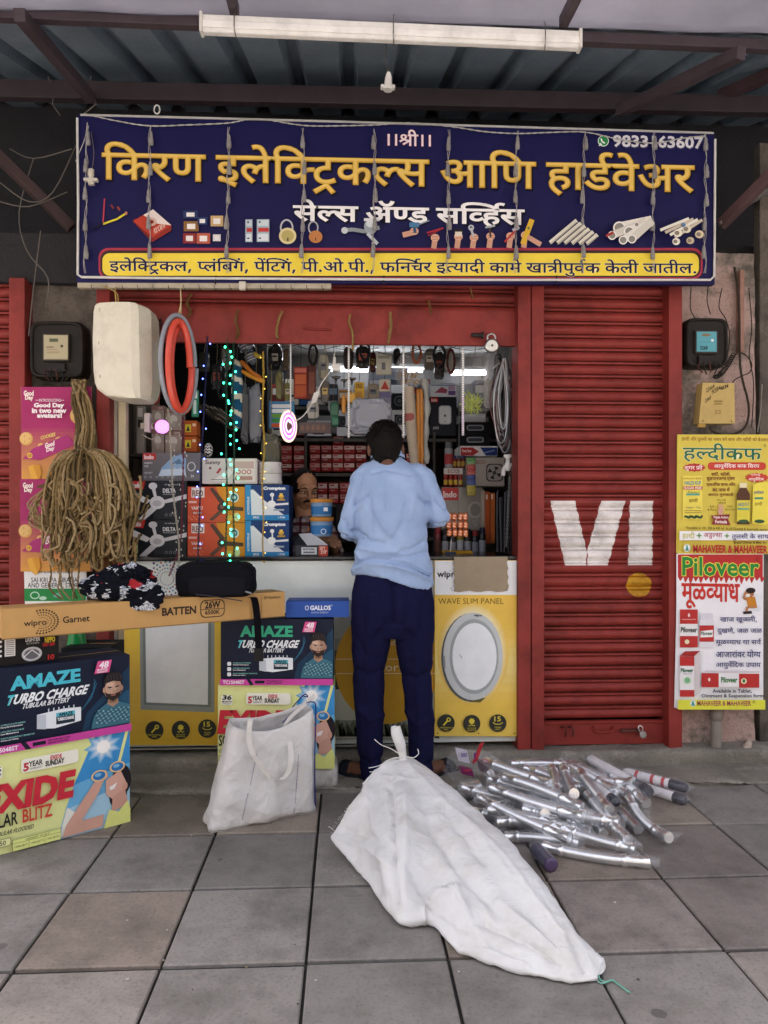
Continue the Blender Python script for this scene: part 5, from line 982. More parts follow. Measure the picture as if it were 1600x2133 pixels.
# ------------------------------------------------------------------ battery cartons
def bust(a,x,y,s,shirt):   # bearded man, chest at the bottom
    a.poly([(x-27*s,124),(x-24*s,y+30*s),(x-18*s,y+22*s),(x-8*s,y+15*s),(x+8*s,y+15*s),(x+20*s,y+20*s),(233,y+23*s),(233,124)][::-1],shirt)
    for k in range(90):
        px_,py_=x-21*s+((k*17)%42)*s,y+23*s+((k*7)%19)*s; a.ell(px_,py_,1.3*s,.8*s,'8fb8c0' if k%2 else '2a4a58',6,False)
    a.up(); a.poly([(x-6*s,y+8*s),(x+6*s,y+8*s),(x+7*s,y+16*s),(x,y+21*s),(x-7*s,y+16*s)][::-1],'a9866f')
    a.ell(x,y-3*s,11*s,15*s,'c9a48c'); a.ell(x-11*s,y-3*s,2*s,4*s,'b58f78',10); a.ell(x+11*s,y-3*s,2*s,4*s,'a8826c',10)
    a.poly([(x+1*s,y-17*s),(x+7*s,y-14*s),(x+10.6*s,y-6*s),(x+10*s,y+4*s),(x+5*s,y+11*s),(x+3*s,y+3*s),(x+4*s,y-5*s)],'ab8570'); a.ell(x-4*s,y-9.5*s,4.5*s,3*s,'d8b7a2',12); a.poly([(x-6*s,y+10*s),(x+6*s,y+10*s),(x+4*s,y+15*s),(x-4*s,y+15*s)],'86654f')
    a.poly([(x-10.6*s,y-1*s),(x-7.5*s,y+2*s),(x-3*s,y+3.2*s),(x+3*s,y+3.2*s),(x+7.5*s,y+2*s),(x+10.6*s,y-1*s),(x+8*s,y+8*s),(x,y+13*s),(x-8*s,y+8*s)],'2e2422'); a.ell(x,y+5*s,3.4*s,1*s,'a06a60',10)
    a.poly([(x-11*s,y-6*s),(x-12*s,y-18*s),(x-6*s,y-26*s),(x+6*s,y-26*s),(x+12*s,y-18*s),(x+11*s,y-6*s),(x+9*s,y-12*s),(x,y-14*s),(x-9*s,y-12*s)],'241e20')
    [a.line([(x-8*s+k*4*s,y-23*s),(x-6*s+k*4*s,y-15*s)],.7*s,'4a4044') for k in range(5)]
    for q in (-1,1): a.line([(x+q*2.2*s,y-5.6*s),(x+q*7*s,y-6.6*s)],1.5*s,'2a2020'); a.ell(x+q*4.6*s,y-3.6*s,1.7*s,.8*s,'f0ece8',8); a.ell(x+q*4.6*s,y-3.6*s,.8*s,.8*s,'1a1414',8)
    a.poly([(x,y-3*s),(x+2*s,y+1*s),(x-1.6*s,y+1*s)],'b08a72')
def amaze(a,main):
    # design 234 x 138
    a.rect(0,0,234,138,'151d33'); a.poly([(150,138),(234,138),(234,20),(205,50),(160,95)][::-1],'1c3a54'); a.poly([(175,138),(234,138),(234,62),(200,85)][::-1],'25526e')
    for k in range(5): a.line([(150+k*3,90-k*4),(168+k*2,70-k*6),(172,52-k*4)],1,'2f6a86')
    a.text('AMAZE',42,15,148,36,main,.045)
    a.text('TURBO CHARGE',33,45,158,60,'eef2f4',.04,shear=6); a.text('T',33,45,42,60,'4fc4d0',.04,shear=5); a.text('TUBULAR BATTERY',57,62,130,70,'e6eaec',.03,shear=3)
    a.poly([(80,84),(122,80),(150,82),(150,106),(108,112),(80,108)][::-1],'e8eef2'); a.poly([(80,84),(94,86),(94,111),(80,108)][::-1],'c2cad2'); a.rect(110,86,140,106,'23323c'); a.rect(110,86,140,93,'5fb8c8'); a.text('AMAZE',114,87,136,92,'12303a',.05); a.text('TURBOCHARGE',112,95,138,100,'f0f4f6',.04)
    for k in range(6): a.rect(97+k*8,76,99+k*8,82,'c8d0d8',False)
    a.up()
    for k in range(3): a.rrect(14,90+k*11,22,98+k*11,2,'e6eaee'); a.text(['SUPERIOR PLATE DESIGN','LOW SELF DISCHARGE','PUNCTURE-RESISTANT SEPARATOR'][k],26,91+k*11,[62,60,76][k],93.4+k*11,'8ac8c0',.02); a.text(['Powerful Performance','Low Maintenance','Enhanced Safety'][k],26,94.6+k*11,[58,52,52][k],97.2+k*11,'eef0f0',.02)
    bust(a,203,62,1.36,'3f6f80')
    a.poly([(176,4),(200,4),(195,26),(170,26)][::-1],'d8548f'); a.text('48',178,6,193,17,'fbeef4',.035,shear=2); a.text('MONTHS',175,18,192,21,'fbeef4',.03); a.text('WARRANTY',174,22,192,25,'fbeef4',.03)
    a.rect(0,125,234,138,'c8489c'); a.poly([(54,125),(62,125),(70,138),(62,138)][::-1],'1c1c30'); a.text('TC15048ST',6,128,50,135,'f6e6f2',.03); a.rect(72,128,92,134,'1a1a2a'); a.text('PERFORMS BEST WITH',95,127.6,130,130.4,'5a1a4a',.02); a.text('AMAZE INVERTERS',95,132,128,134.8,'5a1a4a',.02)
def exide(a):
    # design 244 x 175
    a.rect(0,0,244,175,'e4eaa0'); a.poly([(182,0),(244,0),(244,175),(118,175),(140,112),(146,82)][::-1],'3f92cf'); a.poly([(146,82),(244,62),(244,120),(132,124)][::-1],'6db4de'); a.poly([(132,124),(244,100),(244,175),(118,175)][::-1],'a8cfe4')
    a.poly([(236,0),(242,0),(226,62),(220,64)][::-1],'e4eaa0')
    for k in range(9): a.burst(196,22,34-k*3.2,32-k*3,tuple(i+(j-i)*(k/8) for i,j in zip(lin('62acdc'),lin('fbfbf6'))),9,.62-.0*k)
    a.ell(196,22,12,12,'fdfcf6')
    a.poly([(121,170),(134,120),(152,136),(150,160),(140,172)][::-1],'e6e8dc')
    # woman with sunglasses looking up
    a.ell(228,92,18,30,'251e24',16); a.ell(222,118,16,26,'2a2026',14)
    a.poly([(200,86),(226,72),(236,96),(230,120),(214,126),(200,112)][::-1],'d9ab98'); a.poly([(212,120),(234,108),(240,140),(210,148)][::-1],'cf9f8c'); a.ell(234,104,5,8,'d0a08c',12); a.poly([(206,100),(220,94),(216,104),(208,107)][::-1],'f6efec')
    a.poly([(196,175),(206,142),(222,150),(240,132),(244,150),(244,175)][::-1],'e2e88a')
    a.poly([(126,172),(132,152),(160,112),(186,76),(198,80),(188,104),(158,150),(196,148),(194,170)][::-1],'d4a592'); a.poly([(183,70),(200,66),(204,80),(190,88)][::-1],'d4a592')
    for x,y in ((188,74),(220,64)): a.ell(x,y,14,10.5,'e8c58e',16); a.ell(x,y,11,8,'2f78b8',16); a.ell(x-2,y-2,6,3.6,'7ab8e0',12)
    a.rrect(60,16,152,40,5,'f3f2e2'); a.text('5',64,24,71,37,'c03a48',.05); a.text('YEAR',72,22,93,31,'2a2a2a',.03); a.text('WARRANTY',73,33,93,37,'4a4a4a'); a.text('EXIDE',106,19,124,26,'c83a4a',.035); a.text('SUNDAY',98,27,128,36,'2a2a2a',.035)
    a.rrect(8,20,31,41,4,'f3f2e2'); a.text('36',11,21,28,30,'2a2a2a',.05,shear=1.5); a.text('MONTH',10,32,29,36,'2a2a2a',.04); a.text('WARRANTY',11,37,28,39.4,'4a4a4a')
    a.text('EXIDE',3,55,140,98,'c9303f',.055,shear=5)
    a.text('SOLAR',3,104,54,126,'262626',.02); a.text('BLITZ',62,104,108,126,'cc4038',.02)
    a.text('12V TUBULAR FLOODED',4,133,78,140,'2a2a2a',.015,shear=2); a.rrect(3,146,44,160,3,'8a8a5a'); a.rrect(4,147,43,159,3,'e8eca8'); a.text('6SZ150',7,149,36,157,'3a3a3a',.01)
    a.rect(46,152,122,172,'8a9058'); a.rect(46.6,152.6,121.4,158.4,'e0ea90'); a.rect(46.6,159,71,171.4,'e0ea90'); a.rect(71.6,159,96,171.4,'e0ea90'); a.rect(96.6,159,121.4,171.4,'e0ea90'); a.text('CAPACITY AT 27 C',66,154,104,157.4,'5a5a3a'); 
    for k in range(3): a.text(['115Ah @C5','130Ah @C10','150Ah @C20'][k],49+k*25,163,69+k*25,167,'5a5a3a')
def carton3(name,label,o,u,h,depth,cols,fn,w0,h0,cat='carton',bevel=.003,mt='card',artmat='print',lid=True,group=None,top=None):
    """upright carton: o = bottom left corner of the front face, u = vector along the front, h = height"""
    o,u=Vector(o),Vector(u); back=Vector((-u.y,u.x,0)).normalized()*depth; up=Vector((0,0,h))
    m=M(); m.obox(o,u,back,up,mt,cols)
    ob=m.build(name,loc=o+u/2,bevel=bevel,label=label,cat=cat,group=group)
    m2=M(); a=Art(m2,on_rect(o+up,u,-up,w0,h0),artmat,h0=.0012); fn(a)
    p=m2.build('front_print',ob)
    if lid:
        m3=M(); n=u.cross(up).normalized()*0; t=o+up+Vector((0,0,.0012)); m3.poly([t+u*.01+back*.47,t+u*.99+back*.47,t+u*.99+back*.53,t+u*.01+back*.53],'gloss','b59a6a'); m3.build('tape_strip',ob)
    return ob
YB=3.40
o=P(454,1600,YB); e=P(697,1600,YB); hx=P(454,1426,YB).z-o.z
carton3('battery_carton','yellow green battery carton behind the white bag, under the navy one',o,e-o,hx,.23,'cfd47e',exide,244,175)
o2=P(460,1425,YB-.004); e2=P(694,1425,YB-.004); h2=P(460,1287,YB).z-o2.z; o2.z=o.z+hx+.002
carton3('battery_carton','navy battery carton with green lettering under the small blue box',o2,e2-o2,h2-.004,.22,'1a2238',lambda a:amaze(a,'3fb089'),234,138)
ztop_r=o2.z+h2-.004
for x0,x1,lab in ((636,704,'whitewashed stone block under the right corner of the battery cartons'),(458,520,'whitewashed stone block hidden behind the white bag')):
    a_=G(x0,1640); b_=G(x1,1636); m=M(); rows=[]
    w=b_.x-a_.x; zt=o.z-.002
    for j in range(9):
        rows.append([]); 
        for q in range(24):
            an=2*math.pi*q/24; ca,sa=math.cos(an),math.sin(an); k=1+.05*noise.noise((j*.7,q*.8,x0)); e_=.35
            sh=[.9,.98,1,1,1,1,.98,.93,.86][j]
            rows[-1].append((a_.x+w/2+w/2*k*sh*math.copysign(abs(ca)**e_,ca),3.50+.1*k*sh*math.copysign(abs(sa)**e_,sa),zt*j/8))
    m.loft(rows,'concrete','d8d4cc',smooth=True); m.build('stone_block',loc=(a_.x+w/2,3.5,0),label=lab,cat='block')
# left pair, nearer and turned
Ar=G(270,1710); Bl=G(-20,1786); u=(Ar-Bl).normalized()*.545
hl=P(270,1520,Ar.y).z
carton3('battery_carton','large yellow green battery carton standing on the pavement at far left',Ar-u,u,hl,.23,'cfd47e',exide,244,175)
d_=ray(272,1362); h_l=(CZ+d_.z*(Ar.y/d_.y))-hl
carton3('battery_carton','large navy battery carton with cyan lettering on top of the yellow one at far left',Ar-u+Vector((0,0,hl+.002))+u*.01,u*.99,h_l-.004,.22,'1a2238',lambda a:amaze(a,'4ec0d4'),234,138)
zl=hl+h_l-.002
back=Vector((-u.y,u.x,0)).normalized()
# cartons wedged under the long batten carton
def nipo(a):
    a.rect(0,0,120,66,'1a1818'); a.rect(14,4,34,44,'e8e6e2')
    for k in range(8): a.rect(16,7+k*4.5,32,9+k*4.5,'8a8884',False)
    a.up(); a.text('NIPPO',92,8,112,20,'e6c92e',.05); a.text('EAST GRIP',88,22,112,29,'c8322e',.04); a.text('LIGHTER',54,5,82,14,'eceae6',.03); a.text('KITCHEN',56,16,80,21,'c8c6c2'); a.ell(66,44,20,17,'c8c8c8',20); a.ell(66,44,15,12,'6a6a6e',18); a.line([(50,50),(66,34),(82,50)],2,'f0f0f0'); a.text('10',98,50,110,62,'c8322e',.04)
    for k in range(4): a.ell(6,8+k*11,2.5,3,'d8d6d2',8,False)
zc=.79
cb=carton3('lighter_carton','black carton with a gauge picture wedged under the long carton',Ar-u+Vector((0,0,zl+.002))+u*.12+back*.05,u*.40,zc-zl-.004,.15,'1c1a1a',nipo,120,66)
def amz2(a): a.rect(0,0,100,60,'15181a'); a.text('AMAZE',-2,12,72,34,'4f9a3c',.045)
oo=G(135,1400,.40); oo=P(128,1420,3.30); 
carton3('battery_carton','black battery carton with green lettering behind the far left stack',Vector((oo.x,3.30,.0)),Vector((.205,.0,0)),P(128,1350,3.3).z,.22,'17191b',lambda a:(a.rect(0,0,100,200,'15181a'),a.text('AMAZE',2,8,70,26,'4f9a3c',.045,dy=0)),100,200)
m=M(); c=P(160,1345,3.42); rows=[]
for j in range(8):
    rows.append([(c.x+.055*math.cos(2*math.pi*q/20)*(1-.06*j)+.01*noise.noise((q,j,1)),3.42+.03*math.sin(2*math.pi*q/20),c.z-.06+j*.02+.006*noise.noise((q*.5,j,2))) for q in range(20)])
m.loft(rows,'gloss','1f8a46'); m.build('snack_packet',loc=c,label='shiny green packet standing behind the black lighter carton',cat='packet')
# long batten carton
zb=max(zc,ztop_r)+.003
A1=P(593,1285,3.36); A1.z=zb; B1=G(4,1333,zb); uu=A1-B1
def batten(a):
    # design 592 x 60
    a.rect(0,0,592,60,'c2985e'); K='35291f'
    a.text('wipro',38,26,78,40,K,.02); a.text('Garnet',108,23,158,36,K,.02)
    for r in range(4):
        for k in range(14+r*2):
            an=-1.9+3.8*k/(13+r*2); a.ell(70+(11+r*6)*math.cos(an)*1.0,30+(8.5+r*5)*math.sin(an),.8+.38*r,.8+.36*r,K,8,False)
    a.up(); a.text('BATTEN',305,20,378,36,K,.035); a.rrect(388,8,444,48,12,K); a.rrect(390,10,442,46,11,'c2985e'); a.text('26W',399,12,433,27,K,.04); a.text('6500K',399,32,432,41,K,.03); a.rect(390,28.5,442,30,K); a.rect(532,4,533,56,'8a6a3c'); a.text('20 Numbers',538,8,580,15,K,.01)
    a.rect(0,58,592,60,'8a6a40')
bc=carton3('batten_carton','long brown tube light carton laid across the battery cartons',B1,uu,.112,.13,'b88f58',batten,592,60,cat='carton',bevel=.003)
zt=zb+.112
def gallos(a): a.rect(0,0,130,37,'2f55a6'); a.text('GALLOS',50,10,92,20,'e6ecf6',.04); a.text('SAVING ENERGY',52,24,88,28,'c8d4ea'); a.ell(43,15,4,6,'e6ecf6',10); a.poly([(40,15),(43,9),(46,15),(43,21)][::-1],'2f55a6'); a.text('®',93,8,96,11,'e6ecf6')
o3=P(596,1287,3.42); e3=P(727,1283,3.42); o3.z=ztop_r+.002; e3.z=o3.z
carton3('light_carton','flat blue carton lying on the navy battery carton beside the customer',o3,e3-o3,P(596,1253,3.42).z-o3.z,.16,'2c4f9a',gallos,130,37)
# ------------------------------------------------------------------ sculpting helpers: folds drawn as lines over a surface
def proj(p):
    q=Vector(p)-Vector((0,0,CZ)); d=-q.x*-sY*1.0+q.y*cY; xx=q.x*cY-q.y*sY; d=q.x*sY+q.y*cY
    return 800+F*xx/d, HY-F*q.z/d
def segdist(x,y,pl):
    b=1e9
    for (x0,y0),(x1,y1) in zip(pl,pl[1:]):
        dx,dy=x1-x0,y1-y0; t=max(0,min(1,((x-x0)*dx+(y-y0)*dy)/(dx*dx+dy*dy+1e-9))); b=min(b,math.hypot(x-x0-dx*t,y-y0-dy*t))
    return b
def foldfn(folds,namp=.004,nsc=9,front=True,rid=0,cr=0,cs=(5,9,9)):
    def f(v,n):
        d=namp*(noise.noise(v*nsc)+.5*noise.noise(v*nsc*2.3)); 
        if rid: d+=rid*((1-2.6*abs(noise.noise(v*7+Vector((3,1,5)))))+.6*(1-2.6*abs(noise.noise(Vector((v.x*19,v.y*19,v.z*13))))))

        if cr:
            w=Vector((v.x*cs[0],v.y*cs[1],v.z*cs[2]))+Vector((noise.noise(v*6),noise.noise(v*6+Vector((7,0,0))),0))*.6; q=noise.voronoi(w)[0]; w2=noise.voronoi(w*2.3+Vector((3,1,2)))[0]; d+=cr*(min(q[1]-q[0],.45)-.2+.4*(min(w2[1]-w2[0],.4)-.2))
        if n.y<.25 or not front:
            x,y=proj(v)
            for pl,amp,w in folds:
                q=segdist(x,y,pl)
                if q<w*3.2: d+=amp*math.exp(-q/w*1.1)
        return v+n*d
    return f
def catmull_grid(rows,ku,kv,closed):
    def cr(pts,k,cl):
        n=len(pts); out=[]
        for i in range(n if cl else n-1):
            g=(lambda j:pts[j%n]) if cl else (lambda j:pts[max(0,min(n-1,j))])
            p0,p1,p2,p3=g(i-1),g(i),g(i+1),g(i+2)
            for j in range(k):
                t=j/k; out.append(.5*((2*p1)+(p2-p0)*t+(2*p0-5*p1+4*p2-p3)*t*t+(3*p1-p0-3*p2+p3)*t**3))
        if not cl: out.append(pts[-1])
        return out
    r1=[cr([Vector(p) for p in r],kv,closed) for r in rows]
    cols=[cr([r[j] for r in r1],ku,False) for j in range(len(r1[0]))]
    return [[cols[j][i] for j in range(len(cols))] for i in range(len(cols[0]))]
def displace_rows(rows,fn,closed):
    n=len(rows[0]); out=[]
    for i,r in enumerate(rows):
        o=[]
        for j,p in enumerate(r):
            a=rows[max(i-1,0)][j]; b=rows[min(i+1,len(rows)-1)][j]; c=r[(j-1)%n if closed else max(j-1,0)]; d=r[(j+1)%n if closed else min(j+1,n-1)]
            nn=(b-a).cross(d-c); nn=nn.normalized() if nn.length>1e-9 else Vector((0,0,1)); o.append((p,nn))
        out.append(o)
    return [[fn(p,nn) for p,nn in r] for r in out]
nt,b,N,L=nodes('sackcloth'); tcx=N('ShaderNodeTexCoord').outputs['Object']
at=N('ShaderNodeAttribute'); at.attribute_name='Col'; dn=N('ShaderNodeMapRange'); dn.inputs[1].default_value=.5; dn.inputs[2].default_value=.8; dn.inputs[4].default_value=.5; L.new(noise_tex(N,L,tcx,5,8,.7),dn.inputs[0]); dm=N('ShaderNodeMix',data_type='RGBA'); L.new(dn.outputs[0],dm.inputs[0]); L.new(at.outputs['Color'],dm.inputs[6]); dm.inputs[7].default_value=(*lin('b8b09a'),1); L.new(dm.outputs[2],b.inputs['Base Color']); b.inputs['Roughness'].default_value=.5; b.inputs['Specular IOR Level'].default_value=.35
w1=N('ShaderNodeTexWave'); w1.inputs['Scale'].default_value=120; w1.bands_direction='X'; L.new(tcx,w1.inputs['Vector']); w2=N('ShaderNodeTexWave'); w2.inputs['Scale'].default_value=120; w2.bands_direction='Z'; L.new(tcx,w2.inputs['Vector'])
ad_=N('ShaderNodeMath',operation='ADD'); L.new(w1.outputs[1],ad_.inputs[0]); L.new(w2.outputs[1],ad_.inputs[1])
cru=[]
for sc_ in (6.5,15):
    wv_=N('ShaderNodeMix',data_type='RGBA',blend_type='LINEAR_LIGHT'); wv_.inputs[0].default_value=.09; nz=N('ShaderNodeTexNoise'); nz.inputs['Scale'].default_value=sc_*.8; L.new(tcx,nz.inputs['Vector']); L.new(tcx,wv_.inputs[6]); L.new(nz.outputs['Color'],wv_.inputs[7])
    vo=N('ShaderNodeTexVoronoi'); vo.inputs['Scale'].default_value=sc_; L.new(wv_.outputs[2],vo.inputs['Vector']); cru.append(vo.outputs['Distance'])
cs_=N('ShaderNodeMath',operation='MULTIPLY_ADD'); L.new(cru[0],cs_.inputs[0]); cs_.inputs[1].default_value=1.9; L.new(cru[1],cs_.inputs[2])
b0=N('ShaderNodeBump'); b0.inputs['Strength'].default_value=.3; b0.inputs['Distance'].default_value=.022; L.new(cs_.outputs[0],b0.inputs['Height'])
n_=noise_tex(N,L,tcx,28,6,.7); ad2=N('ShaderNodeMath',operation='MULTIPLY_ADD'); L.new(n_,ad2.inputs[0]); ad2.inputs[1].default_value=3.0; L.new(ad_.outputs[0],ad2.inputs[2])
bp=N('ShaderNodeBump'); bp.inputs['Strength'].default_value=.25; bp.inputs['Distance'].default_value=.004; L.new(ad2.outputs[0],bp.inputs['Height']); L.new(b0.outputs[0],bp.inputs['Normal']); L.new(bp.outputs[0],b.inputs['Normal'])
tr=N('ShaderNodeBsdfTranslucent'); L.new(at.outputs['Color'],tr.inputs[0]); mxs=N('ShaderNodeMixShader'); mxs.inputs[0].default_value=.18; L.new(b.outputs[0],mxs.inputs[1]); L.new(tr.outputs[0],mxs.inputs[2]); L.new(mxs.outputs[0],nt.nodes['Material Output'].inputs[0])
# ------------------------------------------------------------------ white sack lying on the pavement
sk=thing('sack','large white woven plastic sack lying tied at the neck on the pavement','sack',G(950,1950))
SEC=[((690,1745),(757,1632),.245,.02),((752,1820),(797,1592),.275,.05),((828,1918),(842,1582),.28,.08),((893,1916),(905,1622),.245,.09),((938,1963),(978,1687),.205,.10),((1000,1995),(1052,1757),.17,.11),((1078,2019),(1128,1857),.125,.10),((1150,2035),(1190,1942),.075,.07),((1205,2043),(1232,1985),.045,.04),((1243,2036),(1254,2000),.025,.015)]
rows=[]
for k,(g,r,zr,bk) in enumerate(SEC):
    g0=G(*g,z=.012 if k else .05); dr=ray(*r); Yr=(zr-CZ)/dr.z*dr.y; r0=P(r[0],r[1],Yr)
    out=Vector((-.35,-1,.35)).normalized(); hgt=(r0-g0).length
    row=[g0]
    for t in (.12,.3,.5,.7,.88):
        row.append(g0.lerp(r0,t)+out*(.16*hgt*math.sin(math.pi*t))*(1 if k>1 else .3))
    row.append(r0); bx=Vector((.25,1,0)).normalized()
    row.append(r0+bx*bk*.6+Vector((0,0,-zr*.12))); row.append(r0+bx*bk+Vector((0,0,-zr*.6))); row.append(Vector(((g0.x*.4+r0.x*.6)+bx.x*bk*.8,(g0.y*.3+r0.y*.7)+bx.y*bk*.8,.012)))
    row.append(g0.lerp(row[-1],.5)+Vector((0,0,-.002))); rows.append(row)
rows=catmull_grid(rows,14,11,True)
folds=[([(850,1600),(900,1650),(960,1710),(1030,1770),(1100,1860),(1170,1950)],.012,20),([(812,1640),(818,1740),(829,1880)],-.016,9),([(842,1650),(846,1760),(838,1880)],.010,12),
 ([(885,1905),(925,1862),(952,1848),(975,1895),(992,1935)],.02,11),([(905,1840),(945,1828)],-.014,14),([(968,1862),(990,1930)],-.014,9),([(865,1640),(905,1740),(970,1830),(1040,1900)],-.013,17),([(1010,1925),(1090,1960),(1160,2005)],-.012,12),([(1040,1880),(1120,1950),(1190,1995)],.010,13),([(760,1650),(790,1740),(815,1850)],.008,14),([(705,1745),(770,1770),(815,1800)],.008,7),([(720,1730),(780,1745),(815,1770)],-.008,7),([(1090,1900),(1160,1975)],-.010,8),([(1190,1960),(1215,2025)],-.008,7),([(935,1975),(1010,1985),(1090,2010)],.007,9),([(870,1690),(915,1700)],.006,6),([(850,1810),(900,1900)],-.008,8),
 ([(930,1700),(1010,1800)],-.006,7),([(990,1740),(1060,1830)],.006,6)]
rows=displace_rows(rows,lambda v,n:(lambda w:Vector((w.x,w.y,max(w.z,.004))))(foldfn([(p_,a_*2.0,w_*1.15) for p_,a_,w_ in folds],.004,11,False,.0025,-.017,(5.5,4,7))(v,n)),True)
if 1:
    m=M(); m.loft(rows,'sackcloth','e9e9e8',caps=False); 
    o=m.build('sack_cloth',sk)
# tied neck tuft and frayed threads
m=M(); pts=[P(843,1592,2.93),P(838,1572,2.93),P(833,1550,2.92),P(827,1532,2.92),P(824,1514,2.92)]; rings=[]
for i,p in enumerate(smoothpts(pts,4)):
    t=i/16; w=[.030,.012,.013,.016,.008][min(4,int(t*4.01))]*(1) if 0 else (.032*(1-t*5) +.012*t*5 if t<.2 else .012+.008*math.sin((t-.2)/.8*2.6))
    rings.append([p+Vector((w*math.cos(2*math.pi*q/16)*(1+.28*math.sin(q*2.2)),w*.7*math.sin(2*math.pi*q/16),.004*math.sin(q*1.7))) for q in range(16)])
m.loft(rings,'sackcloth','efefed'); m.build('neck_tuft',sk)
m=M()
for pts in ([(843,1580),(825,1578),(805,1585),(790,1595),(768,1600)],[(840,1576),(815,1560),(795,1552),(780,1540)],[(848,1576),(862,1578),(872,1570),(870,1560)],[(842,1582),(820,1590),(800,1592),(782,1606),(770,1608)],[(700,1735),(690,1725),(684,1722)],[(1250,2000),(1244,1985)]):
    m.tube(smoothpts([P(x,y,2.92 if x<1000 else 2.05) for x,y in pts],4),.0016,5,'cloth','e8e6e2')
for k in range(60):
    t=k/59; x=690+(840-690)*t; y=1742-(1742-1582)*t**.75; m.tube([P(x,y,2.94),P(x-R_.uniform(2,6),y-R_.uniform(0,5),2.935)],.001,4,'cloth','ecebe8')
m.build('frayed_threads',sk,kind='stuff')
m=M(); rows_=[[G(1232,1998,.02),G(1246,1990,.02),G(1258,1996,.018)],[G(1238,2016,.022),G(1256,2006,.02),G(1262,2012,.012)],[G(1240,2036,.012),G(1254,2028,.015),G(1260,2022,.006)]]
m.grid(catmull_grid(rows_,4,4,False),'sackcloth','ecebe8'); m.build('tail_end',sk)
m=M(); m.tube(smoothpts([G(1236,1990,.02),G(1234,2008,.03),G(1245,2026,.02),G(1250,2040,.008),G(1262,2046,.006),G(1275,2042,.006),G(1290,2052,.006),G(1312,2068,.006)],5),.0028,6,'cloth','6fa594'); m.tube(smoothpts([G(1240,2020,.02),G(1238,2034,.01),G(1252,2048,.006),G(1268,2044,.006)],5),.0022,6,'cloth','7fb0a0'); m.build('green_string',sk)
# ------------------------------------------------------------------ white carry bag
bg_=thing('carry_bag','upright white cloth carry bag with loop handles beside the battery cartons','bag',G(550,1710))
FL,FR=G(440,1737),G(657,1692); wv=FR-FL; bk=Vector((-wv.y,wv.x,0)).normalized()
def bagring(t):
    # corners at height fraction t
    fl=P(440,1737,FL.y).lerp(P(488,1513,FL.y+.05),t); fr=FR.lerp(P(650,1478,FR.y+.02),t); d=.17*(1-.35*t)
    br=fr+bk*d; bl=fl+bk*d+(fr-fl)*.06
    if t==0: fl.z=fr.z=br.z=bl.z=.004
    return fl,fr,br,bl
rows=[]
for i in range(25):
    t=i/24; c4=bagring(t); row=[]
    for s_ in range(4):
        p,q=c4[s_],c4[(s_+1)%4]; n=16 if s_ in (0,2) else 7
        for k in range(n):
            w=k/n; v=p.lerp(q,w); e=(q-p).normalized(); nn=Vector((e.y,-e.x,0)); v=v+nn*(.022*math.sin(math.pi*w)*(1-.5*t)*(1 if t>.02 else .3))
            if s_==0: v.z-= .06*t*t*math.sin(math.pi*min(1,w*1.05))**.8*(1 if t>.5 else t*2)*.75
            if s_==2: v.z-= .02*t*math.sin(math.pi*w)
            row.append(v)
    rows.append(row)
bf=[([(500,1530),(490,1620),(470,1710)],.008,10),([(540,1580),(530,1660),(520,1730)],-.008,9),([(575,1600),(560,1680),(545,1730)],.006,8),([(610,1560),(622,1640),(612,1720)],-.007,9),([(640,1500),(642,1600),(640,1690)],.006,8),([(500,1560),(540,1620),(590,1640)],-.006,9),([(470,1650),(520,1690)],.006,8),([(590,1520),(620,1600)],.007,9),([(470,1600),(500,1650)],-.006,7)]
rows=displace_rows(rows,foldfn([(p_,-a_*1.9,w_) for p_,a_,w_ in bf],.005,14,False,-.002,.017,(9,8,5)),True)
bagrows=rows; m=M(); m.loft(rows,'sackcloth','e9e7e4',caps=False); m.add(rows[0],[list(range(len(rows[0])))],'sackcloth','dcd9d4')
o=m.build('bag_body',bg_); s=o.modifiers.new('thick','SOLIDIFY'); s.thickness=.002
def strap(mb,pts,w,c,mt='sackcloth',k=6,wd=Vector((1,0,0))):
    q=smoothpts(pts,k); mb.grid([[p-wd*w/2,p,p+wd*w/2] for p in q],mt,c); mb.grid([[p+wd*w/2+Vector((0,.002,0)),p-wd*w/2+Vector((0,.002,0))] for p in q],mt,c)
m=M(); y=FL.y-.005; strap(m,[P(521,1500,y+.06),P(519,1545,y+.04),P(533,1582,y+.035),P(566,1624,y+.04)],.020,'dfdcd6'); strap(m,[P(566,1625,y+.04),P(592,1620,y+.055),P(606,1590,y+.065),P(604,1545,y+.10)],.020,'dfdcd6'); m.build('handle',bg_)
m=M(); y=FL.y+.16; strap(m,[P(500,1513,y),P(530,1530,y),P(570,1545,y),P(600,1500,y+.02),P(640,1462,y+.04),P(655,1450,y+.05)],.022,'d8d5cf',wd=Vector((0,.3,1)).normalized()); m.build('handle',bg_)
m=M(); y=FR.y+.01; m.tube(smoothpts([P(558,1522,y+.1),P(590,1498,y+.1),P(612,1470,y+.1),P(634,1447,y+.1),P(641,1452,y+.1),P(628,1449,y+.1)],5),.0028,6,'cloth','2a3478'); m.tube(smoothpts([P(588,1506,y),P(625,1472,y),P(652,1462,y-.004),P(658,1480,y-.006),P(656,1560,y-.012),P(656,1640,y-.012),P(657,1690,y-.006)],6),.0026,6,'cloth','2a3478'); m.build('blue_piping',bg_)
m=M()
for x0,x1 in ((535,505),(622,612)):
    for k in range(34):
        q=[]
        for t in (k/34,(k+.55)/34):
            yy=1572+136*t; xx=x0+(x1-x0)*t; best=min((p for r in bagrows for p in r[:16]),key=lambda p:(proj(p)[0]-xx)**2+(proj(p)[1]-yy)**2); q.append(Vector((best.x,best.y-.003,best.z)).lerp(P(xx,yy,best.y-.003),.85))
        m.tube(q,.0013,4,'cloth','7a6a92')
m.build('stitching',bg_,kind='stuff')
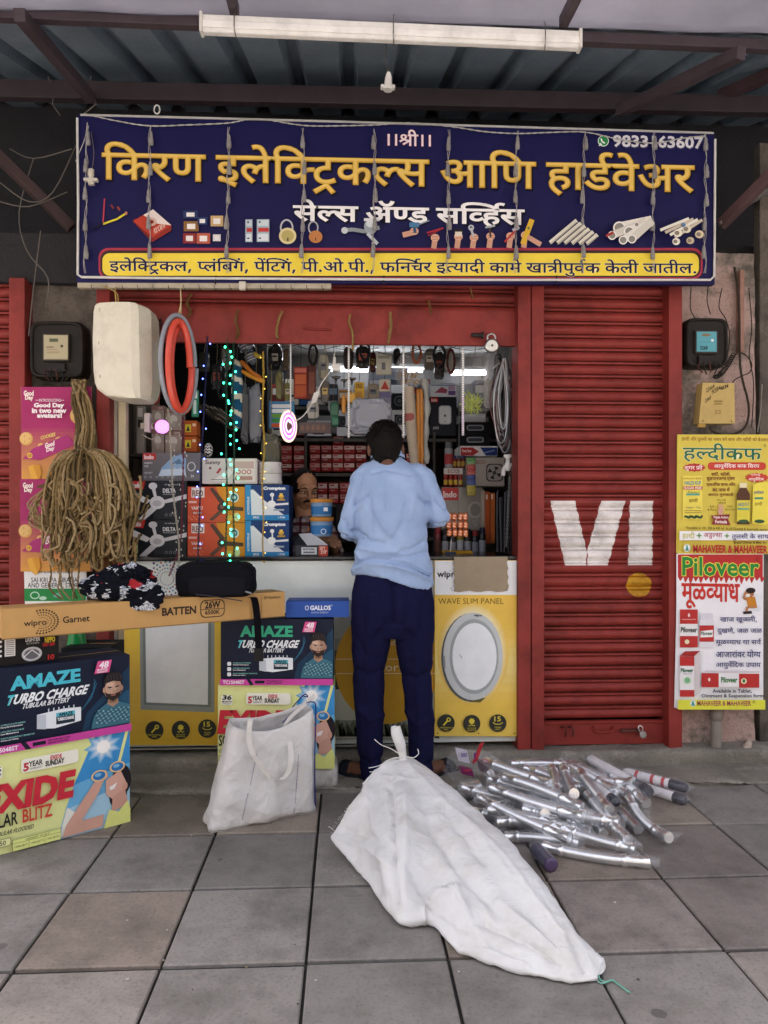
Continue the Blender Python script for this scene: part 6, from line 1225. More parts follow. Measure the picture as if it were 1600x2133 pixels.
# ------------------------------------------------------------------ cloth bundle and black bag on the long carton
def blob(mb,c,r,amp,sc,mt,colfn,nu=72,nv=40,flat=.0,seed=0,sq=1.0):
    c=Vector(c); vs=[]
    for j in range(nv+1):
        th=math.pi*j/nv
        for i in range(nu):
            ph=2*math.pi*i/nu; d=Vector((math.sin(th)*math.cos(ph),math.sin(th)*math.sin(ph),-math.cos(th)))
            e=Vector([math.copysign(abs(q)**sq,q) for q in d]); q=d*sc+Vector((seed,seed,0)); k=1+amp*(noise.noise(q)+.6*(1-2*abs(noise.noise(q*2.1)))-.3)
            p=Vector((e.x*r[0]*k,e.y*r[1]*k,e.z*r[2]*k))
            if p.z<-r[2]*(1-flat): p.z=-r[2]*(1-flat)
            vs.append(c+p)
    for j in range(nv):
        for i in range(nu):
            f=(j*nu+i,j*nu+(i+1)%nu,(j+1)*nu+(i+1)%nu,(j+1)*nu+i); mid=(vs[f[0]]+vs[f[2]])/2
            o=len(mb.v)
            mb.add([vs[q] for q in f],[(0,1,2,3)],mt,colfn(mid),True)
    return mb
def leaf(p):
    s_=p*46; a=noise.noise(s_*.55+Vector((9,3,1))); th=math.atan2(noise.noise(s_*.3),noise.noise(s_*.3+Vector((5,5,5)))); b=math.sin((p.x*math.cos(th)+p.z*math.sin(th))*420)
    if noise.noise(p*17+Vector((2,7,4)))>.47: return 'a02c32'
    if a>.16 and b>.1: return 'c9ccd0'
    if a>.3: return '8a909a'
    return '14161e'
def on_top(px,back_):   # a point of the long carton's top, back_ metres behind its front edge
    t=(px-4)/(593-4); z=zt; best=None
    for k in range(101):
        q=B1.lerp(A1,k/100); q=Vector((q.x,q.y,zt)); x,_=proj(q)
        if best is None or abs(x-px)<best[0]: best=(abs(x-px),q)
    return best[1]+Vector((-uu.y,uu.x,0)).normalized()*back_
cbn=thing('cloth_bundle','crumpled black shirt with white leaf print lying on the long carton','cloth bundle',on_top(262,.05))
m=M(); c=on_top(262,.06); s_=c.y/F
blob(m,c+Vector((-.01,0,.055)),(76*s_,.075,.062),.22,2.2,'cloth',leaf,110,60,.1,1); blob(m,c+Vector((.02,.0,.10)),(48*s_,.06,.045),.25,2.4,'cloth',leaf,90,48,0,4); m.build('crumpled_cloth',cbn)
m=M(); blob(m,on_top(292,-.003)+Vector((0,-.004,.022)),(44*s_,.022,.062),.2,2.2,'cloth',leaf,90,48,0,8); m.build('hanging_fold',cbn)
hb=thing('shoulder_bag','black zipped shoulder bag lying on the long carton','bag',on_top(455,.05))
m=M(); c=on_top(458,.03); s_=c.y/F; BK=lambda p:'16161a'
blob(m,c+Vector((0,0,.066)),(78*s_,.085,.078),.05,1.6,'cloth',BK,64,40,.12,3,.42); m.build('bag_body',hb)
m=M(); blob(m,c+Vector((.015,-.068,.045)),(58*s_,.03,.042),.04,1.6,'cloth',lambda p:'1b1b20',40,28,.05,5,.45); m.tube(smoothpts([P(408,1238,c.y-.095),P(450,1243,c.y-.099),P(505,1252,c.y-.096)],5),.0022,5,'plastic','3a3a40'); m.build('front_pocket',hb)
m=M(); p0=[P(394,1214,c.y-.078),P(420,1207,c.y-.083),P(460,1215,c.y-.085),P(498,1228,c.y-.083),P(524,1236,c.y-.076)]; m.tube(smoothpts(p0,5),.004,6,'plastic','8c8f94'); m.build('zip',hb)
m=M(); strap(m,[P(385,1215,c.y+.02),P(400,1192,c.y+.03),P(440,1190,c.y+.02),P(490,1196,c.y+.0)],.03,'1a1a1e','cloth',wd=Vector((0,1,.2)).normalized()); m.build('top_flap',hb)
f_=on_top(530,-.004); m=M(); strap(m,[P(520,1245,c.y-.02),P(529,1246,f_.y-.015),P(534,1270,f_.y-.02),P(537,1310,f_.y-.02),P(540,1375,f_.y-.018)],.030,'121216','cloth'); m.box(P(529,1378,f_.y-.024),P(549,1350,f_.y-.014),'plastic','0f0f12'); m.build('strap',hb)
# ------------------------------------------------------------------ people
def ring(zf,xl,xr,Yc,hd,py=None,n=32,e=.85):
    a,b=P(xl,py,Yc),P(xr,py,Yc); xc,hw=(a.x+b.x)/2,(b.x-a.x)/2; out=[]
    for k in range(n):
        t=2*math.pi*k/n; c,s_=math.cos(t),math.sin(t); x=xc+hw*math.copysign(abs(c)**e,c); y=Yc+hd*math.copysign(abs(s_)**e,s_)
        z=a.z if zf is None else zf(x,y); out.append(Vector((x,y,z)))
    return out
def headparts(m,c,Rm,k=1.0):
    """skull, jaw, nose, brow, ears, lips in head space: x right, -y the face, z up"""
    def bl(p,r,n=18): 
        q=M(); q.ball((0,0,0),r,n); 
        m.add([Vector(c)+Rm@(Vector(v)*k+Vector(p)*k) for v in q.v],q.f)
    bl((0,.012,.03),(.076,.094,.088),22); bl((0,-.018,-.035),(.058,.068,.072),20); bl((0,-.045,-.075),(.036,.036,.03)); bl((0,-.078,.03),(.052,.02,.024))
    bl((0,-.098,-.022),(.014,.022,.014)); bl((0,-.09,.0),(.0095,.018,.028)); bl((-.011,-.09,-.026),(.009,.012,.008)); bl((.011,-.09,-.026),(.009,.012,.008))
    for q in (-1,1): bl((q*.036,-.058,-.022),(.026,.026,.022)); bl((q*.077,.012,-.008),(.009,.02,.032)); bl((q*.03,-.083,.018),(.02,.01,.006))
    bl((0,-.084,-.053),(.024,.012,.0065)); bl((0,-.081,-.064),(.02,.012,.007))
def headtf(c,Rm,k=1.0): return lambda p:Vector(c)+Rm@(Vector(p)*k)
def hand(m,w,d,up,s_=1.0,curl=.5,side=1):
    """palm and five fingers: w wrist, d pointing direction, up = back of the hand, side=+1 thumb towards d x up"""
    w,d,up=Vector(w),Vector(d).normalized(),Vector(up); r=d.cross(up).normalized(); up=r.cross(d)
    cap(m,w,w+d*.045*s_,.024*s_,.027*s_,10)
    for q in (-.024,-.008,.008,.022): cap(m,w+d*.03*s_+r*q*.7*s_,w+d*.085*s_+r*q*s_,.013*s_,.011*s_,8)
    for q,L in ((-.027,.060),(-.009,.075),(.009,.080),(.027,.070)):
        q=-q*1 if side<0 else q
        p0=w+d*.085*s_+r*q*s_; p1=p0+(d*math.cos(curl*.5)-up*math.sin(curl*.5))*L*.48*s_; p2=p1+(d*math.cos(curl*1.3)-up*math.sin(curl*1.3))*L*.32*s_; p3=p2+(d*math.cos(curl*2)-up*math.sin(curl*2))*L*.25*s_
        cap(m,p0,p1,.0096*s_,.009*s_,8); cap(m,p1,p2,.009*s_,.0082*s_,8); cap(m,p2,p3,.0082*s_,.007*s_,8)
    p0=w+d*.025*s_+r*side*.024*s_; p1=p0+(d*.7+r*side*.7-up*.15)*.042*s_; p2=p1+(d*.95+r*side*.25-up*.3)*.032*s_
    cap(m,p0,p1,.013*s_,.0105*s_,8); cap(m,p1,p2,.0105*s_,.008*s_,8)
def from_vf(vf,mt,c,name,parent,smooth=True):
    m=M(); m.add(vf[0],vf[1],mt,c,smooth); return m.build(name,parent)
def colour_faces(ob,fn):
    at=ob.data.attributes['Col']; d=ob.data
    for p in d.polygons:
        c=fn(p.center)
        if c: at.data[p.index].color=(*lin(c),1)
# --- customer seen from behind
cu_=thing('person','man in a light blue shirt and navy trousers leaning on the counter, seen from behind','person',(P(820,1560,3.48).x,3.48,0))
m=M(); hc=P(803,936,3.42); Rh=Matrix.Rotation(math.radians(180),3,'Z')@Matrix.Rotation(math.radians(26),3,'X')@Matrix.Rotation(math.radians(4),3,'Y')
headparts(m,hc,Rh,1.0)
nk=P(806,975,3.44); cap(m,hc+Vector((.0,-.005,-.03)),nk,.058,.062); cap(m,nk,P(815,1010,3.42),.062,.09)
ht=P(818,1230,3.46); cap(m,P(818,1040,3.43),P(818,1120,3.43),.085,.085); cap(m,P(818,1120,3.43),ht,.085,.1)
Lsh,Lel,Lwr=P(758,1002,3.43),P(722,1108,3.42),P(752,1122,3.70); Rsh,Rel,Rwr=P(880,1002,3.43),P(916,1078,3.42),P(886,1085,3.70)
Lwr.z=max(Lwr.z,1.075); Rwr.z=max(Rwr.z,1.085)
for s0,e0,w0 in ((Lsh,Lel,Lwr),(Rsh,Rel,Rwr)): cap(m,P(818,1010,3.43),s0,.05,.030); cap(m,s0,e0,.030,.024); cap(m,e0,w0,.024,.022)
hand(m,Lwr,(.25,1,-.12),(0,.1,1),1.0,.35,1); hand(m,Rwr,(-.25,1,-.12),(0,.1,1),1.0,.45,-1)
Lkn,Lan=P(771,1405,3.44),P(777,1600,3.53); Rkn,Ran=P(866,1408,3.44),P(877,1605,3.53); Lan.z=Ran.z=.10
cap(m,P(785,1255,3.46),Lkn,.065,.038); cap(m,Lkn,Lan,.038,.034); cap(m,P(852,1255,3.46),Rkn,.065,.038); cap(m,Rkn,Ran,.038,.034)
feet=[]
for an,sd in ((Lan,-1),(Ran,1)):
    hl_=Vector((an.x+sd*.0,an.y-.045,.042)); d=Vector((sd*.80,.62,0)).normalized(); r=Vector((d.y,-d.x,0)); cap(m,an,hl_,.036,.034); cap(m,hl_,hl_+d*.13+Vector((0,0,-.005)),.035,.033); feet.append((hl_,d,r))
    for q,L,rr in ((-.030,.225,.011),(-.015,.232,.0095),(.0,.232,.0095),(.015,.226,.0095),(.032,.224,.0135)):
        q=q*(-sd); cap(m,hl_+d*.12+r*q*.8+Vector((0,0,-.012)),hl_+d*(L-.02)+r*q+Vector((0,0,-.020)),rr*1.2,rr,8)
body=from_vf(remesh(m,.0052,2),'skin','6e4a38','body',cu_)
# hair
hf=headtf(hc,Rh)
m=M(); q=M(); q.ball((0,0,0),(.080,.098,.092),40); vs=[]
for v in q.v:
    v=Vector(v); n=v.normalized(); v.z*=(1.5 if v.z<0 and v.y>-.02 else 1); p=v+Vector((0,.014,.036))
    fuzz=.006*noise.noise(v*60)+.005*noise.noise(v*25)
    if p.z<-.02 and p.y>-.02: fuzz-= .004
    if p.y<-.06 and p.z<.06: fuzz-=.03
    if p.z<-.092: fuzz-=.02
    vs.append(hf(p+n*fuzz))
m.add(vs,q.f,'hair','17130f',True); m.build('hair',cu_)
m=M()
for k in range(420):
    th=R_.uniform(.05,1.75); ph=R_.uniform(0,2*math.pi); n=Vector((math.sin(th)*math.cos(ph),math.sin(th)*math.sin(ph),math.cos(th)))
    if n.y<-.55 and n.z<.4: continue
    p=Vector((n.x*.081,n.y*.099,n.z*.093))+Vector((0,.014,.036)); t=Vector((R_.uniform(-1,1),R_.uniform(-.6,1),R_.uniform(-.9,.1))); t=(t-n*t.dot(n)).normalized()
    m.tube([hf(p-n*.003),hf(p+n*.004+t*.012),hf(p+n*.003+t*.026)],[.0022,.0018,.0006],4,'hair','15110e')
m.build('hair_tufts',cu_)
# shirt
hemx=[(728,1204),(745,1196),(763,1181),(776,1188),(800,1204),(835,1217),(870,1227),(892,1230),(904,1222)]
def hemz(x,y):
    px=proj((x,3.36,1.0))[0]; py=hemx[0][1] if px<hemx[0][0] else hemx[-1][1]
    for (a0,b0),(a1,b1) in zip(hemx,hemx[1:]):
        if a0<=px<=a1: py=b0+(b1-b0)*(px-a0)/(a1-a0)
    return P(px,py,3.36).z
m=M(); Yt=3.435
SH=[(949,789,832,3.44,.058),(958,778,842,3.44,.066),(968,762,858,3.44,.074),(979,750,874,3.435,.084),(992,742,886,3.43,.096),(1010,738,893,3.43,.108),(1040,739,894,3.43,.118),(1070,741,893,3.43,.120),(1105,743,890,3.43,.116),(1140,742,892,3.435,.116),(1168,738,897,3.44,.122)]
rg=[ring(None,xl,xr,Yc,hd,py) for py,xl,xr,Yc,hd in SH]
for t in (.5,1.0):
    base=ring(None,733,903,3.445,.13,1168)
    rg.append([Vector((p.x,p.y,p.z+(hemz(p.x,p.y)-p.z)*t)) for p in base])
m.loft(rg)
cap(m,P(770,990,3.43),Lsh,.062,.066); cap(m,Lsh,Lel+Vector((.006,0,.01)),.060,.051); cap(m,Lel+Vector((.006,0,.01)),Lwr,.051,.038)
cap(m,P(868,992,3.43),Rsh,.062,.066); cap(m,Rsh,Rel,.060,.051); cap(m,Rel,Rwr,.051,.038)
fs=[([(739,1040),(741,1075),(743,1108)],-.005,5),([(892,1046),(890,1070),(888,1092)],-.005,5),([(739,1050),(752,1040),(766,1031)],-.007,5),([(744,1062),(760,1048)],.005,5),([(893,1050),(884,1043),(874,1036)],-.007,5),
 ([(736,1174),(760,1167),(780,1164),(842,1174),(899,1200)],-.009,5),([(740,1186),(765,1174),(800,1175),(850,1187),(895,1208)],.007,6),([(748,1120),(775,1128),(800,1132)],-.005,6),([(752,1142),(790,1150),(830,1150)],.005,7),([(885,1128),(860,1142),(830,1150)],-.005,6),([(888,1150),(850,1160),(815,1162)],-.005,6),([(780,1060),(795,1090),(812,1115)],.005,8),([(770,1040),(775,1080),(772,1110)],-.004,8),([(845,1050),(838,1090),(820,1120)],-.004,9),([(862,1040),(855,1080)],.004,8),
 ([(716,1085),(728,1100),(738,1108)],-.006,5),([(702,1110),(720,1120),(738,1130)],-.006,5),([(900,1090),(918,1096),(932,1090)],-.006,5),([(905,1040),(920,1055),(930,1060)],-.005,5),([(752,985),(748,1010),(740,1035)],-.004,5),([(878,985),(886,1010),(892,1036)],-.004,5),([(775,985),(805,978),(858,990)],-.0025,3),([(805,1000),(808,1060)],-.003,10),([(742,1108),(760,1118)],-.005,5),([(745,1150),(752,1165)],.005,5)]
v,f=remesh(m,.0062,5); 
me_=M(); me_.add(v,f); tmp=me_.build('tmp'); nn=[q.normal.copy() for q in tmp.data.vertices]; bpy.data.objects.remove(tmp)
ff=foldfn([(p_,a_*3.3,w_*.8) for p_,a_,w_ in fs],.003,13,True,.0005,-.003,(8,8,8))
nt,b,N,L=nodes('shirtcloth'); oc=N('ShaderNodeTexCoord').outputs['Object']; rr_=ramp(N,[(.35,'90a8cc'),(.65,'9fb5d7')]); L.new(noise_tex(N,L,oc,9,6,.6),rr_.inputs[0]); L.new(rr_.outputs[0],b.inputs['Base Color']); b.inputs['Roughness'].default_value=.8; b.inputs['Sheen Weight'].default_value=.15; b.inputs['Specular IOR Level'].default_value=.25
bp=N('ShaderNodeBump'); bp.inputs['Strength'].default_value=.22; bp.inputs['Distance'].default_value=.012; mp=N('ShaderNodeMapping'); mp.inputs['Scale'].default_value=(26,26,9); L.new(oc,mp.inputs[0]); L.new(noise_tex(N,L,mp.outputs[0],1,6,.6),bp.inputs['Height']); L.new(bp.outputs[0],b.inputs['Normal'])
shirt=from_vf(([ff(a_,b_) for a_,b_ in zip(v,nn)],f),'shirtcloth','ffffff','shirt',cu_)
m=M(); rows=[]
for j,(dz,k) in enumerate(((-.022,1.20),(-.006,1.15),(.017,1.02),(.021,.95),(.004,.97))):
    r=[]
    for q in range(30):
        t=2*math.pi*q/30; c=P(808,946,3.440); r.append(c+Vector((.067*k*math.cos(t),.070*k*math.sin(t)+.0,dz+.012*max(0,-math.sin(t))-.02*max(0,math.sin(t)))))
    rows.append(r)
m.loft(rows,'shirtcloth','ffffff',caps=False); m.build('collar',cu_)
# trousers
m=M(); Yt=3.46
rg=[ring(None,xl,xr,Yc,hd,py) for py,xl,xr,Yc,hd in ((1165,748,888,3.45,.105),(1200,741,896,3.45,.115),(1235,734,901,3.45,.13),(1270,731,904,3.455,.135),(1300,732,904,3.46,.13),(1325,738,899,3.46,.10))]
m.loft(rg)
for rows_ in (((1290,733,822,.115),(1330,733,814,.108),(1370,735,806,.10),(1410,736,801,.092),(1450,738,799,.09),(1500,741,799,.09),(1550,744,797,.092),(1595,749,796,.095),(1618,752,795,.09)),((1290,816,904,.115),(1330,822,903,.108),(1370,830,901,.10),(1410,835,900,.092),(1450,842,901,.088),(1500,850,903,.088),(1550,852,903,.09),(1595,853,902,.095),(1622,856,901,.09))):
    m.loft([ring(None,xl,xr,3.46+(py-1290)*.00012,hd,py) for py,xl,xr,hd in rows_])
ft=[([(818,1190),(819,1240),(820,1300)],-.007,5),([(770,1240),(766,1330),(764,1420),(768,1500),(772,1600)],.006,5),([(868,1240),(866,1330),(868,1420),(874,1500),(876,1600)],.006,5),([(800,1300),(780,1330)],-.004,6),([(835,1300),(860,1330)],-.004,6),([(745,1395),(770,1405),(800,1395)],-.004,6),([(835,1405),(865,1412),(898,1400)],-.004,6),([(752,1580),(775,1590),(794,1580)],-.005,5),([(852,1590),(880,1598),(900,1588)],-.005,5),([(745,1330),(760,1360),(790,1375)],-.003,6),([(750,1480),(775,1500),(798,1490)],.003,6),([(846,1480),(870,1510),(900,1500)],.003,6)]
v,f=remesh(m,.0068,4); me_=M(); me_.add(v,f); tmp=me_.build('tmp'); nn=[q.normal.copy() for q in tmp.data.vertices]; bpy.data.objects.remove(tmp)
ff=foldfn([(p_,a_*3.0,w_) for p_,a_,w_ in ft],.003,11,True,.0015,-.008,(9,9,5))
from_vf(([ff(a_,b_) for a_,b_ in zip(v,nn)],f),'cloth','191a3a','trousers',cu_)
for (hl_,d,r) in feet:
    t_=M(); pts=[]; prof=((-.045,.028),(-.03,.037),(.03,.036),(.10,.043),(.16,.049),(.205,.042),(.232,.022)); 
    lo=[];hi=[]
    ol=[hl_+d*a_+r*b_ for a_,b_ in prof]+[hl_+d*a_-r*b_ for a_,b_ in prof[::-1]]
    lo=[Vector((p.x,p.y,.003)) for p in ol]; mid=[Vector((p.x,p.y,.02)) for p in ol]; n=len(ol)
    t_.add(lo+mid,[(i,(i+1)%n,(i+1)%n+n,i+n) for i in range(n)]+[list(range(n))[::-1],list(range(n,2*n))],'matte','1f222c')
    sd_=t_.build('sandal',cu_,bevel=.003)
    t_=M(); c=hl_+d*.135
    for off in (0,.02,.04): t_.tube(smoothpts([c+d*off+r*.046+Vector((0,0,-.02)),c+d*off+r*.034+Vector((0,0,.006)),c+d*off+Vector((0,0,.018)),c+d*off-r*.034+Vector((0,0,.006)),c+d*off-r*.046+Vector((0,0,-.02))],4),.009,8,'matte','20242e')
    t_.tube(smoothpts([hl_+d*.06+r*.038+Vector((0,0,-.02)),hl_+r*.034+Vector((0,0,.012)),hl_-d*.034+Vector((0,0,.016)),hl_-r*.034+Vector((0,0,.012)),hl_+d*.06-r*.038+Vector((0,0,-.02))],4),.007,8,'matte','20242e'); t_.build('strap',sd_)
# --- shopkeeper behind the counter
SK=4.28
sk_=thing('person','moustached shopkeeper with a shaved head and checked shirt, looking down behind the counter','person',(P(640,1100,SK).x,SK,.07))
m=M(); hc=P(633,1020,SK); Rh=Matrix.Rotation(math.radians(24),3,'Z')@Matrix.Rotation(math.radians(16),3,'X'); headparts(m,hc,Rh,1.0); hf=headtf(hc,Rh)
nk=P(638,1080,SK+.02); cap(m,hf((0,.02,-.03)),nk,.056,.062)
cap(m,P(618,1105,SK+.02),P(668,1105,SK+.02),.075,.075); cap(m,P(640,1120,SK+.02),P(640,1250,SK+.03),.12,.13)
hip=Vector((P(640,1250,SK).x,SK+.03,.85))
for q in (-1,1): cap(m,hip+Vector((q*.08,0,0)),Vector((hip.x+q*.09,SK,.5)),.075,.055); cap(m,Vector((hip.x+q*.09,SK,.5)),Vector((hip.x+q*.09,SK+.02,.15)),.05,.036); cap(m,Vector((hip.x+q*.09,SK+.02,.12)),Vector((hip.x+q*.11,SK-.15,.10)),.034,.028)
Ls,Le,Lw=P(600,1105,SK+.02),P(588,1190,SK-.02),P(632,1130,4.02); Lw=P(648,1126,4.04); Rs,Re,Rw=P(676,1105,SK+.02),P(706,1180,SK-.02),P(690,1122,4.05)
for s0,e0,w0 in ((Ls,Le,Lw),(Rs,Re,Rw)): cap(m,s0,e0,.052,.044); cap(m,e0,w0,.043,.030)
hand(m,Lw,(1,-.45,.02),(-.2,-.6,.8),1.05,.5,-1); hand(m,Rw,(-.5,-1,-.05),(0,-.2,1),1.0,.5,1)
from_vf(remesh(m,.0042,2),'skin','b0805f','body',sk_)
for q in (-1,1):
    m=M(); m.ball(hf((q*.031,-.0835,.006)),(.0125,.0085,.0065),12,'gloss','d8d0c8'); e=m.build('eye',sk_)
    m=M(); m.ball(hf((q*.031+.001,-.0905,.003)),(.005,.004,.005),10,'gloss','1a120e'); m.build('iris',e)
    m=M(); m.tube(smoothpts([hf((q*.014,-.094,.026)),hf((q*.032,-.092,.032)),hf((q*.052,-.078,.026))],4),[.003,.0036,.004,.0044,.0046,.0044,.004,.003,.002],6,'hair','17110e'); m.build('eyebrow',sk_)
    m=M(); m.tube(smoothpts([hf((q*.048,-.078,.010)),hf((q*.031,-.0915,.0115)),hf((q*.017,-.086,.008))],3),.0028,6,'skin','6a4332'); m.build('eyelid',sk_)
m=M()
for q in (-1,1): m.tube(smoothpts([hf((0,-.099,-.042)),hf((q*.016,-.097,-.043)),hf((q*.030,-.086,-.051))],4),[.005,.006,.0065,.0065,.006,.0055,.005,.004,.002],7,'hair','1a1512')
m.build('moustache',sk_)
q=M(); q.ball((0,0,0),(.0795,.097,.0915),36); m=M(); vs=[]
for v in q.v:
    v=Vector(v); p=v+Vector((0,.013,.031)); n=v.normalized(); dd=.0
    if p.y<-.055+.02*noise.noise(v*30) and p.z<.088: dd-=.016
    if p.z<-.02: dd-=.014
    if p.z>.06 and p.y<-.035: dd-=.01
    vs.append(hf(p+n*(dd+.0025*noise.noise(v*70))))
m.add(vs,q.f,'hair','1c1613',True); m.build('hair',sk_)
m=M(); rg=[ring(None,xl,xr,SK+.02,hd,py) for py,xl,xr,hd in ((1074,624,652,.06),(1083,606,672,.08),(1094,596,684,.095),(1110,592,690,.115),(1140,592,690,.125),(1200,592,690,.135),(1270,590,692,.14))]
m.loft(rg)
for s0,e0 in ((Ls,Le),(Rs,Re)): cap(m,s0,e0,.064,.058); 
cap(m,Le,Le.lerp(Lw,.55),.058,.05); cap(m,Re,Re.lerp(Rw,.55),.058,.05)
ob=from_vf(remesh(m,.0068,3,foldfn([],.004,14,False)),'cloth','a89d9a','shirt',sk_)
o_=wl(ob)
def plaid(c):
    c=c+o_; i=int(math.floor(c.x/.018)); j=int(math.floor(c.z/.018))
    return '3a2226' if (i%3==0 and j%3==0) else '5a3236' if (i%3==0 or j%3==0) else 'b0a4a0' if (i%3==1 and j%3==1) else '8a7a7a'
colour_faces(ob,plaid)
m=M(); rg=[ring(None,xl,xr,SK+.03,hd,py) for py,xl,xr,hd in ((1235,588,694,.145),(1300,590,692,.145),(1350,594,690,.13))]; m.loft(rg)
for q in (-1,1): m.lathe(hip+Vector((q*.085,0,.02)),(0,0,-1),[(0,.09),(.3,.075),(.6,.065),(.72,.062)],16)
from_vf(remesh(m,.009,3),'cloth','2a2a30','trousers',sk_)
# ------------------------------------------------------------------ shop interior: shelving
sf=thing('shelf_unit','dark steel shelving against the back wall of the shop','shelf',(P(800,1160,4.95).x,4.95,.07))
def board(x0,x1,y,Y,d,c='4a4744'): 
    m=M(); a,b=P(x0,y,Y),P(x1,y,Y); m.box((a.x,Y,a.z-.02),(b.x,Y+d,a.z),'steelpaint',c); m.build('shelf_board',sf,bevel=.002)
SB=4.72
for x0,x1,y in ((540,1090,912),(540,905,985),(540,905,1050),(900,1090,1014),(540,905,1120),(900,1090,1160)): board(x0,x1,y,SB,.42)
for x in (556,637,905):
    m=M(); a=P(x,1160,SB); b=P(x,905,SB); m.box((a.x-.008,SB-.005,.07),(a.x+.008,SB+.415,b.z+.015),'steelpaint','3c3a38'); m.build('upright',sf,bevel=.002)
m=M(); px_box(m,540,905,1095,1180,5.16,.02,'matte','4c4844'); m.build('back_panel',sf)
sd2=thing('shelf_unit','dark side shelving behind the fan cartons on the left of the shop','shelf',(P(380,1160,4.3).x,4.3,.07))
m=M(); px_box(m,258,690,556,1165,4.62,.03,'matte','131213'); px_box(m,258,690,330,1165,4.30,.03,'matte','8a8478'); m.build('back_panel',sd2)  # near-black panel added to stand in for the unlit depth of the shop
for y in (945,): 
    m=M(); a,b=P(262,y,4.05),P(412,y,4.05); m.box((a.x,4.05,a.z-.015),(b.x,4.3,a.z),'steelpaint','4a4744'); m.build('shelf_board',sd2)
def ctn(name,label,x0,y0,x1,y1,Y,d,c,fn=None,cat='carton',group=None,mt='card',bev=.0025,foot=None,parent=None):
    m=M(); px_box(m,x0,y0,x1,y1,Y,d,mt,c)
    if fn: fn(Art(m,facade(Y)))
    return m.build(name,parent,loc=P((x0+x1)/2,y1,Y) if parent is None else None,bevel=bev,label=label,cat=cat,group=group)
# stock on the wall shelf and behind the hanging goods
board(560,1085,846,4.86,.3)
for k,(x0,y0,x1,y1,c,l) in enumerate(((566,800,592,844,'8a3a34','brick red carton at the left end of the wall shelf'),(594,790,622,844,'c9c4b4','tall cream carton on the wall shelf left of the rust red pack'),(624,812,650,844,'2a4a7a','blue carton on the wall shelf under the rust red pack'),(652,805,676,844,'b8b4ac','grey white carton on the wall shelf above the brown fittings'),(678,800,704,844,'3a3c42','dark grey carton on the wall shelf behind the funnels'),(706,812,732,844,'a8763a','ochre carton on the wall shelf behind the orange tool packet'),(734,806,766,844,'d2cdc2','off white carton on the wall shelf behind the yellow hanging carton'),(852,800,880,844,'6a7a8a','slate blue carton on the wall shelf behind the paper roll'),(884,790,896,844,'9a3c34','thin red carton on the wall shelf beside the heater carton'),(958,800,985,844,'8a8f96','grey carton on the wall shelf behind the yellow green bristle'),(988,792,1014,844,'3a4a6a','navy carton on the wall shelf behind the clear bags'),(1018,806,1046,844,'b0703a','brown carton on the wall shelf by the cable loops'),(566,870,590,908,'d0ccc6','white carton on the upper back shelf left of the light reel'),(592,862,616,908,'5a6a4a','olive carton on the upper back shelf behind the light reel'),(618,902,640,908,'a03a34','flat red carton under the box of fittings'))):
    ctn('stock_carton',l,x0,y0,x1,y1-1,(4.9 if y1==844 else 4.76)+.01*(k%3),.2,c,lambda a,x0=x0,y0=y0,x1=x1,y1=y1,k=k:(a.rect(x0+2,y0+(y1-y0)*.2,x1-2,y0+(y1-y0)*.5,['e0dcd4','c8b8a0','a83a34','d8d4cc','7a8a9a'][k%5]),a.rect(x0+4,y0+(y1-y0)*.6,x1-6,y0+(y1-y0)*.68,'3a3634')))
# red cartons: three rows in the middle bay, two in the lower one, a column in the left bay
grp='small red switch cartons on the shelves'
spots=[]
for j,(y0,y1) in enumerate(((963,982),(945,962),(927,944))):
    for k,x in enumerate((645,669,693,717,741)): spots.append((x+R_.uniform(-1,1),y0,x+22,y1,['middle shelf','middle shelf','middle shelf'][j]))
spots+= [(694,909+0,716,926,'x')]
for j,(y0,y1) in enumerate(((1028,1048),(1005,1027))):
    for k,x in enumerate((662,685,708)): spots.append((x,y0,x+20,y1,'lower'))
for j,(y0,y1) in enumerate(((965,982),(947,964),(928,946))):
    for k,x in enumerate((586,612)): spots.append((x,y0,x+22,y1,'left'))
for k,x in enumerate((846,868,846,868)): spots.append((x,[963,963,944,944][k],x+20,[982,982,962,962][k],'right'))
for x0,y0,x1,y1,w in spots:
    red=R_.choice(['8f2a2c','9c3030','7e2628','a23636'])
    def fn(a,x0=x0,y0=y0,x1=x1,y1=y1,w=w):
        h=y1-y0; a.rect(x0+1,y0+h*.12,x1-1,y0+h*.55,R_.choice(['c9a8a4','d8c4c0','b88a88','c4b4b0'])); a.rect(x0+3,y0+h*.2,x0+11,y0+h*.34,'a83034'); a.line([(x0+3,y0+h*.75),(x0+13,y0+h*.75)],1,'d8b8b4')
    lab={'middle shelf':'small red and white carton in the rows on the middle back shelf','x':'small red carton lying on top of the middle rows','lower':'small red and white carton on the shelf behind the shopkeeper','left':'small red carton in the narrow bay left of the shopkeeper','right':'small red carton on the shelf right of the customer'}[w]
    m=M(); px_box(m,x0,y0,x1,y1,SB+.03+R_.uniform(0,.04),.2,'card',red); Y_=min(v[1] for v in m.v); fn(Art(m,facade(Y_))); m.build('switch_carton',loc=P(x0,y1,Y_),bevel=.0015,label=lab,cat='carton',group=grp)
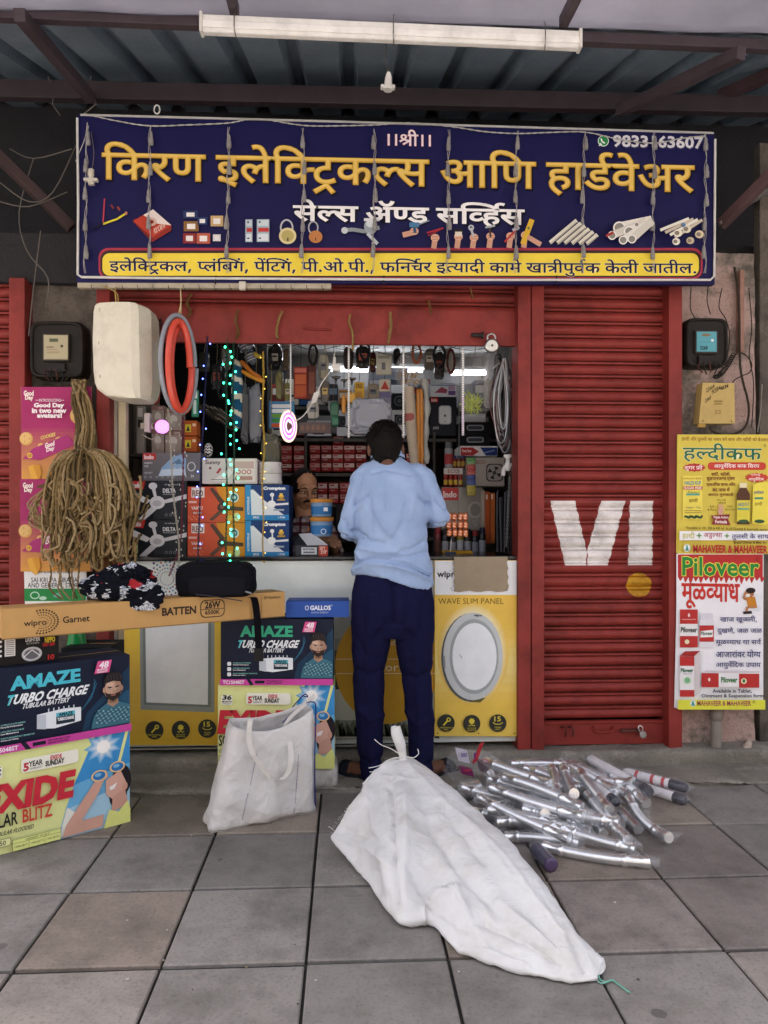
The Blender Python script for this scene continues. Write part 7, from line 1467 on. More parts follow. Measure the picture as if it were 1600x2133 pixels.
# upper back shelf
def heater(a): a.rect(897,828,951,907,'20242f'); a.rect(897,828,913,838,'c8342f'); a.text('Indo',899,830,910,836,'f4e6e4',.05); a.rrect(914,845,940,884,6,'c8d0d6'); a.rrect(916,847,938,882,5,'e6ebee'); a.ell(927,866,2.5,3,'5a6a7a',8); a.text('JAZZ',902,889,914,895,'d8dce0',.02); a.ell(927,878,1.2,1.2,'3a3a3a',6)
ctn('heater_carton','tall dark water heater carton with a white heater picture on the back shelf',896,827,951,908,SB+.02,.25,'20242f',heater)
def ironbox(a): a.rect(897,800,950,826,'dfe3ea'); a.poly([(905,818),(920,806),(932,812),(930,819)][::-1],'b0506a'); a.rect(934,803,949,812,'c9a8c8'); a.rect(934,814,949,823,'7a5a9a'); a.rect(898,801,950,804,'8a98b0')
ctn('iron_carton','small white carton with a pink iron on top of the heater carton',896,799,951,826,SB+.03,.22,'d8dce4',ironbox)
def dial(cx,cy,r,bg,fg):
    def f(a): a.rect(cx-r*1.25,cy-r*1.15,cx+r*1.25,cy+r*1.2,bg); a.ring(cx,cy,r,r,r*.25,fg); a.ell(cx,cy,r*.4,r*.4,fg,12)
    return f
ctn('fan_carton','pale lilac carton with a band of purple near the shelf top',769,791,815,845,SB+.05,.25,'c4c8e0',lambda a:(a.rect(771,815,813,828,'a8a0d0'),a.rect(771,793,813,800,'e4e6f2')))
ctn('fan_carton','dark carton with a round fan dial on the upper back shelf',817,819,847,852,SB+.04,.2,'1f232b',dial(832,835,11,'1f232b','5a646e'))
ctn('fan_carton','white carton with a dark round dial above the head of the customer',702,855,756,908,SB+.02,.25,'d4d8de',dial(716,878,10,'23272f','4a5058'))
ctn('fan_carton','white and grey carton behind the silver strip right of the customer',818,854,850,908,SB+.02,.25,'dcdfe2',dial(833,874,9,'2a2e36','68707a'))
ctn('fan_carton','grey white carton with printing below the clear bag of fittings',640,876,690,908,SB+.02,.25,'c4c6ca',lambda a:(a.rect(652,880,676,905,'23262c'),a.text('PORTO PLAST',656,898,674,901,'c8ccd0')))
ctn('fan_carton','plain pale carton standing behind the hanging funnels',757,846,800,908,SB+.06,.2,'b8bcc6',lambda a:a.rect(770,855,798,885,'dfe3ec'))
ctn('wall_carton','wide pale blue carton high on the back shelf',768,766,850,790,SB+.1,.2,'a9b6c8',lambda a:a.rect(772,770,846,774,'cfd8e4'))
def bar(cx,cy): return lambda a:(a.rrect(cx-18,cy-6,cx+18,cy+6,5,'8a8e96'),a.rrect(cx-15,cy-3.5,cx+15,cy+3.5,3,'3a3d46'))
ctn('soundbar_carton','black carton with a grey capsule picture, the upper one right of the heater',959,879,1020,903,4.55,.25,'15161a',bar(990,891))
ctn('soundbar_carton','black carton with a grey capsule picture, the lower one right of the heater',959,904,1021,927,4.55,.25,'15161a',bar(990,916))
ctn('white_carton','small plain white carton on the black capsule cartons',968,862,1012,879,4.6,.2,'ccd2da')
def rwb(a): a.rect(960,930,1036,949,'e4e4e6'); a.poly([(960,932),(985,932),(998,941),(985,949),(960,949)][::-1],'b03438'); a.text('Power Saver',963,936,982,942,'f0e4e4',.02); a.poly([(1000,932),(1036,932),(1036,949),(1012,949)][::-1],'243a78'); a.line([(1006,944),(1030,938)],2,'8a9ac8')
ctn('tool_carton','flat white, red and blue carton under the black capsule cartons',959,929,1037,950,4.5,.25,'dcdcde',rwb)
def exf(a): a.rect(972,954,1050,1012,'b4aca4'); a.text('ECO',992,959,1010,966,'8a4a44',.02); a.rrect(1013,966,1048,1003,8,'3a3a3c'); a.rrect(1015,968,1046,1001,8,'a8a29c'); [a.poly([(1030+4*math.cos(q),985+4*math.sin(q)),(1030+14*math.cos(q+.35),985+14*math.sin(q+.35)),(1030+14*math.cos(q-.35),985+14*math.sin(q-.35))],'2c2c30',False) for q in (.4,1.97,3.54,5.1)]; a.up(); a.ell(1030,985,4,4,'4a4a4e')
ctn('exhaust_fan_carton','beige carton with an exhaust fan picture on the right shelf',971,953,1051,1013,4.5,.2,'b4aca4',exf)
def can(label,x0,y0,x1,y1,Y,body,capc,lab2,group=None):
    t=thing('spray_can',label,'spray can',P((x0+x1)/2,y1,Y),group); r=(x1-x0)/2*mpp(Y); h=(y1-y0)*mpp(Y); b=P((x0+x1)/2,y1,Y); mm=M()
    mm.lathe(b,(0,0,1),[(0,r*.95),(h*.02,r),(h*.72,r),(h*.78,r*.8)],16,'gloss',body); mm.lathe(b+Vector((0,0,h*.14)),(0,0,1),[(0,r*1.01),(h*.4,r*1.01)],16,'print',lab2,caps=False); mm.build('can_body',t)
    mm=M(); mm.lathe(b+Vector((0,0,h*.765)),(0,0,1),[(0,r*.82),(h*.02,r*.88),(h*.2,r*.86),(h*.235,r*.7)],16,'plastic',capc); mm.build('cap',t)
can('tall grey spray can with a red band on the right shelf',926,921,944,975,4.45,'8a8c90','5a5c60','a03a3c')
for k in range(3): can('small red spray can beside the tall grey can',943+k*9,949,951+k*9,975,4.48,'7a2226','2a3a6a','b8963a','red spray cans by the grey one')
for k in range(4): can('small red can with a yellow label under the white rack sign',924+k*10.4,988,933+k*10.4,1013,4.45,'8a2428','a02a2c','c8a83a','cans under the rack sign')
for k,(c,c2,l2) in enumerate((('6a2024','8a2a2c','5a3a34'),('1e1e22','2a2224','a8aab0'),('26242a','3a3034','9a9ca4'),('8a7a20','23222a','b4b6bc'),('2a2420','202026','a0a2aa'),('1c1e26','7a2226','8a8e9a'),('1e2028','252a3a','9a9ea8'))): can('dark lacquer spray can in the bottom row on the counter shelf at right',905+k*15.5,1098+(k%3)*3,919+k*15.5,1157,4.25,c,c2,l2,'lacquer cans in the bottom row')
ctn('rack_sign','small white rack sign above the red cans',925,975,964,988,4.44,.01,'cdc6c4',lambda a:a.text('ECO',933,978,955,985,'9a5a54',.02),cat='sign')
def indo(a): a.rect(921,1016,956,1042,'b8423c'); a.text('Indo',924,1024,951,1036,'e8d0cc',.05)
ctn('glass_panel','smoky glass display panel with a fan picture behind the copper sachets',920,1015,1006,1105,4.4,.01,'8a8680',lambda a:(indo(a),a.ell(990,1062,15,18,'a09c96'),a.ell(990,1062,11,13,'7c7872'),a.line([(990,1075),(990,1095)],5,'a8a49e'),a.ell(990,1085,6,8,'8c8882')),cat='panel',mt='gloss')
for k,(x,c) in enumerate(((1004,'b8a898'),(1011,'b5582e'),(1022,'c46a34'))): ctn('tube_carton',['tall thin beige carton right of the glass panel','tall thin orange carton between the beige and the rust one','tall thin rust coloured carton at the end of the row'][k],x,1021+k*3,x+(6 if k==0 else 9.5),1132,4.35,.06,c,lambda a,x=x,k=k:a.rect(x+1,1030,x+5,1040,'e0c8b8') if k else None)
ctn('tape_carton','yellow and blue carton lying flat at the right end of the counter top',925,1148,985,1160,3.95,.12,'b8902e',lambda a:a.rect(927,1150,950,1158,'2a4a7a'))
# ------------------------------------------------------------------ shop interior: cartons on the counter, left
CY=3.80; cz_=P(300,1158,CY).z
def fanbox(y0,y1):
    def f(a):
        h=y1-y0; a.rect(273,y0,389,y1,'1d2026'); a.rect(320,y0,389,y1,'33363b'); a.poly([(273,y0),(303,y0),(299,y0+h*.22),(273,y0+h*.2)][::-1],'c23430'); a.text('Indo',276,y0+h*.05,294,y0+h*.17,'f4e4e2',.06)
        a.poly([(275,y0+h*.24),(314,y0+h*.5),(306,y0+h*.6),(272,y0+h*.42)][::-1],'e4e2e4'); a.poly([(316,y0+h*.66),(330,y0+h*.7),(303,y0+h),(288,y0+h)][::-1],'dedcde'); a.poly([(340,y0+h*.5),(389,y0+h*.34),(389,y0+h*.46),(345,y0+h*.58)][::-1],'e0dee0')
        a.ell(328,y0+h*.56,16,h*.17,'eceaec'); a.ell(319,y0+h*.13,9,h*.09,'e6e4e6'); a.poly([(315,y0+h*.14),(323,y0+h*.14),(328,y0+h*.45),(322,y0+h*.45)][::-1],'e6e4e6'); a.ell(328,y0+h*.58,9,h*.08,'cac8cc')
        a.text('DELTA',340,y0+h*.2,366,y0+h*.3,'e8e8ea',.04); a.text('be bulletproof',344,y0+h*.07,372,y0+h*.12,'b8babc',.02); a.rect(340,y0+h*.33,366,y0+h*.36,'8a8c90'); a.rect(276,y0+h*.62,288,y0+h*.9,'a8b878'); a.ell(282,y0+h*.7,4,h*.07,'e4e8d8',10)
        for k in range(3): a.ring(347+k*9,y0+h*.88,3,3,.8,'9a9ca0',10)
    return f
def rib(name,label,*k,**q): return ctn(name,label,*k,**q)
ctn('fan_carton','black ceiling fan carton with a white fan, lower one at the left of the counter',272,1083,389,1160,CY,.26,'1d2026',fanbox(1083,1160))
ctn('fan_carton','black ceiling fan carton with a white fan, upper one at the left of the counter',272,1002,388,1082,CY+.005,.26,'1d2026',fanbox(1002,1082))
def ironc(a): a.rect(298,944,417,1000,'6f6d70'); a.rect(298,944,325,958,'b93a38'); a.text('Indo',301,948,320,956,'f2e0de',.06); a.text('MAJESTY',301,963,318,967,'dcdadc',.03); a.text('OLB',301,969,309,973,'dcdadc',.03); a.text('1000 WATT',301,983,318,987,'cac8ca',.02); a.poly([(330,992),(337,974),(360,952),(378,947),(388,956),(386,990)][::-1],'8fb0d0'); a.poly([(330,992),(337,978),(386,976),(388,990)][::-1],'c8d8e8'); a.poly([(356,968),(374,955),(380,966)][::-1],'5f7c9c'); a.ring(399,972,9,10,2.4,'c4c6ca',14); a.text('24',398,989,404,994,'d8d6d8',.03); [a.ring(303+k*12,994,2.2,2.2,.6,'c8c6c8',8) for k in range(6)]
ctn('iron_carton','grey steam iron carton with a blue iron on the black fan cartons',297,943,418,1001,CY+.01,.2,'6f6d70',ironc)
def redobox(y0,y1):
    def f(a):
        h=y1-y0; a.rect(391,y0,510,y1,'dd8a2c'); a.poly([(391,y0),(450,y0),(478,y1),(391,y1)][::-1],'d2573a'); a.rect(399,y0+h*.02,426,y0+h*.3,'e8dcd4'); a.text('REO',401,y0+h*.1,423,y0+h*.27,'8a5a4a',.03); a.rect(393,y0+h*.4,410,y0+h*.46,'e8b8a8'); a.text('VAAYU',399,y0+h*.55,422,y0+h*.64,'f0dcd0',.03); a.rect(400,y0+h*.7,422,y0+h*.77,'a84a3a'); a.text('480 HS',402,y0+h*.71,420,y0+h*.76,'f0dcd0',.02)
        a.poly([(437,y0+h*.06),(444,y0+h*.02),(470,y0+h*.45),(460,y0+h*.5)][::-1],'5a4038'); a.poly([(463,y0+h*.52),(507,y0+h*.58),(507,y0+h*.68),(463,y0+h*.66)][::-1],'5a4038'); a.poly([(457,y0+h*.66),(466,y0+h*.7),(444,y0+h*.95),(436,y0+h*.92)][::-1],'6a4a3e'); a.ell(463,y0+h*.58,10,h*.12,'4a342e'); a.ell(463,y0+h*.56,5,h*.06,'7a5a4e',10)
        a.ring(488,y0+h*.3,10,h*.14,2.5,'e4e6e4'); a.ell(488,y0+h*.3,7,h*.1,'3a7a8a',12); a.ell(488,y0+h*.3,4,h*.05,'dfe6e6',10); a.ell(494,y0+h*.85,7,h*.12,'d8e0a8',12); a.rect(473,y0+h*.8,484,y0+h*.94,'e0b050'); [a.ell(394+k*3.2,y0+h*(.84+.04*(k%3)),.9,.9,'f0c0a8',6,False) for k in range(10)]; a.up()
    return f
ctn('fan_carton','orange ceiling fan carton with a brown fan, lower of the orange pair',391,1089,510,1161,CY-.01,.28,'cf6a34',redobox(1089,1161))
ctn('fan_carton','orange ceiling fan carton with a brown fan, upper of the orange pair',391,1014,509,1088,CY-.008,.28,'cf6a34',redobox(1014,1088))
def cromp(y0,y1):
    def f(a):
        h=y1-y0; a.rect(511,y0,602,y1,'1f3f74'); a.poly([(511,y0),(523,y0),(523,y0+h*.1),(525,y1),(511,y1)][::-1],'3a8ac4'); a.rect(511,y0+h*.84,602,y1,'2f86c0'); a.poly([(522,y0+h*.14),(528,y0+h*.13),(552,y0+h*.45),(592,y0+h*.85),(524,y0+h*.85)][::-1],'e2e6ea'); a.text('Crompton',549,y0+h*.05,594,y0+h*.16,'f0f2f6',.06); a.ell(567,y0+h*.28,4.5,h*.06,'e8ecee',10); a.rect(566,y0+h*.3,569,y0+h*.5,'e8ecee'); a.ell(566,y0+h*.54,9,h*.1,'f2f4f4',14); a.poly([(573,y0+h*.53),(601,y0+h*.5),(601,y0+h*.56),(573,y0+h*.58)][::-1],'e8ecee'); a.poly([(558,y0+h*.56),(561,y0+h*.6),(528,y0+h*.2),(525,y0+h*.2)][::-1],'f0f2f2')
        a.ell(586,y0+h*.33,6,h*.06,'c8a03a',10); a.rect(578,y0+h*.4,594,y0+h*.44,'c8a03a'); a.text('1',584,y0+h*.24,588,y0+h*.32,'e8c85a',.03); a.text('1 STAR',580,y0+h*.89,594,y0+h*.94,'eaf2f8',.03); a.text('BRIZ',528,y0+h*.89,540,y0+h*.94,'eaf2f8',.03); a.rect(570,y0+h*.68,592,y0+h*.73,'a8b4c0')
        for k,ch in enumerate('SUREBREEZE'): a.text(ch,516,y0+h*(.79-.05*k),520,y0+h*(.825-.05*k),'eaf2f8',.03,up=False)
        a.up()
    return f
ctn('fan_carton','blue ceiling fan carton with a white fan, lower of the blue pair',511,1085,602,1161,CY-.012,.28,'1f3f74',cromp(1085,1161))
ctn('fan_carton','blue ceiling fan carton with a white fan, upper of the blue pair',510,1010,602,1084,CY-.01,.28,'1f3f74',cromp(1010,1084))
def sunny(a): a.rect(422,955,535,1007,'cfc4c2'); a.text('Sunny',428,959,459,969,'5a4248',.03); a.ell(438,975,3,3,'8a5a5a',8); a.poly([(445,1001),(478,975),(485,985),(470,1001)][::-1],'e6dede'); a.poly([(450,985),(458,974),(462,977),(455,987)][::-1],'b04a54'); a.line([(440,999),(475,999)],1.2,'4a3a40'); a.rect(484,957,532,1004,'e0d4d0'); a.rect(487,961,529,976,'c8a8a4'); [a.ell(497+k*11,983,5,5,'c06a68',10,False) for k in range(3)]; a.up(); [a.ell(497+k*11,983,3,3,'ecdad6',8,False) for k in range(3)]; a.up(); a.rect(490,992,526,1000,'b88a80')
ctn('kitchen_carton','cream carton with red printing on top of the orange cartons',421,955,535,1008,CY+.02,.22,'cfc4c2',sunny)
for k,(x0,y0,x1,y1) in enumerate(((539,988,588,1010),(539,964,587,987))):
    t=thing('pipe_reducer',['lower white plastic wrapped roll standing on the upper blue carton','upper white plastic wrapped roll on the blue carton'][k],'roll',P(563,y1,CY+.1)); m=M(); r=(x1-x0)/2*mpp(CY+.1); m.lathe(P(563,y1,CY+.1),(0,0,1),[(0,r*.9),(.004,r),(.018,r),(.02,r*.94),(.045,r*.94),(.05,r*.98),((y1-y0)*mpp(CY+.1),r*.96)],24,'plastic','d9d6d0'); m.build('roll_body',t); m=M(); m.lathe(P(563,y1-3,CY+.1),(0,0,1),[(0,r*1.04),(.02,r*1.07),(.04,r*1.02),(.055,r*.98)],18,'film'); m.build('wrap',t)
def bulbc(x0,y0,x1,y1):
    def f(a): w=x1-x0; h=y1-y0; a.rect(x0,y0,x1,y1,'a89a90'); a.rect(x0,y0,x1,y0+h*.2,'8f6a62'); a.text('12W',x0+w*.55,y0+h*.06,x0+w*.9,y0+h*.16,'d8c8c0',.03); a.ell((x0+x1)/2,y0+h*.48,w*.26,h*.2,'d8d2c8',14); a.poly([(x0+w*.32,y0+h*.58),(x0+w*.68,y0+h*.58),(x0+w*.6,y0+h*.84),(x0+w*.4,y0+h*.84)][::-1],'b8aea4')
    return f
for k,(x0,y0,x1,y1,l) in enumerate(((316,845,342,893,'upper beige bulb carton behind the lit bulb'),(316,894,342,943,'lower beige bulb carton behind the lit bulb'),(344,852,378,896,'upper beige bulb carton by the white cord'),(344,897,378,943,'lower beige bulb carton by the white cord'))): ctn('bulb_carton',l,x0,y0,x1,y1,4.02,.1,'a89a90',bulbc(x0,y0,x1,y1))
for k,(y0,y1) in enumerate(((876,907),(909,941))): ctn('bulb_carton',['upper small orange bulb carton by the blue lights','lower small orange bulb carton by the blue lights'][k],384,y0,410,y1,4.0,.1,'b8602e',lambda a,y0=y0:(a.rect(386,y0+8,398,y0+24,'d8c83a'),a.poly([(388,y0+22),(392,y0+10),(396,y0+22)][::-1],'3a3a2a'),a.rect(401,y0+6,408,y0+12,'e8c8a8')))
ctn('blister_pack','green and white blister pack hanging beside the red hose',399,812,413,868,3.98,.02,'3f8f74',lambda a:(a.rect(401,815,411,830,'dfe8e4'),a.rect(403,834,409,862,'cfe0d8')),cat='blister pack')
# fire-red side boxes at left wall
ctn('switch_board','white switch board with sockets on the left inner wall',284,845,300,945,3.95,.04,'8f8a80',lambda a:(a.rect(287,850,297,868,'d0ccc4'),a.rect(287,874,297,890,'3a3834')),cat='switch board',mt='plastic')
# open carton and tubs in front of the shopkeeper
oc_=thing('open_carton','open black carton with a red corner in front of the shopkeeper','carton',P(650,1160,3.78))
def openc(a): a.rect(616,1136,684,1159,'3a3e44'); a.rect(628,1140,660,1155,'cfd4d8'); a.text('ROYAL',632,1142,656,1146,'2a2c30',.03); a.rect(632,1149,656,1152,'6a6e74'); a.rect(664,1137,683,1158,'c24a36'); a.text('SKY',666,1139,678,1146,'f0d8d0',.02,dy=-1); a.text('DIP',669,1147,681,1154,'f0d8d0',.02,dy=-1)
m=M(); px_box(m,615,1136,685,1160,3.76,.16,'card','2a2d32'); openc(Art(m,facade(3.76))); m.build('carton_body',oc_,bevel=.002)
m=M(); q=[P(622,1112,3.87),P(650,1110,3.86),P(683,1135,3.765),P(640,1136,3.765)]; m.add(q+[p+Vector((0,.002,-.002)) for p in q],[(0,1,2,3),(7,6,5,4)],'card','d9dadd'); m.build('lid_flap',oc_)
m=M(); q=[P(605,1118,3.90),P(622,1112,3.88),P(640,1136,3.765),P(615,1138,3.765)]; m.add(q+[p+Vector((0,.002,-.002)) for p in q],[(0,1,2,3),(7,6,5,4)],'card','2a2d33'); m.build('side_flap',oc_)
for k,(y0,y1,w) in enumerate(((1077,1117,24.5),(1039,1076,23.5))):
    t=thing('plastic_tub',['lower blue plastic tub with an orange lid before the shopkeeper','upper blue plastic tub with an orange lid before the shopkeeper'][k],'tub',P(670,y1,3.88)); m=M(); r=w*mpp(3.88); h=(y1-y0)*mpp(3.88); b=P(670,y1,3.88)
    m.lathe(b,(0,0,1),[(0,r*.86),(.003,r*.88),(h*.8,r*.95)],28,'plastic','7f9fc0'); m.build('tub_body',t); m=M(); m.lathe(b+Vector((0,0,h*.12)),(0,0,1),[(0,r*.91),(h*.45,r*.945)],28,'print','3a78b4',caps=False); m.build('paper_band',t)
    m=M(); m.lathe(b+Vector((0,0,h*.78)),(0,0,1),[(0,r*1.0),(.004,r*1.03),(h*.18,r*1.03),(h*.21,r*.98),(h*.2,r*.9)],28,'plastic','d08a3a'); m.build('lid',t)
    m=M(); A_=Art(m,facade(3.88-r*1.0)); A_.rect(682-8,y0+18,682+1,y0+26,'e4e8ec') if k else A_.ring(674,y0+30,6,6,1.6,'d8e4f0',12); m.build('label_mark',t)
m=M(); px_box(m,700,1050,728,1130,4.7,.2,'card','2f2a2c'); m.build('dark_carton',loc=P(714,1130,4.7),bevel=.002,label='dark carton half hidden between the tubs and the customer',cat='carton')
# ------------------------------------------------------------------ tube lamps in the shop
def tubelamp(label,a,b):
    t=thing('tube_lamp',label,'tube light',(a+b)/2); m=M(); d=(b-a).normalized(); m.lathe(a,d,[(0,.013),((b-a).length,.013)],12,'tube','eef3ff'); m.build('tube',t); m=M(); n=Vector((0,.02,.03)); m.tube([a-d*.02+n,b+d*.02+n],.022,6,'plastic','d8d8d4'); m.build('fixture',t)
tubelamp('lit tube lamp on the back wall at the upper right of the shop',P(940,778,5.25),P(1085,776,5.25))
tubelamp('lit tube lamp on the back wall behind the hanging goods in the middle',P(690,770,5.25),P(880,772,5.25))
tubelamp('short lit tube lamp running along the ceiling at the upper left',P(567,690,4.3)+Vector((0,0,-.0)),P(585,748,5.0))
# ------------------------------------------------------------------ goods hanging under the shutter
bagm=lambda mb,x0,y0,x1,y1,Y,dp,mt,c,seed,am=.16: blob(mb,P((x0+x1)/2,(y0+y1)/2,Y),((x1-x0)/2*mpp(Y),dp,(y1-y0)/2*mpp(Y)),am,2.0,mt,lambda p:c,40,28,0,seed,.5 if mt in('print','gloss') else .75)
def hang(name,label,cat,x0,y0,x1,y1,Y,c,mt='film',dp=.04,seed=0,string=None,fill=None,group=None):
    t=thing(name,label,cat,P((x0+x1)/2,y1,Y),group); m=M(); bagm(m,x0,y0,x1,y1,Y,dp,mt,c,seed); m.build('bag' if mt in('film','clear') else 'packet',t)
    if fill:
        m=M(); fill(m); m.build('contents',t)
    m=M(); xm=(x0+x1)/2; m.tube([P(xm,y0+3,Y),P(xm+2,(y0+700)/2,Y),P(xm,(string or 690),Y)],.0018,5,'cloth','8a7a5a'); m.build('string',t)
    return t
def yf(m):
    for k in range(120):
        p=P(983+R_.uniform(-12,12),840+R_.uniform(-14,14),3.99); m.tube([p,p+Vector((R_.uniform(-.04,.04),R_.uniform(-.03,.01),R_.uniform(-.04,.04)))],.0022,4,'plastic',R_.choice(['b8c832','cfdc48','a4b42a']))
hang('clear_bag','big clear plastic bag with a tuft of yellow green bristle hung at the right','bag',948,735,1030,868,4.0,'e8eaee',dp=.10,seed=3,fill=yf)
hang('clear_bag','crumpled clear plastic bag under the padlock at the right','bag',985,722,1038,800,3.95,'e8eaee',dp=.06,seed=6)
def hooks(m):
    for k in range(40):
        p=P(853+R_.uniform(-24,24),785+R_.uniform(-16,16),4.05+R_.uniform(-.01,.01)); m.tube([p+Vector((.012*math.cos(q),.004*math.sin(q),.012*math.sin(q))) for q in (0,.9,1.8,2.7,3.6,4.5)],.0022,5,'metal','c09a4a')
hang('clear_bag','clear bag full of brass hooks hanging in the middle of the shop','bag',824,740,884,806,4.05,'f0ece4',dp=.03,seed=9,fill=hooks)
hang('clear_bag','grey plastic wrapped bundle hanging above the head of the customer','bag',722,832,814,905,4.15,'8f939c','gloss',.07,12)
for k,(x0,y0,x1,y1,c,l) in enumerate(((501,803,520,925,'3c3c42','dark wrapped pouch hanging next to the blue patterned one'),(520,806,545,922,'6a6c74','grey glossy pouch hanging behind the yellow lights'),(545,905,583,975,'4a4a38','olive bundle hanging above the white rolls'))): hang('wrapped_pouch',l,'pouch',x0,y0,x1,y1,4.05,c,'gloss',.03,20+k)
def patt(p): 
    return 'c9c4b4' if (math.sin(p.z*70+p.x*40)>.55) else '22506e'
t=thing('cloth_pouch','blue and cream patterned cloth roll hanging behind the green lights','pouch',P(494,892,4.02)); m=M(); blob(m,P(494,821,4.02),(11*mpp(4),.03,71*mpp(4)),.08,2,'cloth',patt,36,60,0,31,.6); m.build('roll',t); m=M(); m.tube([P(494,752,4.02),P(494,690,4.02)],.002,5,'cloth','4a4a4a'); m.build('string',t)
# lamp shades, brush handles, cards, tools
for k,(x,y,r) in enumerate(((508,722,16),(519,747,14))):
    t=thing('globe_shade',['upper grey patterned globe lamp shade under the shutter','lower grey patterned globe lamp shade under the shutter'][k],'lamp shade',P(x,y+r,4.1)); c=P(x,y,4.1); rr=r*mpp(4.1); m=M(); m.lathe(c+Vector((0,0,rr)),(.4,0,-1),[(0,rr*.3),(rr*.3,rr*.8),(rr*.8,rr),(rr*1.3,rr*.95),(rr*1.9,rr*.55)],20,'gloss','6a6e7c'); m.build('shade',t); m=M()
    for q in (.5,.9,1.3): m.lathe(c+Vector((0,0,rr))+Vector((.4,0,-1)).normalized()*rr*q,(.4,0,-1),[(0,rr*.98),(rr*.08,rr*1.01),(rr*.12,rr*.98)],20,'gloss','c8c4c8',caps=False)
    m.build('pattern_band',t)
for k,(a,b,c) in enumerate((((502,752),(545,790),'b86a24'),((504,772),(552,795),'c8862a'),((530,735),(543,742),'b89a3a'))):
    m=M(); m.tube(smoothpts([P(*a,4.0),P((a[0]+b[0])/2,(a[1]+b[1])/2+3,3.99),P(*b,4.0)],4),[.008,.011,.013,.012,.010,.011,.013,.013,.008],8,'plastic',c); m.build('brush_handle',loc=P(*b,4.0),label=['orange brush handle sticking out by the yellow lights','amber brush handle below the orange one','short yellow handle near the shutter edge'][k],cat='brush')
for k,(x0,y0,x1,y1,c,l,fn) in enumerate(((612,764,640,830,'8a3428','rust red carded switch pack hanging at upper left of the shop',lambda a:(a.rect(615,780,637,800,'b8603a'),a.rect(615,803,637,826,'a8502e'),a.rect(614,767,638,776,'c06a60'))),(640,760,658,832,'5a3430','dark brown carded pack next to the rust red one',lambda a:a.rect(643,775,655,820,'7a4a40')),(784,737,816,780,'b8b4a4','beige carded tool pack near the ceiling in the middle',lambda a:(a.rect(795,755,803,770,'6a6a70'),a.rect(788,741,812,747,'8a8a78'))),(790,790,813,815,'b8b0a0','small card with a red triangle hanging under the beige one',lambda a:a.poly([(793,811),(802,793),(811,811)][::-1],'a83a34')),(739,796,759,858,'c8a03a','yellow carton hanging on a string above the customer',lambda a:(a.rect(743,815,755,845,'b8843a'),a.text('DRILL',742,800,756,808,'5a3a1a',.02))),(560,836,613,892,'4a86b4','blue card of coloured screwdrivers behind the lit strip reel',lambda a:[a.rrect(566,842+q*10,606,850+q*10,4,['e0e2e6','e6e8ea','6aa03a','3f8a44','c8562e'][q]) for q in range(5)]),(622,880,690,902,'6a5a58','box of brown fittings under the white adapter',lambda a:[a.ell(630+q*11,891,4,6,'8a6a5a',8) for q in range(5)]))):
    t=ctn('carded_pack',l,x0,y0,x1,y1,4.1+.02*k,.02,c,fn,cat='pack',mt='print'); m=M(); m.tube([P((x0+x1)/2,y0,4.1+.02*k),P((x0+x1)/2+2,690,4.1+.02*k)],.0015,5,'cloth','3a3632'); m.build('hanging_wire',t)
for k,(x,y,r) in enumerate(((700,800,11),(717,806,9),(733,803,10))):
    m=M(); m.lathe(P(x,y,4.2),(0,-.3,1),[(0,.004),(.03,.006),(.04,r*mpp(4.2)),(.042,r*mpp(4.2)),(.03,r*mpp(4.2)*.6)],20,'chrome','c9c9c4'); m.tube([P(x,y-10,4.2),P(x,690,4.2)],.0015,5,'cloth','3a3632'); m.build('funnel',loc=P(x,y,4.2),label=['left steel funnel hanging above the grey bundle','middle steel funnel hanging above the grey bundle','right steel funnel hanging above the grey bundle'][k],cat='funnel')
for k,(x0,y0,x1,y1,c) in enumerate(((712,822,720,862,'c8862e'),(722,818,741,840,'c89a3a'),(688,838,706,868,'2a5a44'),(690,868,706,888,'2f6a50'))):
    m=M(); bagm(m,x0,y0,x1,y1,4.12,.02,'gloss',c,40+k,.1); m.build('tool_packet',loc=P(x0,y1,4.12),label=['slim orange tool packet hanging by the silver strip','amber tool packet beside the orange one','upper green tape packet hanging by the adapter','lower green tape packet hanging by the adapter'][k],cat='packet')
t=thing('paper_roll','brown paper wrapped roll hanging in the middle of the shop','roll',P(860,968,4.0)); m=M(); m.tube([P(852,806,4.0),P(856,880,4.0),P(863,968,4.0)],[.028,.03,.022],14,'card','a89a86'); m.build('roll_body',t); m=M(); m.lathe(P(854,862,4.0),(.04,0,-1),[(0,.0305),(.01,.0315),(.03,.0315),(.04,.0305)],14,'print','8a4a44'); m.build('printed_band',t)
t=thing('broom_handles','bundle of polished orange brown rods hanging by the paper roll','rod',P(874,970,4.02)); 
for k in range(2):
    m=M(); m.lathe(P(871+k*6,810,4.02+.01*k),(.01*k,0,-1),[(0,.006),(.02,.012),(.1,.0135),(.2,.0125),(.21,.014),(.23,.012),(.34,.0135),(.41,.009)],12,'gloss','b5762e'); m.build('rod',t)
t=thing('plastic_sleeve','long clear plastic sleeve hanging next to the orange rods','sleeve',P(887,965,4.06)); m=M(); m.tube(smoothpts([P(884,790,4.06),P(889,850,4.05),P(886,910,4.06),P(888,966,4.06)],6),[.018+.006*math.sin(q*1.3) for q in range(19)],12,'gloss','9a9a94'); m.build('sleeve_body',t)
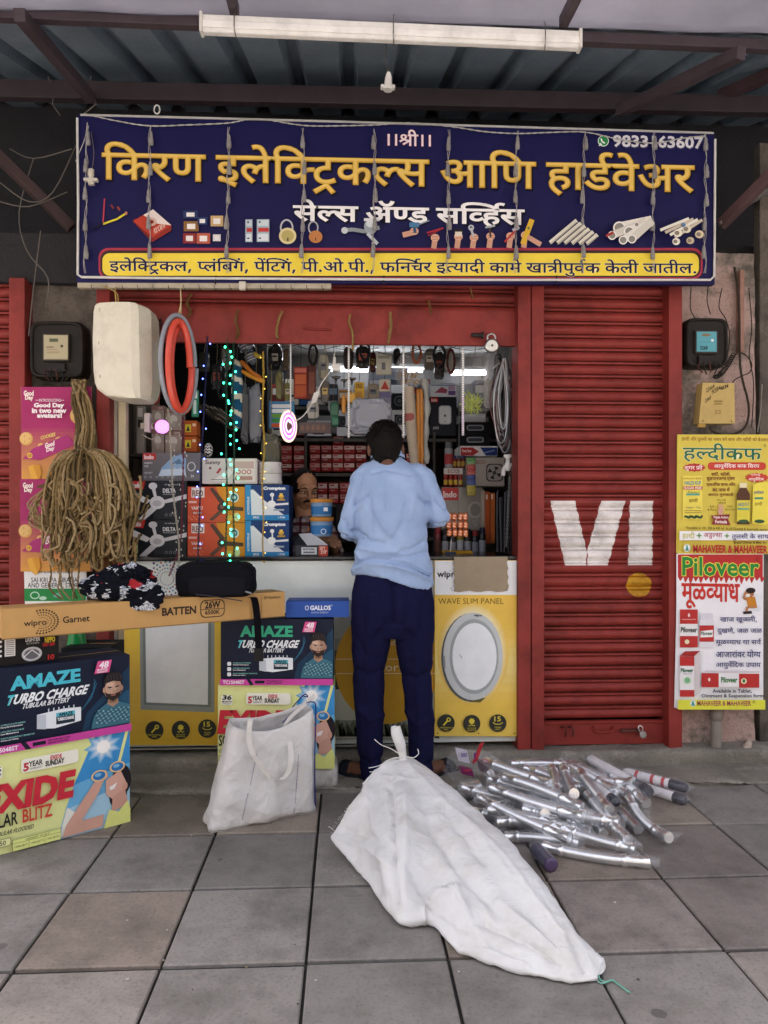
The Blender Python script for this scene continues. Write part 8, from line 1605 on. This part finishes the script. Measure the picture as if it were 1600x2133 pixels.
# copper sachets and toffee strip
t=thing('sachet_strip','bunch of shiny copper coloured sachets hanging by the elbow of the customer','sachets',P(955,1122,3.82))
for k in range(4):
    for j in range(3):
        m=M(); x=935+k*11.5+R_.uniform(-1,1); y=1076+j*17; bagm(m,x-6,y-8,x+6,y+9,3.82+.006*(k%2),.010,'chrome','c8764a',50+k*3+j,.12); A_=Art(m,facade(3.803)); A_.line([(x-3,y-3),(x+3,y-3),(x-3,y+4),(x+3,y+4)],1.2,'f0d8c8'); m.build('sachet',t)
m=M(); m.tube([P(940,1124,3.83),P(938,1148,3.83)],.0025,6,'plastic','d8d0c8'); m.tube([P(955,1070,3.84),P(958,700,3.9)],.0015,5,'cloth','6a6a6a'); m.build('string',t)
t=thing('sachet_strip','hanging strip of green, red, blue and yellow sachets on the right','sachets',P(981,1030,4.3))
for k,c in enumerate(['4f8a4a','7a9a6a','b04a44','a83a3a','b85a54','3a4a8a','34467e','44548e','a89a3a','b0a040','a2943a']):
    m=M(); bagm(m,972,953+k*7.2,991,961+k*7.2,4.3,.008,'gloss',c,70+k,.08); m.build('sachet',t)
# taps, chain, cable coils, black pipes at the right jamb
t=thing('plastic_tap','white plastic tap hanging at the right jamb of the opening','tap',P(1060,990,3.85)); c=P(1058,965,3.85); m=M(); m.lathe(c+Vector((0,0,.045)),(0,0,-1),[(0,.022),(.012,.024),(.02,.012),(.04,.011),(.045,.016),(.075,.017),(.085,.010)],16,'plastic','e2e0dc'); m.build('valve_body',t); m=M(); m.tube(smoothpts([c+Vector((.045,0,-.012)),c+Vector((0,0,-.01)),c+Vector((-.02,0,-.03)),c+Vector((-.024,0,-.065))],4),.011,12,'plastic','dedcd8'); m.build('spout',t)
t=thing('steel_chain','steel chain hanging below the white tap','chain',P(1058,1130,3.86)); m=M()
for k in range(34):
    p=P(1062-k*.22,995+k*4.3,3.86); a_=Vector((1,0,0)) if k%2 else Vector((0,1,0)); m.tube([p+a_*(.005*math.cos(q))+Vector((0,0,.0085*math.sin(q))) for q in [2*math.pi*i/9 for i in range(10)]],.0015,5,'chrome','9a9a9a')
m.build('links',t)
t=thing('cable_coil','shiny loops of clear and grey cable hanging at the right jamb','cable coil',P(1050,935,3.9)); m=M()
for k in range(26):
    x=1050+R_.uniform(-5,5); w=R_.uniform(8,22); yb=R_.uniform(880,938); y0=R_.uniform(745,775); e=R_.uniform(-.04,.04)
    m.tube(smoothpts([P(x,y0,3.9+e),P(x-w,y0+60,3.9+e),P(x-w*1.05,(y0+yb)/2+30,3.9+e),P(x-w*.4,yb,3.9+e),P(x+w*.5,yb-8,3.9+e),P(x+w*.9,(y0+yb)/2,3.9+e),P(x+3,y0,3.9+e)],4),.0035,6,R_.choice(['gloss','chrome','gloss']),R_.choice(['c4c6ca','8a8c92','a8a4a0','5a5658','6a4a4a']))
m.build('loops',t)
t=thing('black_pipes','bundle of thin black pipes leaning at the right end of the counter','pipe',P(1050,1160,3.95))
for k in range(14):
    m=M(); x=1034+k*2.9; m.tube([P(x+R_.uniform(-2,2),1150,3.9+.02*(k%3)),P(x+R_.uniform(-3,3),1015+R_.uniform(0,30),3.95+.02*(k%3))],.0058,8,'gloss',R_.choice(['1d1d20','26262a','33343a','141416'])); m.build('pipe',t)
t=thing('clothes_hanger','white plastic hanger under the padlock on the right','hanger',P(1050,765,3.95)); m=M(); m.tube(smoothpts([P(1026,768,3.95),P(1046,755,3.95),P(1066,768,3.95)],4),.005,8,'plastic','dcdad6'); m.build('arm_bar',t); m=M(); m.tube([P(1046,755,3.95),P(1046,742,3.95),P(1042,735,3.95),P(1048,730,3.95)],.002,6,'metal','9a9a9a'); m.build('hook',t)
t=thing('rod_bundle','bundle of steel rods with round ends pointing out behind the green lights','rod',P(440,868,4.1))
for k,(x,y) in enumerate(((416,845),(425,842),(434,847),(443,848),(456,852),(418,852),(453,862),(450,870))):
    m=M(); a=P(x,y,3.98); m.tube([a,a+Vector((.04,.3,-.03))],.007,12,'metal','b8a890'); m.lathe(a+Vector((0,-.001,0)),(0,1,0),[(0,.0075),(.004,.0075)],12,'matte','3a342c'); m.build('rod',t)
t=thing('string_ball','small white and black patterned egg shaped ball on the cream carton','ball',P(434,954,3.95)); m=M(); blob(m,P(434,938,3.95),(9*mpp(3.95),.022,15*mpp(3.95)),.0,1,'plastic',lambda p:'e6e4e0' if math.sin(p.z*420+8*math.sin(p.x*300))>0 else '2a2a2c',36,40); m.build('ball_body',t)
# more packs hanging in the clutter
for k,(x0,y0,x1,y1,Y,c,l) in enumerate(((560,722,584,770,4.3,'2a2624','dark bundle hanging left of the short ceiling tube lamp'),(590,728,602,772,4.2,'5a4a3a','narrow brown pouch hanging beside the ceiling tube lamp'),(664,740,684,790,4.25,'b9b4a0','cream packet of fittings hanging behind the white adapters'),(684,835,705,858,4.3,'8a8c90','grey funnel packet beside the green tape'),(716,725,736,770,4.3,'3a2c28','dark brown coil pack right of the left silver strip'),(742,722,770,768,4.2,'22201f','black pack hanging from the ceiling left of the beige card'),(765,800,789,834,4.35,'c8bca8','pale packet half behind the red triangle card'),(819,727,834,760,4.3,'1e1e20','black packet hanging at the top of the hooks bag'),(884,728,905,770,4.3,'6a6258','taupe packet hanging over the heater carton'),(905,735,925,790,4.35,'3c3a3a','charcoal packet hanging in front of the right tube lamp'),(926,728,946,775,4.2,'9a948a','greyish packet hanging next to the big clear bag'),(668,795,686,838,4.15,'54504c','slate packet hanging under the white adapters'),(592,800,606,834,4.2,'7a7a4a','olive twisted pack hanging above the screwdriver card'),(575,775,590,832,4.25,'8f8a5c','khaki snake of tape hanging left of the reel strip'),(640,836,664,872,4.3,'d0ccc4','white blister pack above the box of fittings'),(770,735,783,775,4.3,'5a2a28','dark red strip pack left of the beige card'),(1008,790,1026,850,4.15,'b0aca4','milky bag hanging between the clear bag and the cable loops'),(440,760,462,812,4.2,'2e3436','dark grey bundle hanging beside the blue lights'),(462,726,480,770,4.15,'7a726a','beige cup shaped shade hanging at the top of the green lights'),(415,735,436,775,4.3,'3a3a34','dark tangled pack hanging right of the hoses'),(300,700,330,760,4.1,'a8a090','pale wrapped pack hanging behind the cistern'),(310,780,332,842,4.1,'b85a48','red and clear pack hanging behind the grey hose'))):
    t=hang('hanging_pack',l,'pack',x0,y0,x1,y1,Y,c,'gloss' if k%2 else 'print',.02,100+k)
    if k%3!=1: m=M(); A_=Art(m,facade(Y-.022)); w=x1-x0; h=y1-y0; A_.rect(x0+w*.2,y0+h*.3,x1-w*.2,y0+h*.62,['c9c0b0','a8584a','8a8f9a','b8a060'][k%4]); A_.rect(x0+w*.3,y0+h*.38,x1-w*.3,y0+h*.46,'3a3632'); m.build('paper_tag',t)
for k,(x,y,rx,ry,Y,c,l) in enumerate(((575,742,11,24,4.05,'1a1a1c','black wire coil hanging left of the ceiling tube lamp'),(652,738,9,22,4.1,'2a2220','dark brown wire coil hanging over the rust red pack'),(760,732,10,18,4.1,'202024','black wire coil hanging left of the beige tool card'),(868,735,9,22,4.0,'8a4a2a','copper brown wire coil hanging over the paper roll'),(915,742,12,26,4.05,'1c1c20','black wire coil hanging in front of the heater carton'),(940,752,8,26,4.1,'5a2a2a','maroon wire coil hanging left of the big clear bag'),(1038,790,10,50,4.0,'232326','long black wire coil hanging beside the clear cable loops'),(1066,850,7,70,3.88,'3a3a3e','narrow dark cable coil hanging against the right post'),(460,790,8,40,4.05,'26262a','dark cable coil hanging between the blue and green lights'),(528,748,9,22,4.1,'16161a','black cable coil hanging behind the yellow lights'))):
    t=thing('wire_coil',l,'wire coil',P(x,y+ry,Y)); m=M(); s_=mpp(Y)
    for q in range(9): rr=R_.uniform(.85,1.08); e=R_.uniform(-.02,.02); m.tube([P(x,y,Y)+Vector((rx*s_*rr*math.cos(w)+.003*math.sin(5*w+q),e+.004*math.cos(3*w+q),ry*s_*rr*math.sin(w))) for w in [2*math.pi*i/22 for i in range(23)]],.0028,5,'gloss' if q%3==0 else 'matte',c)
    m.build('loops',t); m=M(); m.tube([P(x,y-ry,Y),P(x+1,700,Y)],.0018,5,'cloth','4a4238'); m.build('string',t)
# wires under the shutter and along the ceiling
m=M()
for k in range(9): y=718+R_.uniform(0,14); m.tube(smoothpts([P(300+k*80,y,3.95),P(340+k*80,y+R_.uniform(0,10),3.97),P(390+k*80,y-2,3.95)],4),.002,5,'matte','28241f')
m.build('ceiling_wires',loc=P(700,720,3.95),label='tangle of dark wires strung under the raised shutter',cat='wire')
# ------------------------------------------------------------------ lit things on display
t=thing('display_bulb','glowing pink bulb in a copper holder at the left of the opening','bulb',P(330,890,3.75)); c=P(338,889,3.75); d=Vector((.35,-.75,-.25)).normalized()
m=M(); m.lathe(c-d*.035,d,[(0,.018),(.012,.028),(.03,.034),(.05,.031),(.064,.018),(.068,.004)],20,'lamp',tuple(.16*v for v in lin('e07af0'))); m.build('globe',t)
m=M(); m.lathe(c-d*.085,d,[(0,.018),(.02,.022),(.05,.03)],18,'metal','a05a34'); m.build('holder',t)
m=M(); m.box(P(300,900,3.78),P(316,862,3.82),'plastic','d6d0c6'); m.box(P(292,893,3.80),P(322,882,3.83),'plastic','c9c2b6'); m.build('adapter_block',t,bevel=.004)
m=M(); m.tube(smoothpts([P(296,905,3.8),P(318,915,3.8),P(328,900,3.79),P(316,890,3.79)],5),.002,6,'plastic','c9c2b0'); m.build('wire',t)
lr=thing('light_reel','glowing pink and white reel of LED strip hanging in the opening','LED reel',P(601,920,3.78)); c=P(601,888,3.78); s_=mpp(3.78); m=M()
for k,(r,col) in enumerate(((1.0,'d8b0a0'),(.84,'c060b8'),(.7,'e8c8e8'),(.55,'b048a8'),(.4,'e0b8e0'))):
    m2=M(); m2.tube([c+Vector((15*s_*r*math.cos(q)*.95,.035*math.cos(q)*r-.002*k,31*s_*r*math.sin(q))) for q in [2*math.pi*i/36 for i in range(37)]],.0065,8,'lamp' if k%2 else 'lamp',tuple(.13*v for v in lin(col))); m2.build('strip_turn',lr)
m=M(); m.lathe(c,(.35,-1,0),[(-.006,.018),(.006,.018)],16,'plastic','6a5048'); m.build('hub',lr)
m=M(); m.tube(smoothpts([P(612,878,3.77),P(630,868,3.77),P(648,845,3.78),P(660,825,3.79)],4),.0028,6,'plastic','dcd8d0'); m.build('lead_wire',lr)
t=thing('power_adapter','white plug adapter hanging on a wire beside the light reel','adapter',P(655,840,3.8)); m=M(); m.obox(P(646,842,3.8),P(659,838,3.8)-P(646,842,3.8),(0,.02,0),(.02,0,.06),'plastic','dedad2'); m.build('plug_body',t,bevel=.004); m=M(); m.tube(smoothpts([P(660,820,3.8),P(672,795,3.8),P(690,770,3.8),P(697,735,3.8)],4),.0028,6,'plastic','dcd8d0'); m.build('wire',t)
t=thing('power_adapter','white two-pin adapter hanging near the ceiling left of the tube lamp','adapter',P(702,772,3.82)); m=M(); m.box(P(692,772,3.82),P(710,760,3.85),'plastic','dedad2'); m.box(P(694,760,3.825),P(700,745,3.845),'plastic','d6d2ca'); m.build('plug_body',t,bevel=.003); m=M(); m.tube([P(696,746,3.83),P(695,690,3.83)],.002,5,'matte','3a3632'); m.build('wire',t)
for k,(x0,x1,y0,y1,Y) in enumerate(((604,607,718,862,3.76),(724.5,728.5,716,912,3.80),(838.5,842.5,718,912,3.80),(962,967,724,907,3.78))):
    t=thing('led_strip',['silver LED strip holding the glowing reel','silver LED strip hanging left of the head of the customer','silver LED strip hanging right of the head of the customer','silver LED strip with a pink lower end by the clear bag'][k],'LED strip',P(x0,y1,Y),'silver LED strips'); m=M(); px_box(m,x0,y0,x1,y1,Y,.003,'gloss','b4b2ae'); m.build('strip',t)
    m=M(); A_=Art(m,facade(Y),'gloss')
    for q in range(int((y1-y0)/5)): A_.rect(x0+.8,y0+q*5+1,x1-.8,y0+q*5+3.4,('e8c8f0' if (k==3 and q>20) else 'f2f2ee'),False); 
    m.build('diode_row',t)
def ledstring(label,cols,lines,Y,n,cord,col,r=.0042,spread=7,flat=False,rate=1.0):
    t=thing('led_string',label,'LED string',P(lines[0][-1][0],lines[0][-1][1],Y)); MATS.setdefault(cord,None)
    m=M()
    for ln in lines:
        for q in range(3): m.tube([p+Vector((.0035*math.cos(i*1.1+q*2.1),.0035*math.sin(i*1.1+q*2.1),0)) for i,p in enumerate(smoothpts([P(x,y,Y) for x,y in ln],8))],.0016,5,'plastic',cols)
    m.build('cord',t); proto=None
    for k in range(n):
        ln=lines[k%len(lines)]; y0,y1=ln[0][1],ln[-1][1]; y=y0+10+(y1-y0-20)*((k+R_.uniform(.1,.9))/n); x=ln[0][0]
        for (xa,ya),(xb,yb) in zip(ln,ln[1:]):
            if ya<=y<=yb: x=xa+(xb-xa)*(y-ya)/(yb-ya)
        dx=R_.choice((-1,1))*R_.uniform(spread*.4,spread); p=P(x+dx,y-R_.uniform(0,4),Y-.008)
        mm=M(); mm.tube([P(x,y,Y)-p,Vector((0,0,0))],.0011,4,'plastic',cols)
        if col: mm.ball((0,0,0),(r,r,r*1.2),8,'lamp',tuple(rate*v for v in lin(col)))
        else: mm.ball((0,0,0),(r*.7,r*.7,r*1.5),6,'plastic','d8d4c8')
        o=mm.build('led_bulb',t); o.location=Vector(p)
    return t
ledstring('dark green LED string with glowing green lights hanging in the opening','16382c',[[(474,706),(472,800),(471,920),(473,1040),(471,1120),(470,1198)],[(487,712),(486,820),(488,930),(486,1050),(488,1130),(486,1196)]],3.70,46,'plastic','28d890',.0048,11)
ledstring('dark blue LED string with a few glowing blue lights','1c2348',[[(432,700),(428,800),(423,890),(419,960),(416,1060),(413,1140),(412,1196)]],3.72,15,'plastic','4a5cf0',.0034,8)
ledstring('yellow LED string with glowing warm lights hanging in the opening','b89638',[[(548,732),(549,790),(547,860),(551,930),(546,1000),(549,1080),(547,1130),(550,1172)]],3.71,15,'plastic','e8b848',.0026,7,rate=.3)
ledstring('white LED string hanging unlit in front of the fan cartons','b8b0a0',[[(350,850),(354,900),(357,960),(360,1020),(368,1090),(373,1140),(371,1200)]],3.66,20,'plastic',None,.004,8)
ledstring('maroon LED string hanging unlit beside the white one','6e2638',[[(381,868),(382,960),(379,1060),(377,1120),(368,1160),(352,1200)]],3.68,18,'plastic',None,.004,8)
# ------------------------------------------------------------------ heap of waste pipes in clear sleeves
def waste_pipe(label,L,bend,seed):
    t=thing('waste_pipe',label,'waste pipe',(0,0,0),'chrome waste pipes in clear sleeves'); rr=random.Random(seed)
    cur=lambda u:Vector(((u-.5)*L,bend*L*(u-.5)**2*4-bend*L*.4,.0))
    m=M(); n=int(L/.0052); pts=[];rad=[]
    for i in range(n*3): u=.2+.55*i/(n*3-1); pts.append(cur(u)); rad.append((.0165,.0192,.0186)[i%3])
    m.tube(pts,rad,16,'chrome','eceef0'); m.build('corrugated_tube',t)
    m=M(); m.tube([cur(u) for u in (0,.04,.045,.15,.155,.2,.205)],[.0205,.0205,.0188,.0188,.0215,.0215,.018],18,'chrome','f2f4f5'); m.build('connector',t)
    m=M(); m.tube([cur(u) for u in (.745,.75,.80,.805,.93,.935,1.0)],[.018,.0215,.0215,.0188,.0188,.0215,.0215],18,'chrome','f2f4f5'); m.build('connector',t)
    m=M(); rows=[]; k=26
    for i in range(k):
        u=-.06+1.16*i/(k-1); c=cur(u); fl=min(1,max(0,(u+.06)/.06),max(0,(1.10-u)/.08)); row=[]
        for q in range(16):
            a_=2*math.pi*q/16; w=1+.16*rr.uniform(-1,1); row.append(c+Vector((0,(.028+.012*(1-fl))*w*math.cos(a_),(.0245*fl+.003)*(1+.12*rr.uniform(-1,1))*math.sin(a_))))
        rows.append(row)
    m.loft(rows,'film','f2f4f8',caps=False); m.build('plastic_sleeve',t)
    return t
protos=[waste_pipe('',.36,.02,1),waste_pipe('',.36,.07,2),waste_pipe('',.34,-.05,3)]
def place(o,a,b,roll=0):
    d=b-a; x=d.normalized(); up=Vector((0,0,1)); y=up.cross(x).normalized(); z=x.cross(y); Rm=Matrix((x,y,z)).transposed().to_4x4()@Matrix.Rotation(roll,4,'X'); s_=d.length/.36; s_=max(.75,min(1.18,s_))
    o.matrix_world=Matrix.Translation((a+b)/2)@Rm@Matrix.Diagonal((s_,.96,.96,1))
HEAP=[((1131,1766),(1352,1800),.022,.022,'chrome waste pipe lying lowest and nearest in front of the heap',1),((994,1662),(1190,1751),.085,.05,'chrome waste pipe sloping down across the left front of the heap',0),((1022,1643),(1215,1704),.10,.085,'chrome waste pipe lying just behind the sloping front one',0),((1040,1612),(1222,1683),.12,.11,'chrome waste pipe with a black ring on the upper left of the heap',2),((1006,1584),(1147,1634),.12,.13,'chrome waste pipe at the top left corner beside the purple box',2),((1066,1590),(1180,1591),.06,.06,'chrome waste pipe lying level at the very back of the heap',0),((1151,1598),(1160,1650),.09,.11,'short steep chrome waste pipe pointing at the viewer near the back, left',0),((1174,1600),(1198,1660),.08,.1,'short steep chrome waste pipe pointing at the viewer near the back, right',2),((1204,1602),(1273,1692),.09,.09,'chrome waste pipe leaning right in the middle of the heap',0),((1222,1655),(1306,1750),.06,.05,'ribbed chrome waste pipe sloping to the front right of the heap',0),((1306,1667),(1388,1750),.03,.024,'smooth chrome waste pipe ending at the far front right',1),((1262,1604),(1350,1672),.06,.05,'chrome waste pipe right of the middle under the white pipes',2),((1173,1729),(1320,1770),.05,.03,'chrome waste pipe second from the front',0),((1082,1660),(1210,1696),.07,.07,'half buried chrome waste pipe in the middle of the heap',0),((1100,1690),(1215,1702),.06,.06,'chrome waste pipe lying level under the sloping front one',2),((1075,1743),(1180,1752),.024,.03,'chrome waste pipe beside the edge of the white sack',0),((990,1690),(1110,1722),.03,.03,'chrome waste pipe partly behind the white sack',0),((1020,1622),(1150,1660),.07,.08,'chrome waste pipe below the black ringed one',0)]
HEAP+=[((1100,1640),(1240,1640),.05,.05,'chrome waste pipe lying flat deep in the middle of the heap',2),((1010,1665),(1090,1640),.04,.06,'short chrome waste pipe crossing the left side of the heap',1),((1185,1670),(1260,1735),.035,.03,'chrome waste pipe low in the gap behind the front pipes',2),((1120,1610),(1210,1625),.03,.05,'chrome waste pipe under the two steep short ones',0),((1240,1690),(1290,1640),.03,.05,'dull chrome waste pipe crossing under the right side of the heap',2),((1060,1710),(1160,1725),.05,.05,'chrome waste pipe between the sack and the front pipes',1),((980,1640),(1060,1680),.03,.04,'chrome waste pipe lowest at the left by the clear bag',0)]
for k in range(16):
    x=R_.uniform(1010,1290); y=R_.uniform(1612,1735); an=R_.choice((.35,.45,.6,.25,-.3,1.0,1.2)); l_=R_.uniform(55,85); HEAP.append(((x-l_*math.cos(an),y-l_*.8*math.sin(an)),(x+l_*math.cos(an),y+l_*.8*math.sin(an)),R_.uniform(.03,.075),R_.uniform(.03,.075),'chrome waste pipe half buried among the others inside the heap',k%3))
used=0
for k,(a,b,za,zb_,lab,pi) in enumerate(HEAP):
    o=protos[pi] if pi==used and used<3 and k in (0,1,3) and False else copy_tree(protos[pi])
    o['label']=lab; place(o,G(*a,z=za),G(*b,z=zb_),k*.7)
for p_ in protos:
    for ch in list(p_.children): bpy.data.objects.remove(ch)
    bpy.data.objects.remove(p_)
for k,(a,b,za,zb_,lab) in enumerate((((1228,1580),(1357,1650),.08,.07,'white pipe with a black end lying on the right of the heap, the left one'),((1300,1608),(1432,1642),.05,.05,'white pipe with red marks and a black end at the far right of the heap'),((1340,1640),(1428,1668),.022,.022,'short white pipe with a black end, lowest at the right of the heap'),((1235,1635),(1285,1672),.07,.06,'white pipe end with a black band sticking out of the middle'))):
    t=thing('white_pipe',lab,'pipe',(0,0,0),'white pipes with black ends'); A0,B0=G(*a,z=za),G(*b,z=zb_); d=(B0-A0); L=d.length; d.normalize()
    m=M(); m.tube([A0,A0+d*L*.05,A0+d*L*.74],[.014,.021,.021],14,'plastic','eceaec'); m.build('pipe_shaft',t)
    m=M(); m.tube([A0+d*L*.735,A0+d*L*.75,A0+d*L*.96,B0],[.021,.023,.022,.015],14,'gloss','23222e'); m.build('black_end',t)
    if k==1:
        m=M()
        for q in (.2,.45,.62): m.tube([A0+d*L*q,A0+d*L*(q+.05)],.0213,14,'print','c03a3e')
        m.build('red_mark',t)
    rows=[]; rr=random.Random(k); y=Vector((-d.y,d.x,0)).normalized(); z=Vector((0,0,1)); m=M()
    for i in range(18):
        u=-.05+1.12*i/17; fl=min(1,max(0,(u+.05)/.08),max(0,(1.07-u)/.08)); rows.append([A0+d*L*u+y*(.030*(1+.18*rr.uniform(-1,1)))*math.cos(2*math.pi*q/14)+z*(.0255*fl+.003)*(1+.14*rr.uniform(-1,1))*math.sin(2*math.pi*q/14) for q in range(14)])
    m.loft(rows,'film','f2f4f8',caps=False); m.build('plastic_sleeve',t)
t=thing('clear_bag','crumpled clear bag with purple and red packets at the left of the pipe heap','bag',G(975,1630)); m=M(); blob(m,G(985,1600,.06),(.125,.09,.075),.22,2.2,'film',lambda p:'f2f4f8',48,30,.1,90,.8); m.build('bag',t)
for k,(p,sz,c,c2) in enumerate((((985,1592,.11),(.025,.02,.085),'b8323c','6a2a6e'),((962,1612,.07),(.06,.03,.03),'7a2a5a','b03a4a'),((1000,1606,.06),(.07,.03,.05),'4a1c2e','5a2438'),((955,1585,.09),(.06,.02,.06),'c9c4d0','8a7aa8'))):
    x,y,z=p; o=G(x,y,z); m=M(); a_=.5 if k==0 else -.3; m.obox(o,(sz[0]*math.cos(a_),0.01,sz[0]*math.sin(a_)),(0,sz[1],0),(-sz[2]*math.sin(a_)*-.8,0,sz[2]),'print',c); m.obox(o+Vector((sz[0]*.2,-.0015,sz[2]*.3)),(sz[0]*.5,.004,0),(0,.002,0),(0,0,sz[2]*.3),'print',c2); m.build('packet',t,bevel=.002)
t=thing('metal_sleeve','short wide silver sleeve wrapped in clear plastic at the left of the heap','sleeve',G(985,1650)); m=M(); m.lathe(G(968,1648,.04),(1,.25,.12),[(0,.03),(.004,.034),(.07,.034),(.074,.03)],20,'chrome','c4c6c8'); m.build('sleeve_body',t); m=M(); blob(m,G(982,1645,.045),(.06,.05,.042),.15,2.4,'film',lambda p:'f2f4f8',30,20,0,95); m.build('wrap',t)
t=thing('purple_roll','dark purple wrapped roll at the front edge of the heap by the sack','roll',G(1140,1795)); a,b=G(1118,1770,.03),G(1148,1802,.028); m=M(); m.tube([a,b],.026,18,'gloss','2e2a48'); m.lathe(b,(b-a),[(-.001,.0255),(.001,.0255),(.0012,.012)],18,'gloss','5a4a6a'); m.build('roll_body',t); m=M(); m.tube([a-(b-a)*.1,b+(b-a)*.02],.0295,14,'film','f2f4f8',caps=False); m.build('wrap',t)
t=thing('pipe_nut','silver hexagonal pipe nut in clear plastic at the right of the heap','nut',G(1312,1720)); a,b=G(1296,1692,.03),G(1330,1728,.026); m=M(); m.tube([a,b],.021,6,'chrome','cccfd2'); m.build('nut_body',t); m=M(); m.tube([a-(b-a)*.2,a,b,b+(b-a)*.25],[.012,.028,.028,.01],12,'film','f2f4f8',caps=False); m.build('wrap',t)
# litter on the pavement
m=M()
for k in range(46):
    p=G(R_.uniform(0,1600),R_.uniform(1640,2130),.002); s_=R_.uniform(.002,.006); a_=R_.uniform(0,3); m.poly([p+Vector((s_*math.cos(a_+q)*R_.uniform(.6,1.2),s_*math.sin(a_+q)*R_.uniform(.6,1.2),R_.uniform(0,.002))) for q in (0,1.4,2.9,4.4)],'matte',R_.choice(['d8d4c8','8a7a5a','c8b88a','4a4038','b8b4ac']))
m.build('litter',kind='stuff')
